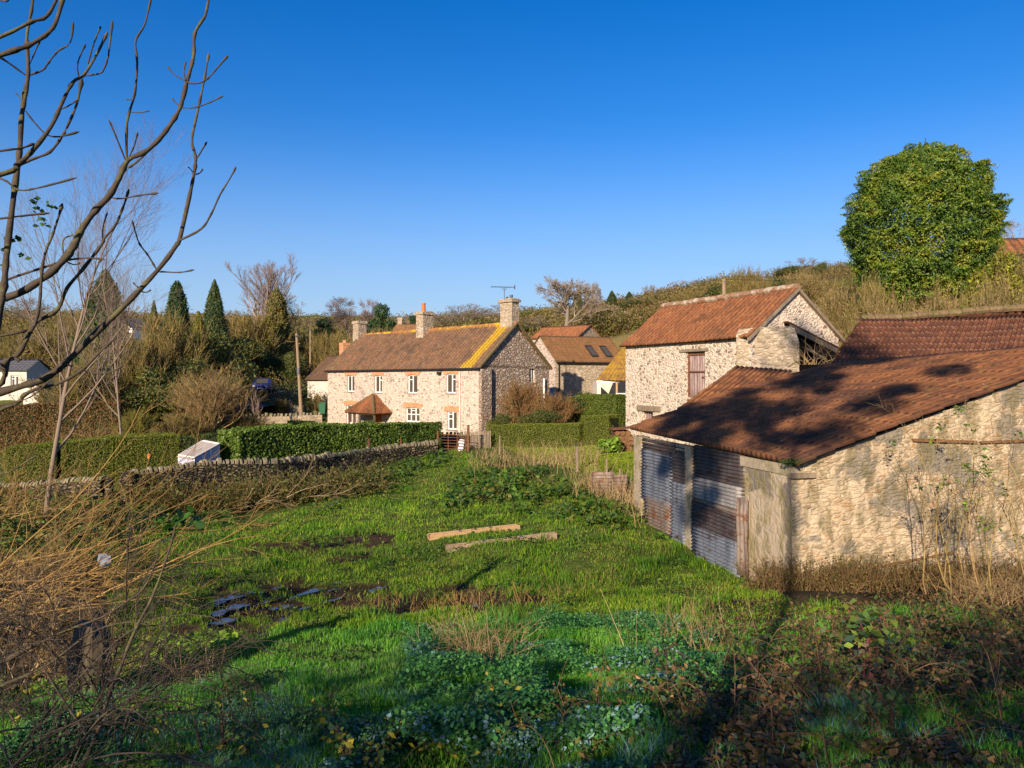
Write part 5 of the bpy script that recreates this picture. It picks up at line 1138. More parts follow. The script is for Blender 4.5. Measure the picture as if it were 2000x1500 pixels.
def flat(pal, V, per): return colmix(pal, len(V) // per, per)
def b_bare(pal, **k):
    def f():
        hh = k.pop('h', 10.0); Tk, Tw = bare((0, 0, 0), hh, **k)
        return [('trunk', (Tk[0], Tk[1], np.repeat(colmix(pal, 1, 1), len(Tk[0]), 0)), M['twig']), ('crown', (Tw[0], Tw[1], flat(pal, Tw[0], 3)), M['twig'])]
    return f
def b_conifer(pal, h=10.0, r=2.0, n=15000, ls=0.26, powr=0.8, gaps=0.25, mat='leaf'):
    def f():
        z = rng.random(n) ** 0.75; a = rng.random(n) * 2 * np.pi; rad = r * np.minimum(1, ((1 - z) * 1.25)) ** powr * (0.25 + 0.75 * np.minimum(1, z * 8 + 0.3))
        bump_ = 0.58 + 0.68 * fb(a * 2.6 + z * 3, z * 11, 1.0, 5); rr = rad * bump_ * (1 - 0.35 * rng.random(n) ** 2) + 0.05
        rr = rr * (1 + 0.30 * rng.random(n) ** 6); C = np.stack([np.cos(a) * rr, np.sin(a) * rr, z * h * 0.98 + 0.2 + (rng.random(n) ** 8) * h * 0.03], -1); nr = np.stack([np.cos(a), np.sin(a), 0.5 + 0 * a], -1)
        V, Fc = leaves(C, rng.uniform(0.6, 1.4, n) * ls, 0.4, 0, nr, 0.8); Tk, Tr = grow(np.array([[0., 0, 0]]), np.array([[0, 0, 1.]]), h * 0.95, r * 0.12, 0.02, 6, 0, 0.0); tv = tubes(Tk, Tr, 6)
        return [('trunk', (tv[0], tv[1], np.tile([0.08, 0.05, 0.03], (len(tv[0]), 1))), M['twig']), ('crown', (V, Fc, colmix(pal, n)), M[mat])]
    return f
def b_round(pal, clumps, n=12000, ls=0.2, h=6.0, trunk=0.3, mat='leaf', pal_t=None, stems=5):
    """clumps: list of (x, y, z, rx, ry, rz)"""
    def f():
        tot = sum(c[3] * c[4] + c[5] * c[3] for c in clumps); Vs = []
        for c in clumps:
            k = int(n * (c[3] * c[4] + c[5] * c[3]) / tot); C, d = blobs(c[:3], c[3:], k, 0.45)
            C = C + d * ((fb(d[:, 0] * 4 + c[0], d[:, 1] * 4 + d[:, 2] * 5, 1, 3) - 0.5) * 0.55 * c[3])[:, None]
            Vs.append(leaves(C, rng.uniform(0.6, 1.4, k) * ls, 0.5, 0, d, 0.9))
        V, Fc, _ = join(Vs); s = np.zeros((stems, 3)); s[:, :2] = rng.normal(0, trunk * 0.3, (stems, 2))
        Pl, Rd = grow(s, norm(np.concatenate([rng.normal(0, 0.35, (stems, 2)), np.ones((stems, 1))], 1)), h * 0.8, trunk * 0.35, 0.02, 8, 0.05, 0.08)
        p, d, rr, t = seg_pick(Pl, Rd, 8, 0.3, 1); P2, R2 = grow(p, rot_dir(d, 0.8), h * 0.28, rr * 0.6, 0.01, 5, 0.05, 0.1)
        tv = join([tubes(Pl, Rd, 5), tubes(P2, R2, 3)])
        return [('trunk', (tv[0], tv[1], colmix(pal_t or PAL_TWIG, len(tv[0]), 1)), M['twig']), ('crown', (V, Fc, colmix(pal, len(V) // 4)), M[mat])]
    return f
def b_twiggy(pal, h=5.0, w=5.0, n=60, n2=9, n3=6, up=0.12, leaf=None, nleaf=0, tw=0.012, spread=0.75, ls=0.12, lmat='leaf'):
    """many stemmed bare shrub"""
    def f():
        s = np.zeros((n, 3)); s[:, 0] = rng.normal(0, w * 0.12, n); s[:, 1] = rng.normal(0, w * 0.12, n)
        a = rng.random(n) * 6.28; el = np.abs(rng.normal(0, spread, n)); d = np.stack([np.sin(el) * np.cos(a), np.sin(el) * np.sin(a), np.cos(el)], -1)
        P1, R1 = grow(s, d, h * rng.uniform(0.6, 1.0, n), 0.05, 0.015, 9, up, 0.07)
        p, d, rr, t = seg_pick(P1, R1, n2, 0.2, 1); P2, R2 = grow(p, rot_dir(d, 0.5), h * 0.32 * (1.2 - 0.6 * t), rr * 0.6, tw * 0.7, 5, up * 0.8, 0.1)
        p, d, rr, t = seg_pick(P2, R2, n3, 0.2, 1); P3, R3 = grow(p, rot_dir(d, 0.5), h * 0.14, tw * 0.8, tw * 0.4, 3, up, 0.1)
        A = tubes(P1, R1, 4); B = join([tubes(P2, R2, 3), tubes(P3, R3, 3)])
        out = [('stems', (A[0], A[1], colmix(pal, n, 9 * 4)), M['twig']), ('twigs', (B[0], B[1], flat(pal, B[0], 3)), M['twig'])]
        if nleaf:
            q = P2.reshape(-1, 3); q = q[rng.integers(0, len(q), nleaf)] + rng.normal(0, 0.12, (nleaf, 3)); V, Fc = leaves(q, rng.uniform(0.6, 1.3, nleaf) * ls, 0.55); out.append(('foliage', (V, Fc, colmix(leaf, nleaf)), M[lmat]))
        return out
    return f
def rclumps(n, w, h, r, seed, z0=0.25):
    q = random.Random(seed); o = []
    for _ in range(n):
        a = q.random() * 6.28; k = q.random() ** 0.5; z = q.uniform(z0, 0.85); sh_ = math.sin(math.pi * min(1, z * 0.9 + 0.15)); rr = r * q.uniform(0.7, 1.3)
        o.append((math.cos(a) * k * w * 0.5 * sh_, math.sin(a) * k * w * 0.5 * sh_, z * h, rr, rr, rr * 0.8))
    return o

# --- left background trees
plant('con1', b_conifer(PAL_CONIF + PAL_OLIVE[:1], r=2.6, powr=0.7), 206, 66, 530, 120, 'conifer', 'tall dark conifer on the left behind the crossing branches', 'conifer', 'tall conifers on the left')
plant('con2', b_conifer(PAL_CONIF, r=1.9, powr=0.45, h=10), 346, 92, 551, 56, 'conifer', 'round topped green conifer, left of the pair against the sky', 'conifer', 'tall conifers on the left')
plant('con1', None, 419, 88, 549, 60, 'conifer', 'ragged green conifer, right of the pair against the sky', 'conifer', 'tall conifers on the left')
plant('con1', None, 301, 120, 588, 24, 'conifer', 'small pointed conifer above the white bungalow', 'conifer')
plant('con1', None, 283, 130, 610, 18, 'conifer', 'tiny conifer left of the small pointed one', 'conifer')
plant('gold', b_conifer(PAL_GOLD, r=2.6, powr=0.6, h=7), 388, 72, 610, 46, 'golden_conifer', 'yellow green conifer below the two tall green conifers', 'conifer')
plant('olivecon', b_conifer(PAL_OLIVE, r=2.2, powr=0.45, h=9), 541, 100, 566, 62, 'ivy_clad_tree', 'olive ivy clad tree below the bare fan shaped tree', 'tree')
plant('fan', b_bare(PAL_PINK, h=12, n=(16, 9, 7, 4), ang=(0.5, 0.35, 0.35, 0.4), lf=(0.75, 0.35, 0.4, 0.5), up=(0.14, 0.16, 0.14, 0.1), t0=0.12, tw=0.012, wob=0.06), 508, 108, 497, 136, 'bare_tree', 'tall bare fan shaped tree against the sky left of the farmhouse', 'tree', ybase=700)
plant('oak', b_bare(PAL_GREY, h=10, n=(10, 8, 6, 5), lf=(0.62, 0.45, 0.4, 0.45), tw=0.018), 572, 104, 572, 56, 'bare_tree', 'smaller bare tree right behind the ivy clad tree', 'tree', 'bare trees on the skyline', ybase=690)
plant('birch', b_bare(PAL_PINK, h=12, n=(14, 8, 6, 5), ang=(0.55, 0.6, 0.5, 0.5), lf=(0.42, 0.5, 0.5, 0.5), up=(0.12, 0.02, -0.02, -0.05), t0=0.25, tw=0.018, r=0.2), 689, 118, 579, 66, 'birch_tree', 'bare purple birch behind the left farmhouse chimney', 'tree', 'birches behind the farmhouse', ybase=690)
plant('birch', None, 716, 122, 586, 46, 'birch_tree', 'smaller bare birch between the purple birch and pine', 'tree', 'birches behind the farmhouse', ybase=690)
plant('pine', b_round(PAL_CONIF, [(0, 0, 8.6, 1.6, 1.6, 1.1), (1.2, 0.3, 7.0, 1.5, 1.3, 0.7), (-1.2, -0.4, 6.9, 1.5, 1.3, 0.7), (0.4, 0, 5.6, 1.9, 1.6, 0.7), (-1.0, 0.5, 4.6, 1.3, 1, 0.5), (1.3, 0, 4.4, 1.2, 1, 0.5)], n=6000, ls=0.3, h=9, trunk=0.5, stems=1), 746, 110, 594, 48, 'pine_tree', 'green pine with layered crown behind the farmhouse roof', 'pine', 'pines on the left skyline')
plant('pine', None, 633, 122, 622, 50, 'pine_tree', 'low green pine left of the purple birch', 'pine', 'pines on the left skyline')
plant('pine', None, 807, 150, 616, 26, 'pine_tree', 'little round green pine left of the potted chimney', 'pine', 'pines on the left skyline')
plant('oak', None, 893, 175, 595, 62, 'bare_tree', 'round crowned bare tree behind the roof between two chimneys', 'tree', 'bare trees on the skyline')
plant('oak', None, 867, 180, 606, 36, 'bare_tree', 'small bare tree left of the round crowned one', 'tree', 'bare trees on the skyline')
plant('oak', None, 937, 175, 602, 40, 'bare_tree', 'reddish bare tree right of the round crowned one', 'tree', 'bare trees on the skyline')
plant('oak', None, 962, 170, 607, 30, 'bare_tree', 'little bare tree beside the right chimney', 'tree', 'bare trees on the skyline')
# left: tall pale birch close behind the near branches
plant('tallbirch', b_bare(GL((0.20, 0.15, 0.11), (0.16, 0.115, 0.09), (0.24, 0.17, 0.13)), h=13, n=(16, 7, 5, 4), ang=(0.6, 0.5, 0.45, 0.4), lf=(0.34, 0.5, 0.5, 0.5), up=(0.16, 0.10, 0.08, 0.06), t0=0.2, tw=0.0032, r=0.075, wob=0.05), 88, 24, 178, 330, 'birch_tree', 'tall pale stemmed birch with pinkish twigs behind the near branches', 'tree', rot=0.4)
plant('tallbirch', None, 240, 40, 395, 170, 'birch_tree', 'fine twigged bare tree right of the pale birch', 'tree', rot=2.2, ybase=900)
# --- shrub belt left of the lane
plant('tw1', b_twiggy(PAL_OLIVE + PAL_TWIG, n=70, n2=10, n3=6, leaf=PAL_OLIVE, nleaf=3500, tw=0.02, ls=0.16), 320, 62, 608, 190, 'large_shrub', 'big olive brown twiggy shrub below the green conifers', 'shrub', 'shrubs left of the lane')
plant('tw1', None, 250, 57, 655, 150, 'large_shrub', 'olive twiggy shrub right of the tall dark conifer', 'shrub', 'shrubs left of the lane')
plant('ev1', b_round(PAL_DGREEN + PAL_OLIVE[:2], rclumps(16, 5, 5, 1.15, 3), n=14000, ls=0.2, h=5), 415, 66, 652, 130, 'evergreen_shrub', 'dark rounded evergreen shrub below the golden conifer', 'shrub', 'evergreens left of the lane')
plant('ev1', None, 470, 92, 660, 100, 'evergreen_shrub', 'dark evergreen shrub between the golden conifer and lane', 'shrub', 'evergreens left of the lane')
plant('ev1', None, 375, 60, 702, 120, 'evergreen_shrub', 'dark green shrub behind the fan of bare stems', 'shrub', 'evergreens left of the lane')
plant('ev1', None, 300, 56, 720, 120, 'evergreen_shrub', 'dark shrub at the left of the lane, lowest of the belt', 'shrub', 'evergreens left of the lane')
plant('ev1', None, 438, 66, 735, 70, 'evergreen_shrub', 'shaded evergreen beside the blue car', 'shrub', 'evergreens left of the lane')
plant('ev1', None, 213, 58, 640, 110, 'evergreen_shrub', 'dark shrub round the foot of the tall dark conifer', 'shrub', 'evergreens left of the lane')
plant('ev1', None, 572, 96, 688, 50, 'evergreen_shrub', 'glossy green holly beside the far end of the lane', 'shrub', 'evergreens left of the lane')
plant('ev1', None, 528, 97, 690, 70, 'evergreen_shrub', 'dark shrub shading the lane behind the car', 'shrub', 'evergreens left of the lane')
plant('tw2', b_twiggy(PAL_TWIG + PAL_OLIVE, n=80, n2=11, n3=7, tw=0.022, spread=0.9, leaf=PAL_OLIVE, nleaf=1500, ls=0.18), 500, 100, 612, 190, 'large_shrub', 'broad brown twiggy thicket beneath the bare fan shaped tree', 'shrub', 'shrubs left of the lane')
plant('tw2', None, 560, 104, 640, 120, 'large_shrub', 'brown thicket right of the ivy clad tree', 'shrub', 'shrubs left of the lane')
plant('tw2', None, 636, 104, 648, 110, 'large_shrub', 'olive thicket behind the two lane poles', 'shrub', 'shrubs left of the lane')
plant('tw1', None, 668, 95, 655, 90, 'large_shrub', 'olive thicket left of the left farmhouse chimney', 'shrub', 'shrubs left of the lane')
plant('tw2', None, 760, 105, 640, 120, 'large_shrub', 'brown thicket showing over the farmhouse ridge', 'shrub', 'shrubs left of the lane')
plant('tw1', None, 150, 52, 700, 150, 'large_shrub', 'tangled olive shrub left of the tall dark conifer', 'shrub', 'shrubs left of the lane')
plant('tw2', None, 70, 78, 640, 170, 'large_shrub', 'brown thicket on the far left behind the grey roofed house', 'shrub', 'shrubs left of the lane')
plant('tw2', None, 160, 90, 610, 150, 'large_shrub', 'brown thicket on the skyline left of the tall dark conifer', 'shrub', 'shrubs left of the lane')
plant('fanshrub', b_twiggy(PAL_STRAW[:2] + PAL_TWIG, h=5, w=2.2, n=48, n2=11, n3=5, up=0.12, tw=0.012, spread=0.55), 410, 50, 716, 150, 'fan_shrub', 'leafless shrub of upright fanned stems in front of the lane', 'shrub', ybase=846, rot=0.3)
plant('olv', b_twiggy(PAL_OLIVE + PAL_GOLD, h=2, w=2, n=60, n2=9, n3=4, leaf=PAL_OLIVE, nleaf=3500, tw=0.01, ls=0.07), 268, 44, 799, 90, 'olive_shrub', 'rounded olive green shrub behind the clipped hedge end', 'shrub', ybase=860)
plant('tw2', None, 350, 47, 806, 110, 'bramble_shrub', 'low brown brambly shrub left of the fan shaped shrub', 'shrub', ybase=862)
plant('tw2', None, 470, 52, 806, 120, 'bramble_shrub', 'low brown scrub under the fan shaped shrub', 'shrub', ybase=850)
plant('sap', b_twiggy(PAL_PINK, h=2.5, w=0.5, n=4, n2=5, n3=3, up=0.2, tw=0.012, spread=0.3), 498, 58, 758, 26, 'sapling', 'thin pinkish sapling behind the long hedge', 'sapling', ybase=840)
plant('tw2', None, 665, 63, 800, 36, 'large_shrub', 'small climbing shrub on the farmhouse left corner', 'shrub', ybase=835) if False else None
plant('tw1', None, 545, 70, 778, 50, 'verge_shrub', 'yellow green tuft on the lane verge by the cream wall', 'shrub', ybase=806)
plant('tw1', None, 620, 74, 770, 30, 'climbing_shrub', 'straggly climber on the white cottage wall', 'shrub', ybase=812)

# --- right side and hill
plant('bigoak', b_bare(PAL_GREY + PAL_STRAW[:1], h=12, n=(13, 9, 7, 5), ang=(0.95, 0.7, 0.6, 0.5), lf=(0.62, 0.42, 0.42, 0.45), up=(0.07, 0.06, 0.05, 0.02), t0=0.3, tw=0.034, r=0.5, wob=0.13), 1108, 104, 542, 150, 'bare_oak', 'wide spreading bare oak on the slope behind the barn conversion', 'tree', ybase=664)
plant('bigoak', None, 1153, 125, 551, 46, 'bare_oak', 'narrower ivy hung bare tree right of the spreading oak', 'tree', ybase=640)
plant('ev1', None, 1131, 122, 562, 18, 'ivy_column', 'slim ivy covered trunk between the oak and its neighbour', 'tree', ybase=640)
plant('con1', None, 1195, 140, 568, 27, 'conifer', 'left one of two dark conifers on the right hillside', 'conifer', 'pair of hillside conifers', ybase=611)
plant('con1', None, 1229, 140, 570, 26, 'conifer', 'right one of two dark conifers on the right hillside', 'conifer', 'pair of hillside conifers', ybase=612)
for px, Y, yt, w, lb in [(1256, 190, 557, 30, 'small bare ridge tree right of the two hillside conifers'), (1290, 180, 562, 34, 'ivy green bare ridge tree left of the taller ridge pair'), (1326, 170, 545, 34, 'left tree of the taller ridge pair above the barn'), (1348, 172, 548, 30, 'right tree of the taller ridge pair above the barn'),
                         (1020, 210, 590, 60, 'bare tree on the ridge right of the farmhouse chimney'), (1050, 200, 597, 50, 'bare tree left below the spreading oak'), (1385, 150, 548, 40, 'bare scrubby tree left of the mossy pole'), (1520, 140, 530, 44, 'bare tree on the ridge behind the barn ridge'), (1575, 130, 520, 40, 'low bare tree left of the big evergreen'), (1985, 95, 424, 60, 'reddish bare tree at the right edge behind the big evergreen')]:
    plant('oak', None, px, Y, yt, w, 'bare_tree', lb, 'tree', 'bare trees on the right ridge')
PROTO_BANK = b_twiggy(PAL_STRAW + PAL_OLIVE, h=3, w=4, n=130, n2=8, n3=6, up=0.0, spread=1.1, tw=0.012, leaf=PAL_HILL_ + PAL_STRAW[:2], nleaf=16000, ls=0.09)
for key, px, Y, yt, w, lb in [('ev1', 1400, 95, 556, 60, 'dark green bush left of the mossy pole'), ('tw1', 1455, 85, 522, 90, 'tall olive bush right of the mossy pole'), ('tw2', 1480, 80, 545, 80, 'brown bush behind the tall barn ridge'), ('ev1', 1510, 85, 548, 80, 'dark evergreen bush behind the tall barn ridge end'), ('tw1', 1350, 105, 570, 70, 'olive bush above the left part of the barn ridge'),
                              ('ev1', 1608, 110, 512, 22, 'small dark evergreen between ridge scrub and big evergreen'), ('bank', 1590, 62, 540, 130, 'straw brown thicket left of the big evergreen'), ('bank', 1640, 50, 560, 120, 'brown thicket behind the barn gable'), ('bank', 1560, 70, 530, 100, 'brown thicket over the barn gable top'),
                              ('bank', 1720, 44, 565, 140, 'brown bramble bank below the big evergreen'), ('bank', 1840, 42, 565, 150, 'brown bramble bank right below the big evergreen'), ('bank', 1960, 40, 545, 130, 'brown bramble bank at the right edge'), ('bank', 1780, 40, 590, 120, 'olive brambles just above the pantile ridge'), ('bank', 1920, 38, 560, 110, 'green brown brambles above the pantile ridge at right')]:
    plant(key, PROTO_BANK if key == 'bank' else None, px, Y, yt, w, 'hillside_shrub', lb, 'shrub', 'shrubs on the right slope')
plant('yel', b_round(PAL_GOLD + GL((0.26, 0.27, 0.02)), rclumps(12, 3, 3, 0.7, 8), n=7000, ls=0.16, h=3), 1960, 43, 492, 110, 'laurel_shrub', 'bright yellow green laurel at the right edge under the red roofed house', 'shrub')
for i in range(40):
    px = -60 + 26 * i + R0.uniform(-9, 9); Y = R0.choice([170, 200, 240, 280]); g = G(px, Y); yb = HY - F * (g.z - EYE) / Y; kk = R0.random(); hpx = R0.uniform(18, 48)
    if kk < 0.62: plant('oak', None, px, Y, yb - hpx, hpx * R0.uniform(0.9, 1.5), 'bare_tree', 'bare tree in the row along the far left and middle skyline', 'tree', 'bare trees along the far left and middle skyline')
    else: plant('ev1', None, px, Y, yb - hpx * 0.6, hpx * R0.uniform(0.8, 1.4), 'skyline_bush', 'dark green bush along the far left and middle skyline', 'shrub', 'dark bushes along the far skyline')
for i in range(46):
    px = 985 + 14.5 * i + R0.uniform(-6, 6); Y = R0.choice([130, 150, 175, 200, 230]); g = G(px, Y); yb = HY - F * (g.z - EYE) / Y; kk = R0.random(); hpx = R0.uniform(14, 42) * 150 / Y
    if kk < 0.55: plant('oak', None, px, Y, yb - hpx, hpx * R0.uniform(0.9, 1.5), 'bare_tree', 'bare scrubby tree dotted over the right hillside', 'tree', 'small bare trees dotted over the right hillside')
    else: plant('ev1', None, px, Y, yb - hpx * 0.7, hpx * R0.uniform(0.8, 1.6), 'hillside_bush', 'small green bush dotted over the right hillside', 'shrub', 'green bushes dotted over the right hillside')
# the big evergreen
cl = []
q_ = random.Random(11)
for k in range(95):
    a = q_.random() * 6.28; z = q_.uniform(0.5, 9.3); prof_ = 4.9 * (max(0.05, 1 - ((z - 4.4) / 5.6) ** 2)) ** 0.5 * (0.92 if z < 4 else 1); kk = q_.uniform(0.72, 0.93); rr = q_.uniform(0.6, 1.1); cl.append((math.cos(a) * prof_ * kk, math.sin(a) * prof_ * kk, z, rr, rr, rr * 0.9))
cl.append((0, 0, 4.4, 4.5, 4.5, 4.5)); cl.append((0, 0, 2.6, 4.6, 4.6, 2.6))
def b_bigever():
    n = 210000; th = rng.random(n) * 2 * np.pi; w = rng.random(n) ** 0.8; zz = 9.6 * w
    prof = 4.75 * np.where(zz < 4.2, np.clip(0.84 + 0.16 * zz / 4.2, 0, 1), np.sqrt(np.clip(1 - ((zz - 4.2) / 5.5) ** 2, 0, 1)))
    cx_ = np.cos(th); sy_ = np.sin(th); lump = fb(th * 2.9, zz * 0.95, 1.0, 4, 2) * 1.0 + 0.5 * fb(th * 7, zz * 2.4, 1.0, 9, 2)
    rr = prof * (0.68 + 0.38 * lump) - np.abs(rng.normal(0, 0.28, n)) * (0.6 + prof * 0.1) ; rr = np.maximum(rr, 0) * (1 + 0.16 * (fb(th * 14, zz * 5, 1.0, 33, 1) ** 3))
    top_ = rng.random(n) < 0.25; rr = np.where(top_, rr * (0.25 + 0.7 * np.sqrt(rng.random(n))), rr)
    C = np.stack([cx_ * rr, sy_ * rr, zz + (lump - 0.7) * 1.3], -1); Nn = np.stack([cx_, sy_, 0.5 + 0 * th], -1); V, Fc = leaves(C, rng.uniform(0.6, 1.4, n) * 0.14, 0.55, 0, Nn, 0.7)
    Pl, Rd = grow(np.array([[0., 0, 0]]), np.array([[0, 0, 1.]]), 8.0, 0.4, 0.05, 8, 0, 0.02); p, d, r_, t = seg_pick(Pl, Rd, 26, 0.1, 1); P2, R2 = grow(p, rot_dir(d, 1.1), 3.2, r_ * 0.5, 0.02, 6, 0.05, 0.08)
    tv = join([tubes(Pl, Rd, 8), tubes(P2, R2, 4)]); patch_ = fb(th * 5, zz * 1.6, 1.0, 14, 2); c = np.array(PAL_HOLLY)[np.clip((patch_ * 7 - 1.5 + rng.normal(0, 1.2, n)).astype(int), 0, 4)]
    return [('trunk', (tv[0], tv[1], np.tile([0.08, 0.05, 0.03], (len(tv[0]), 1))), M['twig']), ('crown', (V, Fc, np.repeat(c * rng.uniform(0.75, 1.25, (n, 1)), 4, 0)), M['gloss'])]
plant('bigever', b_bigever, 1800, 50, 290, 256, 'evergreen_oak', 'huge dense rounded evergreen tree on the slope at the right', 'tree', ybase=590, rot=0.0)
plant('tw1', None, 1700, 47, 540, 90, 'hillside_shrub', 'olive scrub at the left foot of the big evergreen', 'shrub', 'shrubs on the right slope')
plant('yel', None, 1925, 47, 520, 70, 'laurel_shrub', 'yellow green leafy shrub right of the big evergreen', 'shrub')
# --- garden shrubs between farmhouse and barns
plant('beech', b_twiggy(GL((0.28, 0.14, 0.06), (0.22, 0.12, 0.05), (0.18, 0.13, 0.05)), h=3, w=3, n=60, n2=10, n3=6, leaf=GL((0.26, 0.12, 0.04), (0.20, 0.11, 0.04), (0.12, 0.11, 0.03)), nleaf=6000, tw=0.012, ls=0.1), 1018, 52, 741, 115, 'beech_shrub', 'tall russet shrub against the farmhouse gable', 'shrub', 'russet garden shrubs', ybase=838)
plant('beech', None, 1082, 50, 766, 95, 'beech_shrub', 'rounded russet beech right of the tall russet shrub', 'shrub', 'russet garden shrubs', ybase=838)
plant('ev1', None, 1060, 47, 800, 70, 'garden_evergreen', 'low dark green bush in front of the russet beech', 'shrub', 'garden evergreens', ybase=842)
plant('ev1', None, 1140, 52, 766, 60, 'garden_evergreen', 'yellow topped evergreen bush right of the russet beech', 'shrub', 'garden evergreens', ybase=830)
plant('ev1', None, 978, 47, 808, 36, 'garden_evergreen', 'small green bush at the farmhouse gable corner', 'shrub', 'garden evergreens', ybase=842)
plant('rhub', b_round(PAL_BROOK, [(0, 0, 0.4, 0.6, 0.6, 0.35), (0.4, 0.1, 0.7, 0.3, 0.3, 0.2)], n=300, ls=0.3, h=0.8, trunk=0.05), 1190, 36.0, 850, 50, 'leafy_plant', 'bright broad leafed plant beside the log pile', 'plant')

# --- hedges
def hedge(name, label, pts, wd, ytops, h, pal, dens=900, ls=0.07, mat='leaf', group=None, rough=0.10, zb=None):
    """pts (px, depth); ytops picture rows of the top along it"""
    A = [G(a, b) for a, b in pts]; T = [P(a, y, b).z for (a, b), y in zip(pts, ytops)]; root = thing(name, tuple(A[0]), label, 'hedge', group); Cs = []; Ns = []; core = MB()
    for i in range(len(A) - 1):
        a, b = A[i], A[i + 1]; d = b - a; d.z = 0; Ln = d.length; d.normalize(); n = Vector((-d.y, d.x, 0)); hh = 0.5 * (T[i] - a.z + T[i + 1] - b.z); area = Ln * (2 * hh + wd) + (2 * wd * hh); k = int(area * dens)
        s = rng.random(k); f = rng.random(k) * (2 * hh + wd) ; top_ = f > 2 * hh; side = np.where(f < hh, -1.0, 1.0)
        endp = rng.random(k) < (2 * wd * hh / area); tz = T[i] * (1 - s) + T[i + 1] * s; bz = a.z * (1 - s) + b.z * s - 0.1
        w_ = np.where(top_, (rng.random(k) - 0.5) * wd, side * wd / 2); hz = np.where(top_, tz, bz + (tz - bz) * rng.random(k)); e_ = rng.random(k) < 0.5
        s = np.where(endp, e_ * 1.0, s); w_ = np.where(endp, (rng.random(k) - 0.5) * wd, w_); tz = T[i] * (1 - s) + T[i + 1] * s; hz = np.where(endp, bz + (tz - bz) * rng.random(k), hz)
        cx = a.x + d.x * s * Ln + n.x * w_; cy = a.y + d.y * s * Ln + n.y * w_; nr = np.stack([n.x * np.sign(w_) * ~top_ + 0 * s, n.y * np.sign(w_) * ~top_ + 0 * s, top_ * 1.0], -1)
        nr = np.where(endp[:, None], np.array([d.x, d.y, 0]) * np.where(e_, 1, -1)[:, None], nr)
        off = (fb(cx * 1.0 + hz, cy + hz * 1.3, 0.8, 7) - 0.55) * rough * 4 - rng.random(k) ** 2 * 0.16
        Cs.append(np.stack([cx, cy, hz], -1) + nr * off[:, None]); Ns.append(nr)
        ins = 0.16; core.prism([Vector((a.x, a.y, a.z - .2)) + n * (wd / 2 - ins) + d * ins * (i == 0), Vector((a.x, a.y, a.z - .2)) - n * (wd / 2 - ins) + d * ins * (i == 0), Vector((a.x, a.y, T[i] - ins)) - n * (wd / 2 - ins) + d * ins * (i == 0), Vector((a.x, a.y, T[i] - ins)) + n * (wd / 2 - ins) + d * ins * (i == 0)], (b - a) * (1 - ins / Ln) + Vector((0, 0, (T[i + 1] - T[i]) - (b.z - a.z)))) 
    C = np.concatenate(Cs); Nn = np.concatenate(Ns); V, Fc = leaves(C, rng.uniform(0.6, 1.4, len(C)) * ls, 0.55, 0, Nn, 0.7)
    mesh_np('foliage', V, Fc, M[mat], root, col=colmix(pal, len(C))); core.build('shade_core', M['hcore'], root)  # solid dark core stands in for the shade between the leaves
M['hcore'] = plain('hedge_core_shade', (0.03, 0.035, 0.012), 0.9, 0.5, 8, bmp=0.6)  # darker than the leaves, shade inside the hedge put into colour
hedge('clipped_hedge', 'long bushy green hedge behind the dry stone wall in front of the farmhouse', [(445, 36.5), (540, 39), (640, 41.5), (760, 44), (848, 46)], 1.6, [842, 832, 829, 827, 825], 2, PAL_HEDGE, dens=550, ls=0.13, mat='gloss', rough=0.10)
hedge('clipped_hedge', 'flat topped clipped hedge with bright top at the left behind the stone pillars', [(20, 33.5), (120, 34), (220, 35), (343, 36.5)], 1.7, [872, 862, 852, 847], 2, PAL_CLIP, dens=1500, ls=0.055, rough=0.03)
hedge('clipped_hedge', 'dark shaded hedge behind the lilac garden shed', [(345, 41), (450, 42)], 1.2, [852, 843], 2, PAL_DGREEN, dens=600, ls=0.09)
hedge('beech_hedge', 'brown leafed beech hedge at the left behind the clipped hedge', [(-60, 45), (80, 46), (240, 47)], 1.4, [797, 788, 782], 2, GL((0.22, 0.11, 0.04), (0.17, 0.09, 0.035), (0.12, 0.10, 0.03)), dens=500, ls=0.1, rough=0.1)
hedge('clipped_hedge', 'low rounded clipped hedge sunlit in front of the russet shrubs', [(962, 46.5), (1040, 45.2), (1142, 43.5)], 1.5, [829, 828, 826], 1.5, PAL_CLIP, dens=1500, ls=0.055, rough=0.03, group=None)
hedge('clipped_hedge', 'block of clipped hedge stepping up right of the low rounded one', [(1146, 44), (1200, 43)], 1.4, [812, 810], 1.7, PAL_CLIP, dens=1500, ls=0.055, rough=0.03)
hedge('clipped_hedge', 'tall clipped hedge beside the tall barn corner under the cart shed', [(1120, 53), (1165, 51), (1219, 49)], 1.5, [776, 770, 771], 2.2, PAL_CLIP + PAL_HEDGE, dens=900, ls=0.07, rough=0.05)
hedge('clipped_hedge', 'small dark hedge top in front of the garden wall', [(565, 56), (612, 57)], 1.0, [822, 822], 1, PAL_HEDGE, dens=800, ls=0.07)

# --- climbing ivy bits on roofs, moss tuft on the shed corner
m_c, m_d = blobs(P(1549, 902, 15.5), (0.28, 0.2, 0.07), 900, 0.9); V, Fc = leaves(m_c, 0.035, 0.5); o = mesh_np('moss_tuft', V, Fc, M['leaf'], shed, col=colmix(PAL_DGREEN, 900))
# twigs against the lean-to opening
Pl, Rd = grow(np.array([P(1600 + rng.uniform(-40, 30), 712, 31.0) for _ in range(26)]), norm(np.stack([rng.normal(0, 0.8, 26), rng.normal(0, 0.1, 26), np.ones(26)], -1)), 1.3, 0.018, 0.006, 8, 0.0, 0.15)
V, Fc = tubes(Pl, Rd, 3); o = mesh_np('climber_stems', V, Fc, M['twig'], loc=tuple(P(1600, 712, 31)), col=flat(PAL_STRAW, V, 3)); tag(o, 'bare climber stems in the dark lean-to opening beside the barn gable', 'climbing plant')

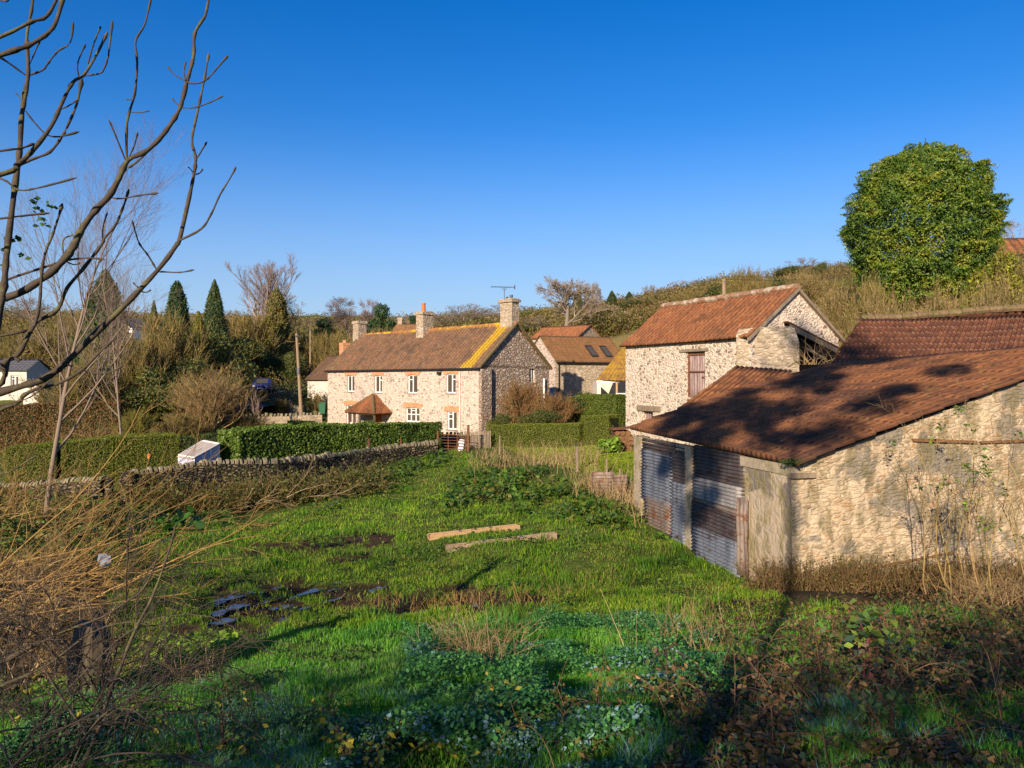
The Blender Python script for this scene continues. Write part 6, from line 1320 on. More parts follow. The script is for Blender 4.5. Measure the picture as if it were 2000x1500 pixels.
# --- scrub on the hills: uncountable low growth
def scatter_clump(region, n, h, ls, pal, name, kind='stuff', per=60, stems=False, mat='leaf', hill=True):
    pts = []
    while len(pts) < n:
        px = rng.uniform(region[0], region[1]); Y = math.exp(rng.uniform(math.log(region[2]), math.log(region[3]))); pts.append(((px - 1000) / F * Y, Y))
    pts = np.array(pts); z = H(pts[:, 0], pts[:, 1]); sc = rng.uniform(0.5, 1.3, n) * h * (0.5 + pts[:, 1] / 140); D, _ = blobs((0, 0, 0), (1, 1, 1), n * per, 0.5)
    C = np.repeat(np.stack([pts[:, 0], pts[:, 1], z], -1), per, 0) + D * np.repeat(sc, per)[:, None] * np.array([1.3, 1.3, 0.8]) + np.array([0, 0, 0.25]) * np.repeat(sc, per)[:, None]
    V, Fc = leaves(C, ls * np.repeat(0.5 + pts[:, 1] / 120, per), 0.4); tint = np.repeat(rng.uniform(0.65, 1.3, (n, 1)), per * 4, 0)
    ci = np.array(pal)[rng.integers(0, len(pal), n)]; colr = np.repeat(ci, per * 4, 0) * tint * np.repeat(rng.uniform(0.75, 1.25, (n * per, 1)), 4, 0)
    o = mesh_np(name, V, Fc, M[mat], col=colr); tag(o, kind=kind); return o
PAL_HILL = GL((0.19, 0.15, 0.045), (0.15, 0.14, 0.035), (0.22, 0.15, 0.055), (0.12, 0.13, 0.028), (0.20, 0.13, 0.06))
scatter_clump((980, 1450, 105, 330), 2200, 1.6, 0.30, PAL_HILL, 'hill_scrub', per=150)
scatter_clump((1350, 2150, 45, 330), 1500, 1.4, 0.20, PAL_HILL, 'hill_scrub', per=200)
scatter_clump((-300, 960, 130, 300), 1500, 1.9, 0.33, PAL_HILL, 'hill_scrub', per=130)
scatter_clump((-250, 640, 74, 140), 500, 1.6, 0.22, PAL_HILL + PAL_DGREEN[:2], 'scrub', per=220)

# ================================================================== NEAR GROUND COVER
GRASS = [(205, 1120), (240, 1050), (330, 1010), (450, 1030), (620, 985), (720, 930), (858, 884), (905, 878), (935, 900), (1010, 935), (1150, 968), (1235, 985), (1250, 1020), (1460, 1135), (1560, 1180), (2100, 1230), (2100, 1600), (-100, 1600), (-100, 1330), (150, 1370), (225, 1300), (215, 1230)]
LAWN = [(955, 858), (1240, 848), (1243, 935), (1150, 925), (1020, 890)]
# footprint of the iron shed, kept clear of growth
SHEDP = [(sA.x, sA.y), (sB.x, sB.y), tuple(Gf.W(9)[:2]), (sA.x + 9, sA.y + 2)]
PUDP = [(a, b2, rx, ry) for a, b2, rx, ry in pud]
def sample_ground(n, u0, u1, Y0, Y1):
    Y = np.exp(rng.uniform(math.log(Y0), math.log(Y1), n)); x = Y * rng.uniform(u0, u1, n); return x, Y
def blades(x, y, z, hgt, wid, lean=0.5, az=None):
    N = len(x); a = rng.random(N) * 6.28 if az is None else az; ca, sa = np.cos(a), np.sin(a); l = hgt * lean * (0.3 + rng.random(N)); b = rng.random(N) * 6.28
    lx, ly = np.cos(b) * l, np.sin(b) * l; o = np.stack([x, y, z], -1); wv = np.stack([ca, sa, 0 * a], -1) * (wid / 2)[:, None]
    mid = o + np.stack([lx * 0.35, ly * 0.35, hgt * 0.6], -1); tip = o + np.stack([lx, ly, hgt * (1 - 0.25 * np.minimum(1, l / np.maximum(hgt, 1e-3)))], -1)
    V = np.stack([o - wv, o + wv, mid + wv * 0.75, mid - wv * 0.75, tip], 1).reshape(-1, 3); i = np.arange(N)[:, None] * 5
    Fc = np.concatenate([i + np.array([[0, 1, 2, 3]]), i + np.array([[3, 2, 4, 4]])]); 
    return V, i
def blade_mesh(name, x, y, z, hgt, wid, col, mat, lean=0.5, kind='stuff'):
    V, i = blades(x, y, z, hgt, wid, lean); N = len(x)
    tri = np.concatenate([i + np.array([[0, 1, 2]]), i + np.array([[0, 2, 3]]), i + np.array([[3, 2, 4]])])
    o = mesh_np(name, V, tri, mat, col=np.repeat(col, 5, 0)); tag(o, kind=kind); return o
N = 620000
x, y = sample_ground(N, -0.75, 0.75, 3.2, 50); z = H(x, y); px, py = PX(np.stack([x, y, z], -1))
keep = (inpoly(px, py, GRASS)) & ~inpoly(x, y, SHEDP)
mu = mudmask(x, y, z); keep &= (~mu | (rng.random(N) < 0.10))
for a, b2, rx, ry in PUDP: keep &= ~((((px - a) / (rx * 0.8)) ** 2 + ((py - b2) / (ry * 0.8)) ** 2) < 1)
tuft = fb(x, y, 0.45, 51) ; keep &= rng.random(N) < 0.35 + 1.1 * tuft
x, y, z, px, py, tuft = [q[keep] for q in (x, y, z, px, py, tuft)]; n = len(x); big = fb(x, y, 2.2, 61)
hg = (0.035 + 0.17 * np.clip(tuft - 0.28, 0, 1) * (0.3 + 1.5 * big)) * rng.uniform(0.6, 1.5, n); wd = np.maximum(0.006, y * 0.00075) * rng.uniform(0.7, 1.3, n)
gpal = np.array([(0.14, 0.28, 0.012), (0.19, 0.33, 0.014), (0.09, 0.21, 0.012), (0.28, 0.36, 0.02), (0.36, 0.34, 0.08)])
wts = np.where(big[:, None] > 0.55, np.array([0.25, 0.22, 0.42, 0.08, 0.03]), np.array([0.3, 0.3, 0.15, 0.17, 0.08])); ci = (rng.random(n)[:, None] > np.cumsum(wts, 1)).sum(1).clip(0, 4)
col = gpal[ci] * rng.uniform(0.75, 1.25, (n, 1)) * (0.72 + 0.6 * fb(x, y, 5, 71))[:, None]
def frost_mask(x, y, py): return (y < 12.5) & (fb(x, y, 1.1, 91) + 0.35 * (fb(x, y, 0.25, 93) - 0.5) > 0.57) & (py > 1330)
dry = fb(x, y, 1.7, 101) + 0.3 * (fb(x, y, 0.3, 103) - 0.5); dm_ = (dry > 0.60) & (rng.random(n) < 0.35); col[dm_] = np.array([0.30, 0.25, 0.07]) * rng.uniform(0.6, 1.3, (dm_.sum(), 1)); hg[dm_] *= 0.75
dk_ = fb(x, y, 1.1, 111) > 0.60; col[dk_] *= np.array([0.65, 0.8, 0.9]); hg[dk_] *= 1.7
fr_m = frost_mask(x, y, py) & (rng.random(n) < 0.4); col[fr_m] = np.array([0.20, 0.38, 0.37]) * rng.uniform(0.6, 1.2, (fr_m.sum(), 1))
nearb = (y < 12) & ~fr_m; col[nearb] = col[nearb] * np.array([0.85, 1.25, 2.2])  # near blades bluer and brighter: cool light of the shade painted in
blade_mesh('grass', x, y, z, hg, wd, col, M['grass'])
N = 90000; x, y = sample_ground(N, -0.05, 0.2, 27, 58); z = H(x, y); px, py = PX(np.stack([x, y, z], -1)); k = inpoly(px, py, LAWN); x, y, z = x[k], y[k], z[k]; n = len(x)
blade_mesh('lawn_grass', x, y, z, rng.uniform(0.03, 0.07, n), y * 0.0009, np.array([0.21, 0.28, 0.02]) * rng.uniform(0.7, 1.3, (n, 1)) * (0.7 + 0.6 * fb(x, y, 3, 4))[:, None], M['grass'])

# low leafy plants: nettles, brooklime and docks
def leafy(name, polys, n, hmax, ls, pal, seed, thr=0.5, nsc=0.6, frost=0.0, mat='leaf', Y0=4, Y1=48, hsc=None, bluish=False):
    x, y = sample_ground(n * 6, -0.72, 0.72, Y0, Y1); z = H(x, y); px, py = PX(np.stack([x, y, z], -1)); k = np.zeros(len(x), bool)
    for q in polys: k |= inpoly(px, py, q)
    m = fb(x, y, nsc, seed); k &= (m > thr) & ~inpoly(x, y, SHEDP); x, y, z, m, py = [q[k][:n] for q in (x, y, z, m, py)]; n = len(x)
    if n == 0: return
    mound = np.clip((m - thr) * 5, 0.1, 1) * hmax; hh = mound * (0.45 + 0.55 * rng.random(n) ** 0.5)
    C = np.stack([x + rng.normal(0, 0.03, n), y + rng.normal(0, 0.03, n), z + hh], -1); V, Fc = leaves(C, rng.uniform(0.6, 1.4, n) * ls * np.maximum(1, y / 14), 0.75, 0.5)
    c = np.array(pal)[rng.integers(0, len(pal), n)] * rng.uniform(0.7, 1.3, (n, 1))
    if bluish: c = c * np.array([0.95, 1.5, 2.6])  # leaf colour lifted and cooled to imitate skylight in the shade
    if frost: f = (rng.random(n) < frost) & (fb(x, y, 0.8, 91) > 0.5); c[f] = np.array([0.22, 0.38, 0.38]) * rng.uniform(0.6, 1.2, (f.sum(), 1))
    o = mesh_np(name, V, Fc, M[mat], col=np.repeat(c, 4, 0)); tag(o, kind='stuff')
leafy('brooklime', [[(205, 1370), (215, 1305), (300, 1270), (450, 1255), (480, 1280), (400, 1310), (300, 1345)], [(60, 1370), (140, 1350), (150, 1400), (60, 1410)]], 9000, 0.22, 0.075, PAL_BROOK, 5, thr=0.2, Y0=7, Y1=14)
leafy('brooklime', [[(430, 1330), (560, 1318), (560, 1350), (440, 1360)]], 1500, 0.15, 0.06, PAL_NETTLE, 5, thr=0.2, Y0=7, Y1=12)
leafy('nettles', [[(860, 1020), (880, 940), (960, 905), (1080, 930), (1150, 975), (1240, 1010), (1380, 1080), (1200, 1040), (1010, 1010), (940, 980)]], 15000, 0.38, 0.085, PAL_NETTLE + PAL_OLIVE[:1], 15, thr=0.42, nsc=0.9, Y0=18, Y1=40)
leafy('nettles', [[(780, 1240), (960, 1215), (1180, 1205), (1400, 1260), (1430, 1420), (1200, 1500), (800, 1500), (620, 1420), (800, 1330)]], 60000, 0.28, 0.032, PAL_NETTLE, 25, thr=0.5, nsc=0.55, frost=0.2, Y0=4, Y1=13, bluish=True)
leafy('nettles', [[(-50, 1560), (100, 1420), (500, 1400), (900, 1450), (1250, 1400), (1250, 1600)]], 50000, 0.16, 0.024, PAL_NETTLE + PAL_DGREEN, 35, thr=0.5, nsc=0.45, frost=0.3, Y0=3.6, Y1=8, bluish=True)
leafy('weeds', [[(600, 985), (640, 940), (860, 885), (890, 905), (700, 960), (650, 1000)]], 7000, 0.28, 0.075, PAL_NETTLE + PAL_DGREEN, 45, thr=0.4, Y0=28, Y1=48)
leafy('weeds', [[(240, 1000), (450, 985), (460, 1030), (330, 1050), (240, 1040)]], 6000, 0.3, 0.08, PAL_NETTLE, 55, thr=0.3, Y0=18, Y1=34)
leafy('leaf_litter', [[(-100, 1100), (210, 1080), (230, 1300), (150, 1400), (-100, 1420)], [(1380, 1180), (2100, 1140), (2100, 1600), (1250, 1600)]], 30000, 0.10, 0.05, GL((0.12, 0.07, 0.03), (0.08, 0.05, 0.022), (0.05, 0.06, 0.018), (0.18, 0.11, 0.045)), 65, thr=0.2, Y0=3.6, Y1=22)
leafy('ditch_weeds', [[(-100, 960), (230, 990), (330, 1010), (240, 1070), (200, 1130), (-100, 1120)]], 12000, 0.45, 0.09, PAL_OLIVE + PAL_NETTLE[:2], 75, thr=0.35, Y0=12, Y1=34)

leafy('field_weeds', [GRASS], 16000, 0.16, 0.05, PAL_NETTLE + PAL_DGREEN, 121, thr=0.60, nsc=1.0, Y0=8, Y1=44)
# dead stalks and dry grass
def stalks(name, pts_px, n, hr, r, pal, spread=0.25, arch=0.0, K=7, loc_j=(20, 0.4), kind='stuff', label=None, cat=None, leafp=None, nl=0, lls=0.05):
    P0 = []; 
    for i in range(n):
        a, Y = pts_px[R0.randrange(len(pts_px))]; a += R0.gauss(0, loc_j[0]); Y += R0.gauss(0, loc_j[1]); P0.append(((a - 1000) / F * Y, Y))
    P0 = np.array(P0); z = H(P0[:, 0], P0[:, 1]); S0 = np.concatenate([P0, z[:, None] - 0.02], 1); d = norm(np.stack([rng.normal(0, spread, n), rng.normal(0, spread, n), np.ones(n)], -1))
    Pl, Rd = grow(S0, d, rng.uniform(hr[0], hr[1], n), r, r * 0.45, K, 0.0, 0.07, arch); V, Fc = tubes(Pl, Rd, 3); C = flat(pal, V, 3 * K) if len(V) % (3 * K) == 0 else flat(pal, V, 3)
    parts = [(V, Fc, C)]
    p, dd, rr, t = seg_pick(Pl, Rd, 3, 0.4, 1); P2, R2 = grow(p, rot_dir(dd, 0.6), 0.3 * hr[1] * rng.uniform(0.4, 1, len(p)), rr * 0.6, rr * 0.3, 4, 0.05, 0.15, arch * 0.5); v2 = tubes(P2, R2, 3); parts.append((v2[0], v2[1], flat(pal, v2[0], 12)))
    if nl:
        q = np.concatenate([Pl.reshape(-1, 3), P2.reshape(-1, 3)]); q = q[rng.integers(0, len(q), nl)] + rng.normal(0, 0.02, (nl, 3)); V3, F3 = leaves(q, rng.uniform(0.5, 1.4, nl) * lls, 0.6); parts.append((V3, F3, colmix(leafp, nl)))
    V, Fc, C = join(parts); o = mesh_np(name, V, Fc, M['leaf'] if nl else M['twig'], col=C, loc=None if kind else tuple(S0[0])); 
    tag(o, label, cat, kind=kind); return o
stalks('dead_weeds', [(950, 38), (980, 37), (1010, 36), (1050, 35), (1080, 34), (1110, 33), (1140, 31)], 400, (0.35, 1.15), 0.010, PAL_STRAW, 0.3, loc_j=(26, 1.6))
stalks('dead_weeds', [(1150, 28), (1180, 27), (1215, 26), (1235, 25), (1250, 23.6)], 330, (0.3, 0.9), 0.010, PAL_STRAW, 0.3, loc_j=(16, 0.8))
stalks('dry_stalks', [(880, 9.5), (910, 9.2), (940, 9.0), (960, 8.6)], 130, (0.3, 0.85), 0.0045, PAL_STRAW, 0.5, arch=0.2, loc_j=(35, 0.5))
stalks('dry_stalks', [(250, 9.4), (310, 9.3), (360, 9.3)], 110, (0.25, 0.6), 0.004, PAL_STRAW, 0.35, loc_j=(35, 0.3))
stalks('dry_stalks', [(1080, 14.6), (870, 14.8), (930, 14.8), (820, 15)], 260, (0.12, 0.35), 0.006, PAL_ORANGE[1:] , 0.5, loc_j=(60, 0.5))
stalks('dry_stalks', [(1320, 9), (1370, 9), (1420, 8.8)], 60, (0.3, 0.9), 0.004, PAL_STRAW, 0.35, loc_j=(60, 0.5))
stalks('mud_stubble', [(430, 15.2), (480, 15), (540, 14.8), (600, 15), (660, 15.2), (720, 15.4), (760, 14.6)], 420, (0.05, 0.14), 0.006, GL((0.16, 0.14, 0.04), (0.20, 0.13, 0.06), (0.12, 0.16, 0.02)), 0.6, loc_j=(34, 0.7))
# dry brush at the foot of the stone wall
bw_ = [(1480 + 10 * k, 15.1 + 0.03 * k * 1.0) for k in range(20)] + [(1650 + 12 * k, 15.2) for k in range(32)]
stalks('dry_brush', bw_, 1800, (0.2, 0.7), 0.007, GL((0.22, 0.13, 0.055), (0.16, 0.10, 0.045), (0.28, 0.18, 0.08), (0.12, 0.10, 0.035)), 0.35, loc_j=(14, 0.45), leafp=PAL_OLIVE + GL((0.2, 0.1, 0.04)), nl=6000, lls=0.05)
stalks('dry_grass_bank', [(1860 + 14 * k, 13.8) for k in range(18)], 700, (0.25, 0.8), 0.005, PAL_STRAW + PAL_ORANGE[:1], 0.5, arch=0.25, loc_j=(20, 0.8))
# brambles at the lower right
br = [(1380 + 38 * k, 5.4 + 0.25 * (k % 5)) for k in range(22)]
stalks('brambles', br, 520, (0.3, 0.85), 0.005, GL((0.20, 0.11, 0.055), (0.14, 0.075, 0.045), (0.28, 0.17, 0.09), (0.10, 0.06, 0.05)), 0.7, arch=0.55, K=9, loc_j=(35, 0.7), leafp=GL((0.05, 0.085, 0.02), (0.035, 0.06, 0.03), (0.10, 0.13, 0.02), (0.20, 0.12, 0.05), (0.13, 0.07, 0.035), (0.06, 0.09, 0.05)), nl=9000, lls=0.045)
stalks('brambles', [(1620 + 34 * k, 8.5 + 0.4 * (k % 4)) for k in range(16)], 330, (0.35, 0.8), 0.006, GL((0.18, 0.11, 0.05), (0.13, 0.08, 0.045), (0.25, 0.16, 0.08)), 0.6, arch=0.45, K=9, loc_j=(35, 0.8), leafp=GL((0.05, 0.085, 0.02), (0.035, 0.06, 0.03), (0.10, 0.12, 0.02), (0.18, 0.10, 0.04), (0.12, 0.07, 0.035)), nl=7000, lls=0.05)
stalks('brambles', [(1100 + 30 * k, 4.9) for k in range(8)], 120, (0.3, 0.7), 0.004, GL((0.30, 0.17, 0.08), (0.20, 0.11, 0.06)), 0.8, arch=0.7, K=10, loc_j=(40, 0.4), leafp=GL((0.05, 0.085, 0.02), (0.28, 0.16, 0.06), (0.10, 0.13, 0.02)), nl=2200, lls=0.045)
stalks('brambles', [(100, 4.9), (350, 4.8), (600, 4.6), (800, 4.6)], 70, (0.3, 0.7), 0.004, GL((0.08, 0.05, 0.04), (0.06, 0.05, 0.03)), 0.8, arch=0.6, K=10, loc_j=(110, 0.3), leafp=GL((0.05, 0.10, 0.02), (0.10, 0.16, 0.02), (0.28, 0.24, 0.03)), nl=900, lls=0.05)

# named plants in the foreground
def leaf_plant(name, label, px, Y, ytop, nst, spread, pal, stemc, nl, ls, cat, arch=0.2, seed=1, crown=0.55, stem_r=0.012, ybase=None):
    g = G(px, Y); h = P(px, ytop, Y).z - g.z; root = thing(name, tuple(g), label, cat)
    s = np.tile(np.array(g), (nst, 1)) + np.concatenate([rng.normal(0, 0.04, (nst, 2)), np.zeros((nst, 1))], 1); d = norm(np.concatenate([rng.normal(0, spread, (nst, 2)), np.ones((nst, 1))], 1))
    Pl, Rd = grow(s, d, h * rng.uniform(0.85, 1.08, nst), stem_r, stem_r * 0.35, 10, 0.02, 0.05, arch); p, dd, rr, t = seg_pick(Pl, Rd, 7, crown, 1.0); P2, R2 = grow(p, rot_dir(dd, 0.9), h * 0.22, rr * 0.5, rr * 0.3, 5, 0.05, 0.12, 0.1)
    V, Fc, C = join([(*(q := tubes(Pl, Rd, 5)), np.tile(stemc, (len(q[0]), 1))), (*(q := tubes(P2, R2, 3)), np.tile(stemc, (len(q[0]), 1)))]); mesh_np('stems', V, Fc, M['twig'], root, col=C)
    q = P2[:, 1:].reshape(-1, 3); q = q[rng.integers(0, len(q), nl)] + rng.normal(0, ls * 0.5, (nl, 3)); V, Fc = leaves(q, rng.uniform(0.7, 1.3, nl) * ls, 0.6, 0.6); mesh_np('foliage', V, Fc, M['gloss'], root, col=colmix(pal, nl))
leaf_plant('bramble_spray', 'leafy green bramble spray catching the sun above the shaded lower right', 1700, 6.6, 1190, 7, 0.16, GL((0.16, 0.24, 0.03), (0.07, 0.13, 0.03), (0.20, 0.27, 0.04), (0.05, 0.10, 0.05)), (0.20, 0.07, 0.07), 170, 0.095, 'plant', crown=0.55)
leaf_plant('bramble_spray', 'smaller bramble spray with yellowed leaves at the bottom right', 1730, 4.8, 1330, 5, 0.25, GL((0.20, 0.24, 0.03), (0.10, 0.15, 0.03), (0.06, 0.10, 0.03)), (0.12, 0.06, 0.05), 90, 0.05, 'plant', crown=0.4)
leaf_plant('bramble_spray', 'low bramble shoot with yellow leaf tips at the bottom centre', 690, 4.4, 1405, 4, 0.35, GL((0.16, 0.22, 0.03), (0.06, 0.12, 0.03), (0.34, 0.30, 0.03)), (0.10, 0.05, 0.05), 60, 0.05, 'plant', crown=0.4)
leaf_plant('bramble_spray', 'shaded bramble shoot with yellow leaves at the bottom left', 420, 4.5, 1395, 4, 0.4, GL((0.05, 0.10, 0.02), (0.08, 0.12, 0.02), (0.30, 0.24, 0.02)), (0.08, 0.05, 0.04), 60, 0.05, 'plant', crown=0.4)
leaf_plant('frosty_weed', 'frosted leafy weed rising among nettles right of centre', 1260, 7.2, 1290, 5, 0.2, GL((0.07, 0.14, 0.05), (0.25, 0.36, 0.34)), (0.12, 0.09, 0.05), 60, 0.06, 'plant')
# elder like shrub in front of the stone wall
def wall_shrub(px, Y, n, hr, label, seed):
    g = G(px, Y); root = thing('wall_shrub', tuple(g), label, 'shrub'); s = np.tile(np.array(g), (n, 1)) + np.concatenate([rng.normal(0, 0.35, (n, 2)), np.zeros((n, 1))], 1)
    d = norm(np.stack([rng.normal(-0.15, 0.4, n), rng.normal(0, 0.15, n), np.ones(n)], -1)); P1, R1 = grow(s, d, rng.uniform(hr * 0.6, hr, n), 0.016, 0.005, 12, 0.03, 0.09)
    p, d, rr, t = seg_pick(P1, R1, 7, 0.3, 1); P2, R2 = grow(p, rot_dir(d, 0.8), hr * 0.35 * (1.2 - 0.6 * t), rr * 0.6, 0.003, 7, 0.06, 0.12); p, d, rr, t = seg_pick(P2, R2, 4, 0.2, 1); P3, R3 = grow(p, rot_dir(d, 0.7), 0.3, 0.0035, 0.002, 4, 0.05, 0.12)
    A = tubes(P1, R1, 5); B = join([tubes(P2, R2, 3), tubes(P3, R3, 3)]); mesh_np('stems', A[0], A[1], M['twig'], root, col=flat(PAL_TWIG, A[0], 5)); mesh_np('twigs', B[0], B[1], M['twig'], root, col=flat(PAL_TWIG, B[0], 3))
    q = P2[:, -1]; nl = 16; q = q[rng.integers(0, len(q), nl)]; q = np.repeat(q, 9, 0) + rng.normal(0, 0.05, (nl * 9, 3)); V, Fc = leaves(q, 0.09, 0.5, 0.4); mesh_np('foliage', V, Fc, M['leaf'], root, col=colmix(PAL_BROOK + PAL_NETTLE, len(q)))
wall_shrub(1900, 13.6, 8, 3.4, 'thin straggling leafless shrub against the sunlit stone wall, the larger one', 1)
wall_shrub(1990, 12.8, 6, 3.0, 'thin shrub with a few green leaves at the right edge of the stone wall', 2)
# fallen branches and brambles over the field wall
fb_ = thing('fallen_branch', tuple(G(560, 31)), 'fallen bleached tree branch lying against the field wall', 'branch')
Pl, Rd = grow(np.array([G(450, 29.5, 0.2), G(500, 30, 0.3), G(560, 30.5, 0.4), G(600, 31, 0.3)] * 2), norm(np.array([[1, 0.1, 0.10], [1, 0, 0.25], [0.9, 0, 0.6], [1, -0.1, 0.05]] * 2) + rng.normal(0, 0.15, (8, 3))), rng.uniform(1.2, 2.4, 8), 0.022, 0.008, 10, 0.01, 0.1)
p, d, rr, t = seg_pick(Pl, Rd, 9, 0.2, 1); P2, R2 = grow(p, rot_dir(d, 0.6), 0.8, rr * 0.6, 0.006, 6, 0.05, 0.12); A = tubes(Pl, Rd, 5); B = tubes(P2, R2, 3)
mesh_np('limb', A[0], A[1], M['twig'], fb_, col=flat(GL((0.24, 0.18, 0.10), (0.18, 0.13, 0.07)), A[0], 5)); mesh_np('twigs', B[0], B[1], M['twig'], fb_, col=flat(GL((0.24, 0.18, 0.10), (0.18, 0.13, 0.07)), B[0], 3))
stalks('wall_brambles', [(440 + 18 * k, 31.2 + 0.12 * k) for k in range(17)], 620, (0.8, 1.7), 0.012, PAL_TWIG + PAL_OLIVE[:1], 0.6, arch=0.4, K=8, loc_j=(14, 0.5), leafp=PAL_OLIVE + PAL_DGREEN + GL((0.18, 0.16, 0.06)), nl=17000, lls=0.10)
stalks('wall_brambles', [(265 + 16 * k, 29.6) for k in range(13)], 300, (0.6, 1.6), 0.010, PAL_ORANGE, 0.4, arch=0.1, K=8, loc_j=(12, 0.3), leafp=PAL_OLIVE + PAL_DGREEN, nl=6000, lls=0.09)
# golden willow like thicket at the left, and the tangled bank
def thicket(name, label, px, Y, n, L_, dirm, spread, pal, r=0.012, n2=7, arch=0.05, cat='shrub', wobx=0.06, js=0.5):
    g = G(px, Y); root = thing(name, tuple(g), label, cat); s = np.tile(np.array(g), (n, 1)) + np.concatenate([rng.normal(0, js, (n, 2)), rng.uniform(0, 0.3, (n, 1))], 1)
    d = norm(np.array(dirm) + rng.normal(0, spread, (n, 3))); P1, R1 = grow(s, d, L_ * rng.uniform(0.5, 1.05, n), r, r * 0.35, 12, 0.0, wobx, arch); p, d, rr, t = seg_pick(P1, R1, n2, 0.2, 1)
    P2, R2 = grow(p, rot_dir(d, 0.45), L_ * 0.3 * (1.2 - 0.6 * t), rr * 0.6, r * 0.22, 6, 0.06, 0.1); p, d, rr, t = seg_pick(P2, R2, 4, 0.2, 1); P3, R3 = grow(p, rot_dir(d, 0.5), L_ * 0.1, r * 0.28, r * 0.16, 4, 0.05, 0.1)
    A = tubes(P1, R1, 4); B = join([tubes(P2, R2, 3), tubes(P3, R3, 3)]); mesh_np('stems', A[0], A[1], M['twig'], root, col=colmix(pal, n, 48)); mesh_np('twigs', B[0], B[1], M['twig'], root, col=flat(pal, B[0], 3)); return root
thicket('willow_thicket', 'golden twigged thicket reaching right from the left edge, highest spray', -70, 12.0, 10, 4.2, (0.8, 0.1, 0.45), 0.22, PAL_ORANGE, 0.016)
thicket('willow_thicket', 'golden twigged thicket with long low sprays at the left edge', -60, 14, 14, 4.0, (0.95, 0.05, 0.12), 0.20, PAL_ORANGE, 0.016)
thicket('willow_thicket', 'brown and gold tangle of twigs before the clipped left hedge', -20, 22, 22, 3.2, (0.6, 0, 0.5), 0.4, PAL_ORANGE + PAL_TWIG, 0.018)
thicket('bramble_tangle', 'orange brown bramble tangle around the stone pillars', 120, 24, 30, 2.4, (0.3, 0, 0.5), 0.6, PAL_ORANGE + PAL_TWIG, 0.014, arch=0.15)
thicket('bramble_tangle', 'brown bramble tangle on the left bank above the mossy stump', 60, 15, 40, 1.4, (0.3, 0, 0.6), 0.6, PAL_TWIG + PAL_ORANGE, 0.010, arch=0.2)
thicket('bramble_tangle', 'brown tangle left of the muddy track', 10, 12, 40, 1.2, (0.2, 0, 0.7), 0.6, PAL_TWIG + PAL_STRAW, 0.009, arch=0.2)
thicket('bramble_tangle', 'straw coloured brushwood around the mossy stump', 110, 9.6, 45, 1.0, (0.15, 0, 0.8), 0.5, PAL_STRAW + PAL_ORANGE, 0.006, arch=0.2)
thicket('bramble_tangle', 'twiggy tangle in front of the brown beech hedge', 90, 38, 40, 2.6, (0.2, 0, 0.8), 0.5, PAL_TWIG + PAL_ORANGE, 0.02, js=2.5)
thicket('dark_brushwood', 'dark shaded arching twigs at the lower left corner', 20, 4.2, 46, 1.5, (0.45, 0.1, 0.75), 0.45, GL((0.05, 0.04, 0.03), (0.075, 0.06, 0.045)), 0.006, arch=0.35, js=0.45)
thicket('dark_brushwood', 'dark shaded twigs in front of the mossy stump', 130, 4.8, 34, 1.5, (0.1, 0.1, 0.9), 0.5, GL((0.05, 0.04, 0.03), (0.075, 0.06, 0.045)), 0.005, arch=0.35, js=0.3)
def limb_px(pts, Y0, Y1, r0, r1, parent, name='branch', sub=4, mat='ashbark'):
    n = len(pts); Q = [np.array(P(a, b, Y0 + (Y1 - Y0) * i / (n - 1))) for i, (a, b) in enumerate(pts)]; out = []
    for i in range(n - 1):
        p0 = Q[max(i - 1, 0)]; p1 = Q[i]; p2 = Q[i + 1]; p3 = Q[min(i + 2, n - 1)]
        for k in range(sub): t = k / sub; out.append(0.5 * (2 * p1 + (p2 - p0) * t + (2 * p0 - 5 * p1 + 4 * p2 - p3) * t * t + (3 * p1 - p0 - 3 * p2 + p3) * t ** 3))
    out.append(Q[-1]); out = np.array(out); K = len(out); R_ = np.linspace(r0, r1, K) * (1 + 0.07 * rng.normal(size=K))
    # swollen nodes and a bud at the tip
    for k in range(3, K - 1, 5): R_[k] *= 1.25
    for k in range(2, K - 2, 3): R_[k] *= 1 + 0.35 * R0.random() * (R_[k] < 0.02)
    if r1 < 0.012: R_[-3] *= 1.25; R_[-2] *= 1.9; R_[-1] *= 0.7
    V, Fc = tubes(out[None], R_[None], 7); o = mesh_np(name, V, Fc, M[mat], parent, smooth=True); return o
st = thing('hanging_shoot', tuple(P(340, 1040, 4.2)), 'thin dark leafy shoot crossing the field at the lower left', 'twig')
limb_px([(345, 1020), (330, 1075), (300, 1160), (262, 1235), (235, 1305), (215, 1350), (190, 1430), (150, 1520)], 4.4, 4.0, 0.005, 0.012, st, 'stem')
limb_px([(310, 1065), (305, 1095), (280, 1150), (240, 1180), (200, 1205), (110, 1240), (0, 1295)], 4.4, 4.1, 0.003, 0.008, st, 'side_shoot')
limb_px([(340, 1210), (300, 1222), (250, 1215), (180, 1235), (90, 1300), (0, 1340)], 4.4, 4.1, 0.0025, 0.006, st, 'side_shoot')
q = np.array([P(345, 1020, 4.4), P(338, 1035, 4.4), P(350, 1010, 4.4), P(330, 1050, 4.4), P(390, 1022, 4.35), P(360, 1000, 4.4), P(325, 1020, 4.4)]); V, Fc = leaves(np.repeat(q, 3, 0) + rng.normal(0, 0.015, (21, 3)), 0.075, 0.7, 0.3); mesh_np('foliage', V, Fc, M['leaf'], st, col=colmix(GL((0.03, 0.09, 0.015), (0.05, 0.12, 0.02)), 21))

